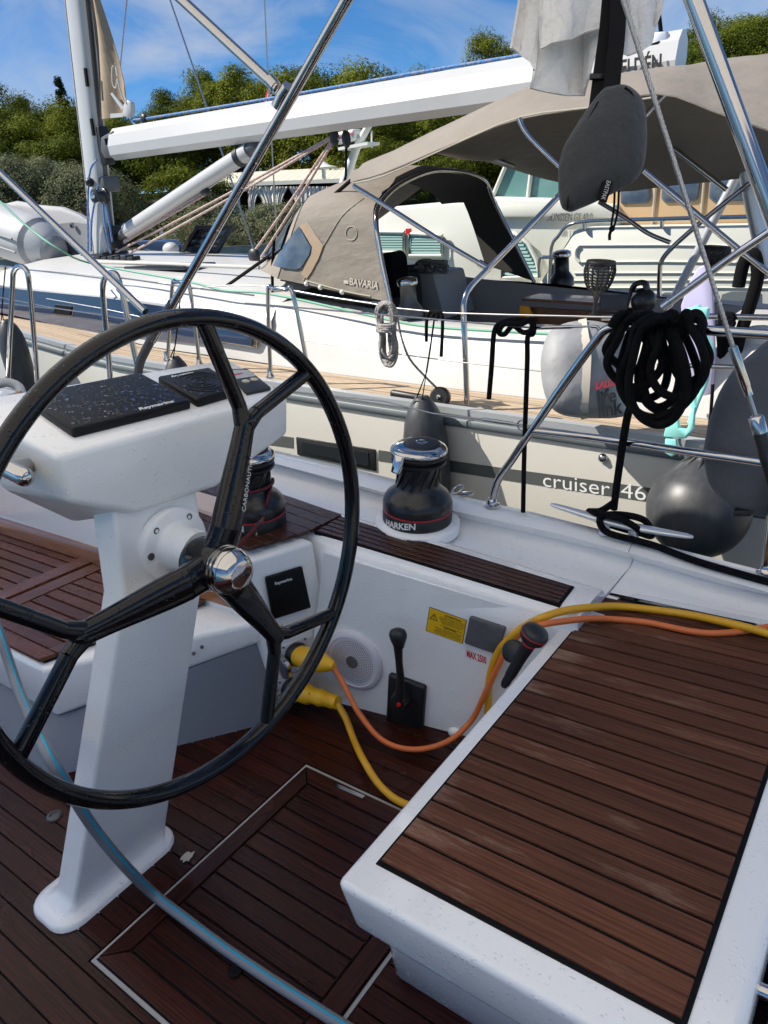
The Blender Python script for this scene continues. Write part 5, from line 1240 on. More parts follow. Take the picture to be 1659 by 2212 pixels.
# standing and running rigging
def line(name, pts, r, m, label, cat, n=1, group=None): return one(name, MB().tube(pts, r, 8, n=n), MAT[m], label, cat, group)
line('stay', [my(274, 0, 4.7) + (my(274, 0, 4.7) - my(260, 142, 4.7)) * .3, my(260, 142, 4.7)], .006, 'steel_wire', 'thin wire running up from the clew of the tan sail', 'stay')
line('shroud', [at(362, -15, y=5.9), at(436, 200, y=5.9), at(500, 390, y=5.9), at(555, 560, y=5.9)], .009, 'steel_wire', 'dark shroud slanting down behind the boom and vang', 'stay')
line('far_backstay', [at(571, -15, y=6.6), at(578, 150, y=6.6), at(592, 400, y=6.6), at(598, 520, y=6.6)], .008, 'steel_wire', 'thin upright stay crossing the striped rope falls', 'stay')
ms = thing('mainsheet', my(545, 560), 'pink-flecked mainsheet falls fanning from the boom block to the coachroof', 'rope')
for a, b in (((722, 292), (250, 545)), ((722, 296), (270, 553)), ((716, 305), (540, 555)), ((724, 300), (564, 556)), ((745, 290), (722, 300))):
    build('fall', MB().tube([my(*a), my((a[0] + b[0]) / 2, (a[1] + b[1]) / 2 + 4), my(*b)], .011, 8, n=4), MAT['pink_rope'], ms)
build('boom_block', MB().ball(my(722, 295), .060, 14, 10, (.7, .5, 1.2)), MAT['black_plastic'], ms)
build('boom_block', MB().ball(my(748, 300), .055, 14, 10, (.7, .5, 1.2)), MAT['black_plastic'], ms)
build('deck_block', MB().ball(my(549, 553), .070, 16, 12, (1, .5, 1)), MAT['black_plastic'], ms)
build('hanger', MB().tube([my(748, 302), my(747, 380), my(742, 400)], .010, 8), MAT['black_rope'], ms)
for i, (a, b) in enumerate((((722, 294), (722, 275)), ((748, 298), (750, 268)))): build('shackle', MB().tube([my(*a), my(*b)], .012, 8), MAT['steel'], ms)
st_ = one('preventer_strap', MB().tube([at(462, 637, y=3.95), at(600, 540, y=3.95), at(700, 440, y=3.95), at(760, 388, y=3.95)], .013, 8, flat=.5), MAT['black_rope'], 'black strap stretched diagonally past the sprayhood window', 'strap')
line('coachroof_line', [at(200, 566, y=4.2), at(350, 570, y=4.2), at(560, 578, y=4.2)], .016, 'white_rope', 'white braided line lying along the coachroof', 'rope')
line('black_strop', [at(592, 520, y=3.9), at(588, 580, y=3.9), at(589, 640, y=3.9)], .011, 'black_rope', 'black strop hanging from the shackle beside the sprayhood', 'rope')
for k in range(7):
    build('rope_clutch', MB().obox(my(205 + k * 14, 560 - (k % 2) * 2, 4.6), (.045, 0, 0), (0, .05, 0), (0, 0, .028)), MAT['black_plastic'], ny, bevel=(.008, 2))
# green jackline along the side deck
gl = [(-5, 430), (60, 490), (130, 540), (200, 570), (400, 607), (480, 627), (560, 632), (640, 646), (720, 664), (800, 682), (855, 694), (905, 703), (998, 711), (1198, 722)]
P_ = [at(a, b, y=(3.30 if a < 140 else 3.66)) for a, b in gl]
line('jackline', P_, .008, 'green_line', 'pale green jackline running along the coachroof edge', 'rope', n=4)

# --- sprayhood
sh = thing('sprayhood', at(656, 609, y=3.78), 'taupe canvas sprayhood with clear side window over the companionway', 'sprayhood')
H1 = [at(a, b, y=y) for a, b, y in [(600, 602, 3.80), (618, 545, 3.80), (643, 470, 3.84), (662, 432, 3.95), (688, 415, 4.2)]]
z1_ = H1[-1].z + .03; x1_ = H1[-1].x
H1 += [V((x1_ - .02, 4.75, z1_ + .05)), V((x1_ - .02, 5.35, z1_ + .02)), V((x1_, 5.80, z1_ - .16)), V((x1_, 5.95, z1_ - .6))]
H2 = [at(a, b, y=y) for a, b, y in [(838, 652, 3.76), (816, 545, 3.79), (806, 470, 3.82), (818, 428, 3.97), (868, 386, 4.45), (945, 362, 5.05), (1035, 380, 5.62), (1068, 440, 5.86), (1150, 606, 5.95)]]
def refine(h): return catmull(h, 5)
A, B = refine(H1), refine(H2); JF = 36          # beyond this the far side is an open window
rows = []
for k in range(13):
    t = k / 12; rows.append([a.lerp(b, t) + V((0, 0, .05 * math.sin(math.pi * t) * max(0, math.sin(math.pi * j / (len(A) - 1))))) for j, (a, b) in enumerate(zip(A, B))])
build('canopy', MB().sheet([r[:JF] for r in rows], .006), MAT['taupe_canvas'], sh)
build('far_wing', MB().sheet([r[JF - 1:] for r in rows[5:]], .006), MAT['taupe_shade'], sh)  # far side coloured dark for the shade under the hood roof
build('inner_shade', MB().sheet([[p + V((0, (.02 if j < 14 else -.0), -.016)) for j, p in enumerate(r[:JF])] for r in rows], .003), MAT['taupe_shade'], sh)  # dark inner layer added to stand for shade under the canvas
S0 = [at(563, 583, y=3.95), at(575, 566, y=4.2), at(590, 556, y=4.9), at(680, 560, y=5.6), at(760, 575, y=5.9)]
S0r = []
Fr = catmull(S0, 10)
for j in range(len(A)):
    t = j / (len(A) - 1) * (len(Fr) - 1); i = min(int(t), len(Fr) - 2); S0r.append(Fr[i].lerp(Fr[i + 1], t - i))
rows = [[a.lerp(s, k / 6) for a, s in zip(A, S0r)] for k in range(7)]
build('front_panel', MB().sheet([r[:JF - 3] for r in rows], .005), MAT['taupe_canvas'], sh)
fw = [r[6:20] for r in rows[1:6]]
fwn = [[p + V((-.016, -.012, .008)) for p in r] for r in fw]
build('front_window', MB().sheet(fwn, .003), MAT['clear_vinyl'], sh)
from mathutils.bvhtree import BVHTree
def drape(px_rows, objs, off=.008):
    """points laid on the surface of already built canvas, lifted a little"""
    bv = []
    for o in objs:
        m = o.matrix_basis if o.parent is None else M4.Translation(o.parent.location)
        bv.append(BVHTree.FromPolygons([m @ v.co for v in o.data.vertices], [tuple(p.vertices) for p in o.data.polygons]))
    out = []
    for row in px_rows:
        r_ = []
        for a, b in row:
            d = ray(a, b).normalized(); best = min((h[3] for h in (t.ray_cast(V((0, 0, 0)), d) for t in bv) if h[0] is not None), default=None)
            r_.append(d * ((best if best else 6.0) - off))
        out.append(r_)
    return out
sh_c = [o for o in sh.children if o.name.split('.')[0] in ('canopy', 'front_panel')]
top_e, bot_e = [(606, 540), (626, 514), (646, 489), (655, 505), (663, 520), (672, 534)], [(590, 573), (606, 577), (622, 580), (638, 582), (650, 578), (668, 550)]
build('side_window', MB().sheet(drape([[(t[0] + (b[0] - t[0]) * k / 6, t[1] + (b[1] - t[1]) * k / 6) for k in range(7)] for t, b in zip(top_e, bot_e)], sh_c, .012), .002), MAT['clear_vinyl'], sh)
ia, oa = [(646, 487), (660, 510), (674, 533), (672, 550), (656, 580), (650, 592)], [(660, 482), (680, 505), (698, 530), (688, 558), (672, 588), (662, 602)]
build('window_binding', MB().sheet(drape([[(t[0] + (b[0] - t[0]) * k / 3, t[1] + (b[1] - t[1]) * k / 3) for k in range(4)] for t, b in zip(catmull([V((*p, 0)) for p in ia], 3), catmull([V((*p, 0)) for p in oa], 3))], sh_c, .010) if False else drape([[(ia[i][0] + (oa[i][0] - ia[i][0]) * k / 3, ia[i][1] + (oa[i][1] - ia[i][1]) * k / 3) for k in range(4)] for i in range(6)], sh_c, .010), .002), MAT['sail_tan'], sh)
def seam(pts, y=3.75, r=.004): build('seam', MB().tube(drape([[(p.x, p.y) for p in catmull([V((a, b, 0)) for a, b in pts], 4)]], sh_c, .003)[0], r, 6), MAT['seam'], sh)
seam([(655, 606), (680, 560), (705, 520), (740, 465), (786, 428)]); seam([(662, 480), (680, 505), (698, 530)])
seam([(763 - 4 + 12 * math.cos(t), 504 + 15 * math.sin(t)) for t in [i * math.pi / 8 for i in range(17)]], 3.74, .003)
seam([(660, 606), (740, 628), (800, 640)])
dr1 = lambda a, b, off=.006: drape([[(a, b)]], sh_c, off)[0][0]
bo, bo2 = dr1(754, 615), dr1(786, 620)
build('lettering', text_mb('BAVARIA', .062, bo, bo2 - bo, dr1(755, 605) - bo, bold=.001, th=.001, sx=.95), MAT['strap_beige'], sh)
build('logo', MB().sheet(drape([[(743, 605), (743, 612)], [(753, 606.5), (753, 613.5)]], sh_c, .006), .003), MAT['strap_beige'], sh)
for a, b in ((662, 616), (692, 624), (739, 634), (788, 645)): build('stud', MB().ball(dr1(a, b - 3, .004), .016, 10, 8), MAT['pale_plastic'], sh)
build('aft_hoop', MB().tube([p + V((.02, 0, -.02)) for p in B], .016, 12), MAT['steel'], sh)
q = [at(a, b, y=4.9) for a, b in [(820, 548), (835, 545), (843, 560), (852, 640), (836, 650)]]
one('black_jacket', MB().prism(q, (0, .25, 0)), MAT['black_rope'], 'black cloth bundle hanging inside the sprayhood opening', 'cloth', bevel=(.03, 3))
rq = random.Random(9)
one('rope_pile', MB().tube([at(930 + rq.uniform(-38, 38), 578 + rq.uniform(-14, 8), y=5.3 + rq.uniform(-.1, .1)) for _ in range(46)], .014, 8, n=4), MAT['grey_rope'], 'tangled grey rope pile on the cabin top under the sprayhood', 'rope')
# --- bimini of the neighbour
nb = thing('neighbour_bimini', at(1009, 875, y=3.2), 'wide taupe bimini canopy with dark underside stretched on steel bows', 'bimini')
ST = [[(757, 394, 3.72), (772, 362, 4.0), (880, 330, 4.9), (1045, 346, 6.0)], [(829, 378, 3.72), (832, 336, 4.1), (950, 318, 5.0), (1110, 362, 6.0)], [(985, 308, 3.72), (990, 262, 4.1), (1080, 270, 5.0), (1200, 389, 6.0)], [(1124, 251, 3.72), (1130, 196, 4.15), (1200, 215, 5.0), (1330, 416, 6.0)],
      [(1269, 231, 3.72), (1290, 172, 4.2), (1340, 195, 5.0), (1450, 402, 6.0)], [(1419, 207, 3.72), (1425, 152, 4.25), (1470, 180, 5.0), (1560, 386, 6.0)], [(1540, 241, 3.72), (1535, 140, 4.5), (1560, 170, 5.1), (1662, 370, 6.0)], [(1660, 274, 3.72), (1650, 126, 4.6), (1680, 160, 5.2), (1790, 352, 6.0)], [(1800, 320, 3.72), (1780, 130, 4.6), (1800, 160, 5.2), (1900, 340, 6.0)]]
cols = [catmull([at(a, b, y=y) for a, b, y in s], 6) for s in ST]
P = []
for j in range(len(cols[0])): P.append(catmull([c[j] for c in cols], 3))
P = [[p + V((0, 0, .012 * math.sin(i * 1.9 + j * .5))) for j, p in enumerate(r)] for i, r in enumerate(P)]
build('canopy', MB().sheet(list(map(list, zip(*P))), .006), MAT['taupe_canvas'], nb)
def bseam(pts, y): build('seam', MB().tube([at(a, b, y=y) for a, b in pts], .004, 6, n=3), MAT['seam'], nb)
bseam([(760, 396), (829, 380), (985, 310), (1124, 253), (1269, 233), (1419, 209)], 3.70)
def btube(pts, y, r=.0140, nm='frame_tube', n=5, m='steel'):
    return build(nm, MB().tube([at(p[0], p[1], y=(p[2] if len(p) > 2 else y)) for p in pts], r, 12, n=n), MAT[m], nb)
btube([(1009, 872, 3.2), (1005, 760, 3.2), (1002, 690, 3.22), (1003, 650, 3.25), (1018, 618, 3.3), (1055, 580, 3.4), (1120, 514, 3.5), (1212, 418, 3.7)], 3.2, .0150)
btube([(764, 402), (830, 442), (940, 512), (1034, 568)], 3.70)
btube([(1035, 568), (1050, 577), (1058, 582)], 3.55, .02)
btube([(1122, 256), (1130, 275), (1150, 302), (1205, 356), (1395, 371), ][:4], 3.70)
btube([(1205, 356), (1290, 425)], 3.70); btube([(1392, 369), (1480, 442), (1580, 526), (1662, 592), (1760, 670)], 3.68)
btube([(1436, 660), (1500, 614), (1580, 556), (1659, 503), (1760, 430)], 3.3, .0160)
btube([(1432, 664), (1448, 652)], 3.3, .021)
btube([(1294, 436), (1350, 470), (1400, 504), (1448, 524)], 5.9, .017)
btube([(1424, 640), (1425, 590), (1430, 562), (1455, 532), (1520, 475), (1619, 396)], 5.9, .018)
btube([(1410, 286), (1480, 340), (1570, 410)], 5.6, .017)
btube([(1445, 196), (1425, 215), (1395, 250)], 4.4, .015)
btube([(1112, 358), (1000, 320), (940, 316)], 5.6, .012)
gan = thing('stern_arch', at(1459, 640, y=6.3), 'matt aluminium poles of a stern arch behind the backstay', 'arch')
build('pole', MB().tube([at(1455, 645, y=6.3), at(1560, 440, y=6.3), at(1665, 235, y=6.3)], .034, 14), MAT['aluminium'], gan)
build('pole', MB().tube([at(1606, 320, y=6.0), at(1630, 450, y=6.0), at(1662, 600, y=6.0)], .060, 16), MAT['aluminium'], gan)
# --- guard rails
gr = thing('guard_rail', at(1009, 876, y=3.2), 'stanchion gates and twin guard wires along the cream yacht', 'guard rail')
def gate(b0, b1, t0, t1, y=3.16):
    build('stanchion_gate', MB().tube([at(*b0, y=y), at(*t0, y=y), at((t0[0] * .8 + t1[0] * .2), min(t0[1], t1[1]) - 12, y=y), at((t0[0] * .3 + t1[0] * .7), min(t0[1], t1[1]) - 10, y=y), at(*t1, y=y), at(*b1, y=y)], .0128, 12, n=6), MAT['steel'], gr)
    for b in (b0, b1): build('foot', MB().lathe([(.028, -.004), (.028, .008), (.018, .02), (.014, .06)], at(*b, y=y), seg=18), MAT['steel'], gr)
gate((585, 815), (672, 831), (579, 636), (634, 640)); gate((362, 778), (432, 790), (372, 622), (411, 628))
def wire(pts, y, r=.0032, m='steel_wire'): build('wire', MB().tube([at(*p, y=y) for p in pts], r, 8), MAT[m], gr)
wire([(-20, 575), (160, 590), (372, 614)], 3.16); wire([(411, 624), (500, 616), (576, 618)], 3.16)
wire([(636, 628), (700, 640), (799, 655), (859, 666), (963, 676), (1100, 680), (1240, 683), (1420, 688)], 3.16, .0042)
wire([(656, 734), (720, 745), (823, 760), (998, 783), (1168, 802), (1300, 820)], 3.16)
wire([(100, 645), (230, 668), (372, 700)], 3.16); wire([(411, 700), (500, 706), (585, 712)], 3.16)
build('top_rail', MB().tube([at(1300, 686, y=3.3), at(1450, 682, y=3.3), at(1659, 686, y=3.3), at(1800, 690, y=3.3)], .0127, 12), MAT['steel'], gr)
build('bow', MB().tube([at(1420, 790, y=3.3), at(1500, 790, y=3.3), at(1659, 796, y=3.3)], .011, 12), MAT['steel'], gr)
# our own forward gates, seen left of the wheel
og = thing('own_gate_rail', at(235, 840, y=1.93), 'two polished inverted-U gate stanchions on our own gunwale left of the wheel', 'gate rail')
def ugate(pts, y): build('stanchion_gate', MB().tube([at(*p, y=y) for p in pts], .0125, 14, n=6), MAT['steel'], og)
ugate([(14, 880), (20, 760), (27, 620), (29, 590), (38, 577), (50, 577), (60, 592), (66, 640), (76, 760), (84, 880)], 1.93)
ugate([(242, 880), (236, 790), (226, 680), (222, 625), (228, 598), (240, 590), (252, 594), (262, 625), (272, 670), (290, 760), (305, 830)], 1.93)
build('upper_wire', MB().tube([at(-20, 570, y=1.93), at(30, 577, y=1.93)], .003, 8), MAT['steel_wire'], og)
build('upper_wire', MB().tube([at(62, 583, y=1.93), at(145, 592, y=1.93), at(226, 602, y=1.93)], .003, 8), MAT['steel_wire'], og)
build('upper_wire', MB().tube([at(260, 600, y=1.93), at(400, 620, y=1.93), at(549, 638, y=1.93)], .003, 8), MAT['steel_wire'], og)
build('lower_wire', MB().tube([at(-10, 640, y=1.93), at(110, 664, y=1.93), at(280, 690, y=1.93)], .0028, 8), MAT['steel_wire'], og)
# --- fenders of the neighbour
long_fender(911, 856, 99, 2.985, .66, 'long black fender with lanyard hanging beside the after winch against the cream hull', [(921, 805), (930, 748), (938, 690)])
long_fender(376, 770, 66, 3.0, .55, 'black fender tip showing behind the console between the stanchions', [(378, 748), (384, 700), (390, 640)])
long_fender(12, 690, 58, 2.9, .8, 'black fender at the far forward gate stanchion', [(4, 670), (8, 620), (12, 575)])
line('fender_hitch', [at(a, b, y=2.98) for a, b in [(921, 738), (922, 690), (930, 674), (945, 676), (944, 690), (934, 682), (948, 674), (956, 690), (953, 770)]], .0085, 'black_rope', 'thin black lanyard knotted on the guard wire above the long fender', 'rope', n=4)
# grey rope hank under the sprayhood corner
hk = thing('rope_hank', at(835, 790, y=3.12), 'speckled grey rope hank tied and hanging from the guard wire under the sprayhood', 'rope')
rr = random.Random(11); pts = []
for k in range(13):
    w = rr.uniform(10, 22); top, bot = rr.uniform(652, 664), rr.uniform(770, 792); cx = 835 + rr.uniform(-6, 6)
    for j in range(10):
        t = 2 * math.pi * j / 10; sy = math.sin(t); mid = .45 + .55 * min(1, abs((top + (bot - top) * (sy + 1) / 2) - 706) / 40)
        xs = (w + (12 if sy < -.2 else 2)) * mid
        pts.append(at(cx - 4 + math.cos(t) * xs + (sy + 1) * 3, top + (bot - top) * (sy + 1) / 2, y=3.10 + rr.uniform(-.03, .03)))
build('loops', MB().tube(pts, .0085, 8, n=4), MAT['grey_rope'], hk)
wrp = []
for k in range(22):
    t = k * 1.15; wrp.append(at(834 + math.cos(t) * 20, 700 + k * .8, y=3.08 - .03 + math.sin(t) * .05))
build('wraps', MB().tube(wrp, .0085, 8, n=4), MAT['grey_rope'], hk)
line('grey_line', [at(a, b, y=3.2) for a, b in [(858, 680), (866, 725), (885, 775), (920, 815), (940, 835), (948, 845)]], .006, 'grey_rope', 'single grey line trailing from the hank to the deck block', 'rope', n=4)
dbk = at(951, 858, y=3.2)
dbt = thing('deck_block', dbk, 'black turning block on the toe rail beside the long fender', 'block')
build('sheave', MB().lathe([(.0, -.03), (.045, -.03), (.055, -.015), (.055, .015), (.045, .03), (0, .03)], dbk, (.3, -1, .3), 24), MAT['black_plastic'], dbt)
build('bolt', MB().lathe([(.014, .03), (.012, .038), (0, .04)], dbk, (.3, -1, .3), 14), MAT['steel'], dbt)
one('fairlead', MB().obox(at(880, 858, y=3.17), (.11, 0, -.01), (0, .02, 0), (0, 0, .03)), MAT['black_plastic'], 'dark fairlead on the toe rail left of the deck block', 'fairlead', bevel=(.02, 3))
# cockpit winches and furniture
def far_winch(px, py, y, s, label, m):
    o = at(px, py, y=y); t = thing('cockpit_winch', o, label, 'winch')
    build('drum', MB().lathe([(r * s, h * s) for r, h in [(.085, 0), (.085, .05), (.07, .075), (.052, .10), (.05, .19), (.062, .20)]], o, seg=28), MAT[m], t)
    build('cap', MB().lathe([(r * s, h * s) for r, h in [(.066, .20), (.068, .215), (.062, .235), (.04, .245), (.0, .25)]], o, seg=28), MAT['steel'], t)
far_winch(886, 686, 3.9, 1.0, 'grey winch with chrome top on the coaming behind the rope hank', 'winch_grey')
far_winch(1214, 618, 5.9, 1.15, 'dark winch on the far cockpit coaming of the neighbour', 'black_metal')
tb = thing('cockpit_table', at(1230, 700, y=4.9), 'varnished wooden cockpit table on the neighbouring yacht', 'table')
build('top', MB().prism2([at(a, b, y=y) for a, b, y in [(1127, 650, 4.7), (1400, 668, 4.7), (1400, 652, 5.1), (1165, 640, 5.1)]], [at(a, b, y=y) + V((0, 0, .02)) for a, b, y in [(1127, 650, 4.7), (1400, 668, 4.7), (1400, 652, 5.1), (1165, 640, 5.1)]]), MAT['table_wood'], tb)
build('leaf', MB().prism([at(a, b, y=4.72) for a, b in [(1140, 664), (1400, 680), (1400, 720), (1155, 712)]], (0, .03, 0)), MAT['table_wood'], tb)
one('orange_towel', MB().prism([at(a, b, y=4.65) for a, b in [(1120, 664), (1126, 660), (1140, 663), (1156, 700), (1152, 712), (1122, 705)]], (0, .04, 0)), MAT['orange_cloth'], 'orange cloth draped over the end of the cockpit table', 'cloth', bevel=(.012, 2))
one('rolled_mat', MB().tube([at(1297, 655, y=4.6), at(1370, 652, y=4.7)], .05, 14), MAT['rail_blue'] if 'rail_blue' in MAT else MAT['grey_cover'], 'rolled grey-blue mat lying on the cockpit table', 'mat')
def torch(px_b, py_b, px_t, py_t, y, label):
    a, b = at(px_b, py_b, y=y), at(px_t, py_t, y=y); L = (b - a).length; ax_ = (b - a); t = thing('garden_torch', a, label, 'torch lamp', 'solar torch lamps')
    build('stem', MB().lathe([(.03, 0), (.012, L * .03), (.012, L * .28), (.022, L * .40), (.050, L * .48)], a, ax_, 16), MAT['black_plastic'], t)
    prof = [(.050, .48), (.066, .58), (.078, .74), (.080, .84), (.072, .95)]
    mbc = MB(); u = ax_.normalized(); v = u.orthogonal().normalized(); w = u.cross(v)
    for k in range(18):
        aa = 2 * math.pi * k / 18; mbc.tube([a + u * (L * h) + (v * math.cos(aa) + w * math.sin(aa)) * r for r, h in prof], .0042, 5, n=2)
    for i in range(9):
        h = .50 + .44 * i / 8; r = interp([(hh, rr2) for rr2, hh in prof], h)
        mbc.tube([a + u * (L * h) + (v * math.cos(t_) + w * math.sin(t_)) * r for t_ in [j * math.pi / 10 for j in range(20)]], .0035, 5, closed=True)
    build('cage', mbc, MAT['black_plastic'], t)
    build('rim', MB().lathe([(.074, L * .94), (.078, L * .96), (.074, L), (.02, L * 1.01), (0, L * 1.01)], a, ax_, 24), MAT['black_plastic'], t)
    build('diffuser', MB().lathe([(.03, L * .50), (.045, L * .6), (.05, L * .9), (.0, L * .93)], a, ax_, 16), MAT['rib_grey'], t)
torch(1283, 680, 1299, 563, 3.9, 'black cage torch lamp standing upright on the stern rail')
torch(1536, 590, 1548, 532, 4.6, 'small black cage torch lamp behind the crossing frame tubes')
gd_ = at(1386, 650, y=4.4)
sg = thing('steering_console', gd_, 'black compass binnacle with steel guard beside the torch lamp', 'binnacle')
build('guard', MB().tube([at(a, b, y=4.4) for a, b in [(1361, 665), (1364, 640), (1368, 620), (1380, 611), (1394, 613), (1398, 632)]], .016, 10, n=5, flat=2.2), MAT['black_plastic'], sg)
build('bowl', MB().ball(at(1389, 650, y=4.4), .075, 16, 12), MAT['black_metal'], sg)
build('steel_foot', MB().prism([at(a, b, y=4.35) for a, b in [(1358, 664), (1367, 632), (1375, 632), (1370, 664)]], (0, .02, 0)), MAT['steel'], sg)
# life-sling bag on the guard rail
lb = thing('rescue_bag', at(1240, 900, y=3.05), 'grey rescue bag marked life link strapped to the guard rail', 'bag')
ol = [(1185, 720), (1215, 700), (1260, 692), (1305, 697), (1345, 715), (1362, 760), (1366, 820), (1358, 880), (1345, 900), (1290, 904), (1230, 900), (1195, 885), (1176, 850), (1168, 800), (1170, 760)]
ld = at(1265, 800, y=3.02).dot(DEP)
pillow(ol, (1266, 800), ld, .13, 'bag_grey', 'bag_body', lb, e=.45)
ribbon([at(1258, 690, d=ld - .03), at(1262, 720, d=ld - .10), at(1268, 760, d=ld - .128), at(1266, 820, d=ld - .134), at(1262, 880, d=ld - .095), at(1264, 904, d=ld - .01)], .017, 'strap', 'strap_beige', lb)
tdr = (at(1340, 828, d=ld - .13) - at(1286, 840, d=ld - .13)).normalized(); tup = (at(1286, 815, d=ld - .13) - at(1288, 840, d=ld - .13)).normalized()
build('lettering', text_mb('LALIZAS', .040, at(1287, 841, d=ld - .136), tdr, tup, bold=.001, th=.001, sx=.8, shear=.15), MAT['red_print'], lb)
build('lettering', text_mb('life', .085, at(1290, 876, d=ld - .130), tdr, tup, bold=.002, th=.001, sx=.85), MAT['black_print'], lb)
build('lettering', text_mb('link', .085, at(1292, 903, d=ld - .112), tdr, tup, bold=.002, th=.001, sx=.85), MAT['black_print'], lb)
# towels and swimwear hung on the neighbour's stern rail
def hung(name, pts, y, m, label, cat, amp=.02):
    q = [at(a, b, y=y) for a, b in pts]
    return one(name, MB().prism(q, (0, .03, 0)), MAT[m], label, cat, bevel=(.010, 2))
hung('lilac_towel', [(1470, 660), (1488, 610), (1505, 580), (1520, 572), (1535, 585), (1540, 650), (1544, 760), (1538, 850), (1500, 870), (1475, 800)], 3.6, 'lilac_cloth', 'pale lilac board cover standing behind the black rope coil', 'cover')
mt = thing('mint_swimsuit', at(1480, 960, y=3.0), 'mint green swimsuit dangling from the rail under the black rope coil', 'swimsuit')
build('strap', MB().tube([at(a, b, y=3.05) for a, b in [(1505, 660), (1520, 720), (1535, 760), (1520, 800), (1500, 840), (1500, 880)]], .015, 8, n=4, flat=.4), MAT['mint_cloth'], mt)
build('strap', MB().tube([at(a, b, y=3.05) for a, b in [(1530, 770), (1525, 820), (1505, 870), (1490, 915)]], .011, 8, n=4, flat=.4), MAT['mint_cloth'], mt)
build('cup', MB().prism([at(a, b, y=3.02) for a, b in [(1432, 944), (1442, 905), (1462, 890), (1466, 925), (1482, 930), (1492, 905), (1500, 880), (1497, 930), (1480, 948)]], (0, .03, 0)), MAT['mint_cloth'], mt, bevel=(.008, 2))
build('tie', MB().prism([at(a, b, y=3.02) for a, b in [(1436, 948), (1460, 950), (1464, 980), (1450, 988), (1434, 978)]], (0, .02, 0)), MAT['mint_cloth'], mt, bevel=(.006, 2))
build('clip', MB().obox(at(1505, 677, y=3.05), (.045, 0, 0), (0, .02, 0), (0, 0, .022)), MAT['mint_cloth'], mt, bevel=(.008, 2))
# black hoses, wheel and ropes on its quarter
for k, (pl_, r, lab) in enumerate([([(1595, 620), (1606, 570), (1622, 550), (1632, 556), (1636, 600), (1620, 660), (1600, 720), (1590, 760)], .028, 'black hose loop standing by the stern arch'),
                                    ([(1555, 700), (1560, 760), (1545, 820), (1530, 850)], .024, 'black cable bundle hanging below the stern rail'),
                                    ([(1580, 690), (1572, 740), (1555, 790), (1560, 840)], .018, 'second black cable hanging beside the cable bundle')]):
    line('black_hose', [at(a, b, y=3.7) for a, b in pl_], r, 'black_rope', lab, 'hose', n=4)
one('stern_locker', MB().prism([at(a, b, y=3.75) for a, b in [(1545, 700), (1700, 705), (1700, 860), (1545, 860)]], (0, .5, 0)), MAT['deck_white'], 'pale stern locker behind the black hoses', 'locker', bevel=(.03, 3))
line('rail_lashing', [at(1570 + 14 * math.cos(k * .9), 676 + k * 1.6 + 6 * math.sin(k * .9), y=3.28) for k in range(18)], .012, 'black_rope', 'black lashing wound round the neighbouring top rail', 'rope', n=3)
# ================================================================== HARBOUR, SHORE AND HILL
HF = V((DEP.x, DEP.y, 0)).normalized(); HR = V((HF.y, -HF.x, 0))       # level directions: out over the bay, and along the shore
def lev(s, t): return -2.2 - .013 * s - .05 * t
def st_of(p): return p.dot(HF), p.dot(HR)
def gp(s, t, z): return HF * s + HR * t + V((0, 0, z))
build('water', MB().add([gp(-900, -900, lev(-900, -900)), gp(1500, -900, lev(1500, -900)), gp(1500, 900, lev(1500, 900)), gp(-900, 900, lev(-900, 900))], [(0, 1, 2, 3)]), MAT['water'])['kind'] = 'structure'
# ridge profile measured where the tree tops meet the sky
SKY = []
for px, py in [(-500, 215), (0, 222), (110, 232), (230, 262), (330, 250), (450, 225), (560, 205), (700, 195), (850, 185), (1000, 165), (1080, 160), (1200, 150), (1450, 90), (1560, 60), (1660, 50), (2200, 20)]:
    r = ray(px, py); k = 116 / r.dot(HF); SKY.append(((r * k).dot(HR), (r * k).z))
def ground(s, t):
    base = lev(s, t)
    if s < 52: return base - 1.0
    q = base + 2.0
    if s < 66: return q
    top = interp(SKY, t) - 9.6
    k = min(1, (s - 66) / 50); k = k * k * (3 - 2 * k) * .35 + k * .65
    z = q + (top - q) * k
    if s > 116: z -= (s - 116) * .12
    return z
# unseen quay added astern to bounce sun into the cockpit; shore power leads there
build('bounce_quay', MB().box(2.9, 16, -18, 26, -2.4, -1.15), MAT['quay_concrete'])['kind'] = 'structure'
rows = []
ss = [51.9, 52, 54, 58, 62, 66, 70, 75, 80, 86, 92, 100, 108, 116, 125, 140, 170, 230]
tt = [-190 + 7 * i for i in range(55)]
rg_ = random.Random(2)
build('hillside', MB().grid([[gp(s, t, ground(s, t) + (rg_.uniform(-.5, .5) if s > 68 else 0)) for t in tt] for s in ss]), MAT['hill_gap_shade'])['kind'] = 'structure'
qm = MB()
for i in range(54):
    a, b = tt[i], tt[i + 1]
    qm.add([gp(51.6, a, lev(52, a) - 1), gp(51.6, b, lev(52, b) - 1), gp(51.6, b, lev(52, b) + 2.05), gp(51.6, a, lev(52, a) + 2.05), gp(56, b, lev(56, b) + 2.05), gp(56, a, lev(56, a) + 2.05)], [(0, 1, 2, 3), (3, 2, 4, 5)])
build('quay', qm, MAT['stone'])['kind'] = 'structure'

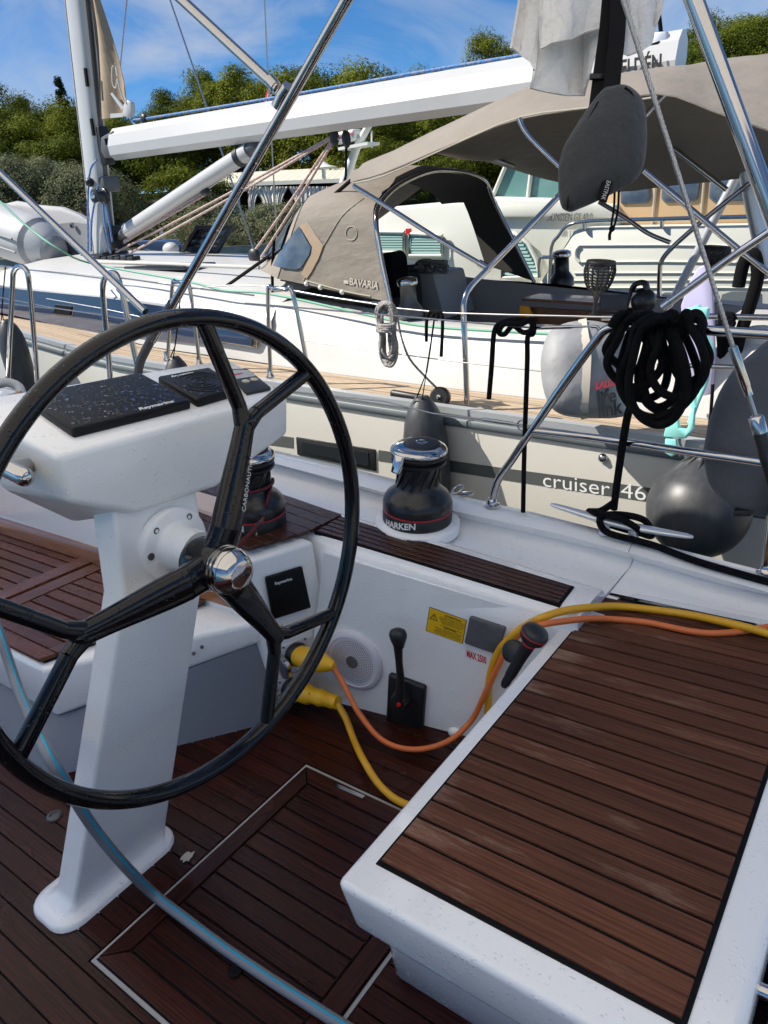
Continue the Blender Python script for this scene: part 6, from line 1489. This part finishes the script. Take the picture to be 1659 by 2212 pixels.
# --- foliage materials
def leaf_mat(name, c1, c2, rough=.6):
    m = bpy.data.materials.new(name); m.use_nodes = True; n, l = m.node_tree.nodes, m.node_tree.links; b = n['Principled BSDF']
    geo = n.new('ShaderNodeNewGeometry'); oi = n.new('ShaderNodeObjectInfo')
    t = n.new('ShaderNodeTexNoise'); t.inputs['Scale'].default_value = .9; t.inputs['Detail'].default_value = 3; l.new(geo.outputs['Position'], t.inputs['Vector'])
    av = n.new('ShaderNodeMath'); av.operation = 'MULTIPLY_ADD'; l.new(oi.outputs['Random'], av.inputs[0]); av.inputs[1].default_value = .35; l.new(t.outputs['Fac'], av.inputs[2])
    a2 = n.new('ShaderNodeMath'); a2.operation = 'MULTIPLY_ADD'; l.new(geo.outputs['Random Per Island'], a2.inputs[0]); a2.inputs[1].default_value = .15; l.new(av.outputs[0], a2.inputs[2])
    r = n.new('ShaderNodeValToRGB'); r.color_ramp.elements[0].position = .45; r.color_ramp.elements[0].color = (*c1, 1); r.color_ramp.elements[1].position = 1.05; r.color_ramp.elements[1].color = (*c2, 1)
    l.new(a2.outputs[0], r.inputs[0]); l.new(r.outputs[0], b.inputs['Base Color']); b.inputs['Roughness'].default_value = .85; b.inputs['Specular IOR Level'].default_value = .1
    tr = n.new('ShaderNodeBsdfTranslucent'); l.new(r.outputs[0], tr.inputs[0]); mx = n.new('ShaderNodeMixShader'); mx.inputs[0].default_value = .28
    l.new(b.outputs[0], mx.inputs[1]); l.new(tr.outputs[0], mx.inputs[2]); l.new(mx.outputs[0], n['Material Output'].inputs[0])
    MAT[name] = m
leaf_mat('pine_leaf', (0.036, 0.060, 0.008), (0.185, 0.205, 0.022))
leaf_mat('olive_leaf', (0.10, 0.12, 0.060), (0.22, 0.23, 0.13))
leaf_mat('cypress_leaf', (0.012, 0.025, 0.010), (0.030, 0.05, 0.018))
def crown_mb(rd, H, R, clumps, per, leaf, low=.30, shape='round'):
    """leaf-sized faces gathered in tufts through the crown's volume"""
    mb = MB(); tufts = []
    for _ in range(clumps):
        if shape == 'round':
            a = rd.uniform(0, 2 * math.pi); u = rd.uniform(-.6, 1); k = rd.uniform(.5, 1.0) ** .5; rr_ = math.sqrt(max(0, 1 - u * u))
            w = .72 + .28 * math.sin(a * 2 + H) + .12 * math.sin(a * 5)
            c = V((math.cos(a) * rr_ * R * k * w, math.sin(a) * rr_ * R * k * w, H * (low + (1 - low) * .5) + u * k * H * (1 - low) * .5))
            sz = R * rd.uniform(.20, .40)
        else:
            f = rd.random(); a = rd.uniform(0, 2 * math.pi); r_ = R * (1 - f) ** .7 * (.35 + .65 * min(1, f * 6)) * rd.uniform(.5, 1); c = V((math.cos(a) * r_, math.sin(a) * r_, H * (.04 + .96 * f))); sz = R * .30
        tufts.append((c, sz))
    for c, sz in tufts:
        for _ in range(per):
            d = V((rd.gauss(0, 1), rd.gauss(0, 1), rd.gauss(0, 1))).normalized() * sz * rd.random() ** .33; d.z *= .62
            p = c + d; n_ = (d.normalized() * .7 + V((rd.uniform(-.5, .5), rd.uniform(-.5, .5), rd.uniform(.1, .9)))).normalized()
            u = n_.orthogonal().normalized(); ang = rd.uniform(0, 6.28); u = u * math.cos(ang) + n_.cross(u) * math.sin(ang); w = n_.cross(u); L = leaf * rd.uniform(.6, 1.3)
            mb.add([p - u * L, p + w * L * .38, p + u * L, p - w * L * .38], [(0, 1, 2, 3)])
    return mb
def trunk_mb(rd, H, r, low):
    mb = MB(); top = V((rd.uniform(-.5, .5), rd.uniform(-.5, .5), H * .8))
    mb.tube([V((0, 0, -1.0)), V((rd.uniform(-.2, .2), 0, H * .3)), top * .75, top], [r, r * .8, r * .5, r * .2], 8, n=3)
    for k in range(6):
        a = k * 1.05 + rd.random(); z = H * rd.uniform(low, .72); e = V((math.cos(a) * H * .25, math.sin(a) * H * .25, z + H * .16)); mb.tube([V((0, 0, z)), (V((0, 0, z)) + e) / 2 + V((0, 0, .1)), e], [r * .4, r * .25, r * .08], 6, n=2)
    return mb
def proto(name, seed, H, R, clumps, per, leaf, mname, low, shape='round'):
    rd = random.Random(seed); c = crown_mb(rd, H, R, clumps, per, leaf, low, shape); t = trunk_mb(rd, H, H * .025, low)
    me = []
    for nm, mb, mm in (('crown', c, MAT[mname]), ('trunk', t, MAT['trunk'])):
        m = bpy.data.meshes.new(nm); m.from_pydata([tuple(v) for v in mb.v], [], mb.f); m.materials.append(mm); me.append(m)
    return me
PINES = [proto('pine', 100 + i, 9.0 + i * .35, 4.3 + .25 * (i % 3), 50, 330, .135, 'pine_leaf', .10 + .03 * (i % 3)) for i in range(6)]
OLIVES = [proto('olive', 200 + i, 4.6, 3.1, 90, 120, .10, 'olive_leaf', .10) for i in range(3)]
CYP = proto('cypress', 300, 11.5, 1.35, 190, 60, .13, 'cypress_leaf', .05, 'spire')
def plant(kind, me, loc, s, rot, label, cat, group):
    e_ = thing(kind, loc, label, cat, group); e_.rotation_euler.z = rot; e_.scale = (s, s, s * random.uniform(.92, 1.08))
    for m, nm in zip(me, ('crown', 'trunk')):
        o = bpy.data.objects.new(nm, m); COL.objects.link(o); o.parent = e_
    return e_
PLAB = [('rounded green pine at the foot of the hillside near the shore', 'tree', 'pines at the foot of the hill'), ('rounded green pine midway up the wooded hillside', 'tree', 'pines on the slope'), ('rounded green pine on the ridge against the sky', 'tree', 'pines on the ridge')]
rt_ = random.Random(21); cnt = 0
for s, step in ((70, 6.4), (77, 6.0), (85, 5.8), (94, 5.8), (104, 5.6), (114, 5.2), (124, 6.0)):
    half = 829.5 / FPX * s * 1.22; t = -half + rt_.uniform(0, 4)
    while t < half:
        s_ = s + rt_.uniform(-3, 3); scl = rt_.choice((rt_.uniform(.6, .85), rt_.uniform(.85, 1.1), rt_.uniform(1.1, 1.38)))
        px_ok = True
        if s < 80 and -24 < t < 0: px_ok = False        # keep the pavilion clear
        if px_ok:
            me = PINES[rt_.randrange(6)]
            plant('pine_tree', me, gp(s_, t, ground(s_, t) - .3), scl, rt_.uniform(0, 6.28), *PLAB[0 if s < 80 else 2 if s > 110 else 1]); cnt += 1
        t += step * rt_.uniform(.75, 1.25)
def tree_px(kind, me, px, py_top, s, H, label, cat, group=None):
    r = ray(px, py_top); p = r * (s / r.dot(HF)); t = p.dot(HR); plant(kind, me, gp(s, t, p.z - H), 1.0, rt_.uniform(0, 6), label, cat, group)
tree_px('cypress_tree', CYP, 128, 190, 88, 11.2, 'dark narrow cypress spire rising above the pines', 'tree')
tree_px('pine_tree', PINES[2], 1050, 92, 100, 9.6, 'tall pine crown standing above the skyline beside the towel', 'tree')
tree_px('pine_tree', PINES[4], 385, 352, 66, 10.2, 'bright upright young pine beside the pavilion roof', 'tree')
for i, (px, py, s) in enumerate([(20, 345, 60), (75, 338, 61), (125, 350, 60), (170, 372, 59), (-40, 350, 60), (210, 380, 62)]):
    tree_px('olive_tree', OLIVES[i % 3], px, py, s, 4.5, 'grey-green olive tree behind the covered dinghy', 'tree', 'olive trees behind the dinghy')
for i, (px, py, s) in enumerate([(432, 440, 57), (462, 462, 57), (548, 478, 56), (592, 448, 56), (618, 440, 56), (650, 462, 56)]):
    tree_px('olive_tree', OLIVES[(i + 1) % 3], px, py, s, 4.4, 'low leafy tree growing before the curtained pavilion', 'tree', 'trees before the pavilion')
for i, (px, py, s) in enumerate([(500, 505, 53.4), (515, 512, 53.2)]):
    r = ray(px, py); p = r * (s / r.dot(HF)); plant('quay_shrub', OLIVES[i], gp(s, p.dot(HR), p.z - 1.3), .30, 1.0 * i, 'sparse shrub on the quay edge before the white shed', 'shrub', 'shrubs on the quay')

# --- curtained pavilion on the shore
DP = 62
dp_ = lambda px, py, d=DP: at(px, py, d=d)
pv = thing('pavilion', dp_(560, 480), 'cream awning-roofed terrace pavilion with tied white curtains under the pines', 'pavilion')
build('interior_shade', MB().prism2([dp_(395, 478, 66), dp_(800, 470, 66), dp_(800, 470, 72), dp_(395, 478, 72)], [dp_(395, 398, 66), dp_(800, 380, 66), dp_(800, 380, 72), dp_(395, 398, 72)]), MAT['room_shade'], pv)  # solid dark block in place of the shaded room
N = 46
for k in range(N):   # striped awning, strip by strip
    a, b = k / N, (k + 1) / N - .002
    e = lambda f: dp_(384 + (800 - 384) * f, 400 - 16 * f, 61); rdg = lambda f: dp_(470 + (810 - 470) * f, 375 - 18 * f, 68)
    q = [e(a), e(b), rdg(b), rdg(a)]
    build('awning_strip', MB().prism(q, (0, 0, -.12)), MAT['awning' if k % 2 else 'awning_pale'], pv)
build('valance', MB().prism([dp_(384, 399, 60.9), dp_(800, 383, 60.9), dp_(800, 392, 60.9), dp_(384, 407, 60.9)], HF * .05), MAT['awning_pale'], pv)
build('parapet', MB().prism([dp_(430, 462, 61.5), dp_(800, 452, 61.5), dp_(800, 480, 61.5), dp_(430, 492, 61.5)], HF * .4), MAT['plaster'], pv)
def curtain(px0, px1, top, bot, tie):
    P = []
    for i in range(15):
        u = i / 14; row = []
        for v in range(9):
            w = v / 8; wd = (1 - .55 * math.sin(math.pi * min(w / .75, 1) * .5)) if tie else 1.0
            cx = px0 + (px1 - px0) * (u if not tie else (tie * .5 + .5) * (1 - wd) + u * wd)
            row.append(dp_(cx, top + (bot - top) * w, 61.2) + HF * (.14 * math.sin(u * 26)))
        P.append(row)
    build('curtain', MB().sheet(P, .03), MAT['curtain'], pv)
for a, b, tie in [(450, 482, 0), (482, 512, 1), (536, 566, -1), (540, 592, 1), (594, 622, -1), (622, 652, 1), (654, 690, 0), (692, 730, -1), (730, 770, 1)]: curtain(a, b, 403, 460 if tie else 455, tie)
for px in (388, 448, 514, 592, 652, 730):
    build('post', MB().tube([dp_(px, 402, 61.4), dp_(px + 3, 478, 61.4)], .14, 8), MAT['plaster'], pv)
build('arch_head', MB().prism([dp_(514, 404, 61.6), dp_(545, 404, 61.6), dp_(545, 425, 61.6), dp_(538, 415, 61.6), dp_(528, 413, 61.6), dp_(520, 420, 61.6), dp_(514, 432, 61.6)], HF * .3), MAT['plaster'], pv)
one('tiled_roof', MB().prism2([dp_(622, 366, 74), dp_(690, 366, 74), dp_(690, 366, 80), dp_(622, 366, 80)], [dp_(640, 352, 77), dp_(672, 352, 77), dp_(672, 352, 78), dp_(640, 352, 78)]), MAT['roof_tile'], 'small red tiled roof peeping above the awning', 'roof')
sd_ = thing('white_shed', dp_(520, 540, 55), 'low white shed with one small window on the quay', 'shed')
build('wall', MB().prism([dp_(490, 500, 55), dp_(546, 506, 55), dp_(546, 540, 55), dp_(490, 536, 55)], HF * 3), MAT['plaster'], sd_)
build('window', MB().prism([dp_(534, 508, 54.95), dp_(541, 508, 54.95), dp_(541, 515, 54.95), dp_(534, 515, 54.95)], HF * -.04), MAT['dark_glass'], sd_)
cg = thing('stone_gable', dp_(190, 462, 58), 'ornate scrolled stone gable partly behind the mast', 'gable')
pts = [(178, 470), (178, 440), (182, 436), (180, 430), (188, 426), (194, 418), (201, 414), (212, 420), (218, 432), (222, 440), (222, 470)]
build('wall', MB().prism([dp_(a, b, 58) for a, b in pts], HF * .8), MAT['plaster'], cg, bevel=(.08, 2))
build('finial', MB().ball(dp_(184, 430, 58), .22, 12, 8), MAT['stone'], cg)
rk_r = random.Random(4)
for k in range(26):
    px = 455 + k * 4.6 + rk_r.uniform(-3, 3); c = dp_(px, 546 + rk_r.uniform(-4, 8), 50); mb = MB(); r0 = rk_r.uniform(.25, .6)
    rg2 = []
    for i in range(5):
        th_ = math.pi * i / 4; rg2.append([c + V((r0 * max(math.sin(th_), .02) * math.cos(j * .9) * rk_r.uniform(.7, 1.2), r0 * max(math.sin(th_), .02) * math.sin(j * .9) * rk_r.uniform(.7, 1.2), r0 * .7 * -math.cos(th_))) for j in range(7)])
    one('shore_rock', mb.loft(rg2, caps=False, smooth=False), MAT['stone'], 'brown boulder in the rock bank below the white shed', 'rock', 'boulders of the rock bank')
# people on the quay
def person(px, py_head, d, label, hat):
    hd = at(px, py_head, d=d); f = hd - V((0, 0, 1.62))
    t = thing('person', f, label, 'person')
    vs = [(0, 0, .92), (0, 0, 1.15), (0, 0, 1.38), (0, 0, 1.48), (0, 0, 1.60), (0, 0, 1.70), (-.18, 0, 1.36), (-.24, .03, 1.10), (-.20, -.10, .90), (.18, 0, 1.36), (.24, .03, 1.10), (.20, -.10, .90), (-.10, 0, .86), (-.12, -.03, .48), (-.12, .02, .06), (-.12, -.14, .03), (.10, 0, .86), (.12, .05, .48), (.12, .08, .06), (.12, -.08, .03)]
    es = [(0, 1), (1, 2), (2, 3), (3, 4), (4, 5), (2, 6), (6, 7), (7, 8), (2, 9), (9, 10), (10, 11), (0, 12), (12, 13), (13, 14), (14, 15), (0, 16), (16, 17), (17, 18), (18, 19)]
    rs = [.15, .14, .15, .055, .095, .085, .06, .048, .036, .06, .048, .036, .09, .06, .045, .04, .09, .06, .045, .04]
    me = bpy.data.meshes.new('body'); me.from_pydata(vs, es, []); o = bpy.data.objects.new('body', me); COL.objects.link(o); o.parent = t
    md_ = o.modifiers.new('skin', 'SKIN'); md_.use_smooth_shade = True
    for v, r_ in zip(me.skin_vertices[0].data, rs): v.radius = (r_, r_ * .8)
    me.skin_vertices[0].data[0].use_root = True
    sb = o.modifiers.new('sub', 'SUBSURF'); sb.levels = 1; sb.render_levels = 1
    me.materials.append(MAT['shirt_white'])
    build('hat' if hat else 'hair', MB().lathe([(.19, 1.70), (.19, 1.715), (.11, 1.73), (.10, 1.82), (.0, 1.84)] if hat else [(.10, 1.66), (.105, 1.72), (.08, 1.78), (0, 1.80)], f, seg=18), MAT['strap_beige' if hat else 'trunk'], t)
    build('face', MB().ball(f + V((0, -.075, 1.62)), .062, 10, 8, (.9, .6, 1.2)), MAT['skin'], t)
person(347, 494, 54, 'person in white standing on the quay, bareheaded', False)
person(375, 489, 54, 'person in white with a sun hat walking on the quay', True)
fg = thing('quay_flag', dp_(411, 520, 53), 'small red flag on a pole on the quay', 'flag')
build('pole', MB().tube([dp_(412, 520, 53), dp_(410, 462, 53)], .04, 6), MAT['flag_white'], fg)
build('cloth', MB().prism([dp_(410, 472, 53), dp_(405, 480, 53), dp_(403, 496, 53), dp_(409, 492, 53)], HF * .04), MAT['flag_red'], fg)
f2 = thing('ensign', at(578, 240, y=7.5), 'red white and blue ensign furled on its staff behind the steel tube', 'flag')
for k, m in enumerate(('flag_red', 'flag_white', 'flag_blue')):
    build('band', MB().prism([at(a, b, y=7.5) for a, b in [(577 + k * 2, 195 + k * 8), (582 + k * 2, 195 + k * 8), (575 + k * 4, 228), (568 + k * 4, 228)]], (0, .03, 0)), MAT[m], f2)
build('staff', MB().tube([at(584, 190, y=7.5), at(560, 290, y=7.5)], .012, 8), MAT['spar_white'], f2)

# --- motor yacht beyond
YL = 9.0
my_ = thing('motor_yacht', at(1400, 660, y=YL), 'cream steel motor yacht with tan canvas wheelhouse cover behind the neighbour', 'motor yacht')
def lslab(name, pts, m, y, depth, parent=None, bev=None): return build(name, MB().prism([at(a, b, y=y) for a, b in pts], (0, depth, 0)), MAT[m], parent or my_, bevel=bev)
lslab('bulwark', [(1130, 700), (1165, 610), (1210, 545), (1240, 497), (1262, 492), (1800, 484), (1800, 720)], 'boat_cream', YL, 1.0, bev=(.03, 2))
lslab('cabin', [(780, 640), (790, 470), (850, 446), (960, 436), (1068, 432), (1330, 440), (1345, 520), (1250, 640)], 'boat_cream', YL + .35, 2.6, bev=(.06, 2))
lslab('upper_coaming', [(1040, 440), (1068, 426), (1212, 432), (1330, 442), (1330, 470), (1040, 470)], 'boat_cream', YL + .25, 2.4, bev=(.04, 2))
ws = lslab('windscreen', [(1063, 428), (1095, 352), (1130, 345), (1230, 372), (1230, 433)], 'teal_glass', YL + .5, .05)
for a, b in (((1063, 428), (1096, 350)), ((1063, 429), (1230, 434)), ((1140, 430), (1150, 352))): build('bar', MB().tube([at(*a, y=YL + .47), at(*b, y=YL + .47)], .03, 8), MAT['boat_cream'], ws)
lslab('green_cushion', [(1068, 428), (1080, 418), (1120, 412), (1140, 424), (1140, 430)], 'mint_cloth', YL + .8, .2)
tc2 = lslab('canvas_cover', [(1288, 410), (1330, 378), (1480, 350), (1800, 330), (1800, 488), (1322, 492), (1300, 450)], 'tan_canvas', YL + .4, 1.6, bev=(.05, 2))
for q in ([(1338, 402), (1402, 398), (1405, 430), (1398, 440), (1340, 441)], [(1430, 396), (1512, 388), (1508, 428), (1500, 436), (1434, 438), (1427, 428)], [(1534, 386), (1640, 376), (1640, 434), (1540, 436), (1530, 428)], [(1660, 376), (1760, 370), (1760, 434), (1660, 434)]):
    lslab('window', q, 'clear_vinyl', YL + .37, .04, tc2, (.03, 2))
for px in (1418, 1522, 1650): build('seam', MB().tube([at(px, 375, y=YL + .38), at(px - 10, 488, y=YL + .38)], .012, 6), MAT['seam'], tc2)
for i, (q, h) in enumerate((([(808, 500), (873, 501), (873, 545), (808, 545)], 7), ([(884, 504), (955, 508), (955, 552), (884, 552)], 7), ([(1080, 500), (1112, 503), (1140, 525), (1158, 560), (1165, 598), (1085, 600)], 12))):
    w_ = lslab('cabin_window', q, 'teal_glass', YL + .30, .05, None, (.03, 2))
    lo, hi = min(p[1] for p in q) + 4, max(p[1] for p in q) - 3; x0, x1 = min(p[0] for p in q) + 3, max(p[0] for p in q) - 4
    for k in range(h):
        yy = lo + (hi - lo) * k / h; xr = x1 if i < 2 else min(x1, 1116 + (yy - 500) * .55)
        build('blind_slat', MB().prism([at(a, b, y=YL + .285) for a, b in [(x0, yy), (xr, yy), (xr, yy + (hi - lo) / h * .6), (x0, yy + (hi - lo) / h * .6)]], (0, .012, 0)), MAT['blind_mint'], w_)
    c = [at(a, b, y=YL + .28) for a, b in q]
    build('frame', MB().tube(c, .028, 8, closed=True), MAT['boat_cream'], w_)
for (x0, x1, yy) in ((1252, 1590, 530), (1252, 1590, 566), (1240, 1800, 590), (1235, 1800, 606), (1230, 1800, 622)): build('rubbing_strake', MB().tube([at(x0, yy, y=YL - .01), at((x0 + x1) / 2, yy - 1, y=YL - .01), at(x1, yy + 1, y=YL - .01)], .010, 8), MAT['boat_cream'], my_)
build('panel_edge', MB().tube([at(1252, 566, y=YL - .01), at(1244, 556, y=YL - .01), at(1244, 540, y=YL - .01), at(1252, 530, y=YL - .01)], .020, 8, n=4), MAT['boat_cream'], my_)
for pts in ([(1187, 612), (1190, 560), (1193, 530), (1205, 512), (1244, 481), (1400, 474), (1640, 468)], [(1262, 482), (1263, 496)], [(1430, 473), (1430, 490)], [(1165, 600), (1166, 560), (1180, 556), (1200, 560), (1204, 600)]):
    build('hand_rail', MB().tube([at(a, b, y=YL - .03) for a, b in pts], .024, 10, n=4), MAT['steel'], my_)
build('lettering', text_mb('LINSSEN GS 40.0', .135, at(1190, 477, y=YL + .23), at(1270, 478, y=YL + .23) - at(1190, 477, y=YL + .23), (0, 0, 1), th=.003, sx=.56, shear=.2), MAT['grey_print'], my_)
build('logo', MB().prism([at(a, b, y=YL + .24) for a, b in [(1178, 477), (1190, 466), (1190, 477)]], (0, .02, 0)), MAT['grey_print'], my_)
build('hull', MB().prism([at(a, b, y=YL + .1) for a, b in [(700, 640), (1800, 640), (1800, 900), (700, 900)]], (0, 3.5, 0)), MAT['boat_cream'], my_)
lslab('bulwark_port', [(1420, 640), (1436, 632), (1470, 632), (1470, 650), (1420, 650)], 'rub_rail', YL - .02, .05)
lslab('bulwark_port', [(1560, 636), (1580, 630), (1640, 630), (1640, 650), (1556, 650)], 'rub_rail', YL - .02, .05)
lslab('red_lamp', [(876, 494), (884, 494), (884, 506), (876, 506)], 'red_plastic', YL + .25, .06)
# radar mast on it
rm = thing('radar_mast', at(746, 400, y=9.6), 'white radar mast with open-array scanner and dish above the pavilion roof', 'radar mast')
build('leg', MB().tube([at(742, 398, y=9.6), at(770, 320, y=9.6), at(798, 268, y=9.6)], [.075, .06, .05], 10), MAT['pale_plastic'], rm)
build('platform', MB().obox(at(775, 316, y=9.6), (.28, 0, 0), (0, .15, 0), (0, 0, .02)), MAT['pale_plastic'], rm)
build('scanner', MB().obox(at(748, 296, y=9.6), (.24, 0, 0), (0, .12, 0), (0, 0, .075)), MAT['pale_plastic'], rm, bevel=(.04, 3))
build('lettering', text_mb('Raymarine', .075, at(729, 298, y=9.47), (1, 0, 0), (0, 0, 1), th=.002), MAT['red_print'], rm)
build('dish', MB().lathe([(.02, -.16), (.03, -.02), (.22, 0), (.10, .03), (.02, .10), (0, .13)], at(699, 363, y=9.6), seg=24), MAT['pale_plastic'], rm)
build('dish_post', MB().tube([at(700, 386, y=9.6), at(699, 363, y=9.6)], .03, 8), MAT['pale_plastic'], rm)
build('aerial', MB().tube([at(803, 320, y=9.6), at(803, 282, y=9.6)], .015, 6), MAT['pale_plastic'], rm)
# covered dinghy on the neighbour's foredeck
YD = 4.7
dg = thing('inflatable_dinghy', at(60, 575, y=YD), 'grey inflatable dinghy under a peaked grey cover on the foredeck', 'dinghy')
dr = .30
tb_ = [at(-120, 430, y=YD), at(-40, 478, y=YD), at(30, 506, y=YD), at(84, 524, y=YD), at(118, 540, y=YD)]
build('tube', MB().tube(tb_, [dr, dr, dr, dr * .92, dr * .50], 24, n=6), MAT['rib_grey'], dg)
build('tube_end', MB().tube([at(88, 526, y=YD), at(119, 541, y=YD), at(127, 545, y=YD)], [dr * .93, dr * .50, dr * .30], 24, n=3), MAT['rib_dark'], dg)
for o in (-3, 4): build('rubbing_band', MB().tube([p + V((0, -dr * .99, -.02 * o)) for p in tb_[:4]], .014, 8, n=6), MAT['rib_dark'], dg)
ol = [(-80, 470), (-20, 452), (10, 440), (36, 434), (66, 440), (90, 443), (130, 446), (170, 462), (208, 486), (210, 556), (120, 560), (60, 545), (-80, 520)]
build('cover', MB().prism2([at(a, b, y=YD + .25) for a, b in ol], [at(a + 10, b + 1, y=YD + 1.3) for a, b in ol]), MAT['rib_cover'], dg, bevel=(.06, 3))
build('cover_flap', MB().prism([at(a, b, y=YD + .22) for a, b in [(100, 487), (155, 480), (206, 486), (208, 555), (150, 556), (108, 530)]], (0, .04, 0)), MAT['rib_dark'], dg)
build('eyelet', MB().lathe([(.03, 0), (.03, .02), (.014, .02), (.012, .0)], at(157, 487, y=YD + .2), (0, -1, 0), 14), MAT['steel'], dg)
bn = thing('navy_tender', at(340, 565, y=6.3), 'navy blue boat bow showing behind the boom vang', 'boat')
build('bow', MB().prism2([at(a, b, y=6.2) for a, b in [(290, 520), (385, 516), (400, 540), (395, 568), (360, 570), (320, 548)]], [at(a, b, y=7.0) for a, b in [(300, 520), (385, 516), (400, 540), (395, 568), (360, 570), (320, 548)]]), MAT['navy_glass'], bn, bevel=(.04, 2))
build('buoy', MB().ball(at(369, 538, y=6.1), .10, 14, 10, (1.3, .8, .8)), MAT['rib_grey'], bn)
build('rail', MB().tube([at(280, 545, y=6.15), at(300, 555, y=6.15), at(330, 565, y=6.15)], .02, 8), MAT['steel'], bn)
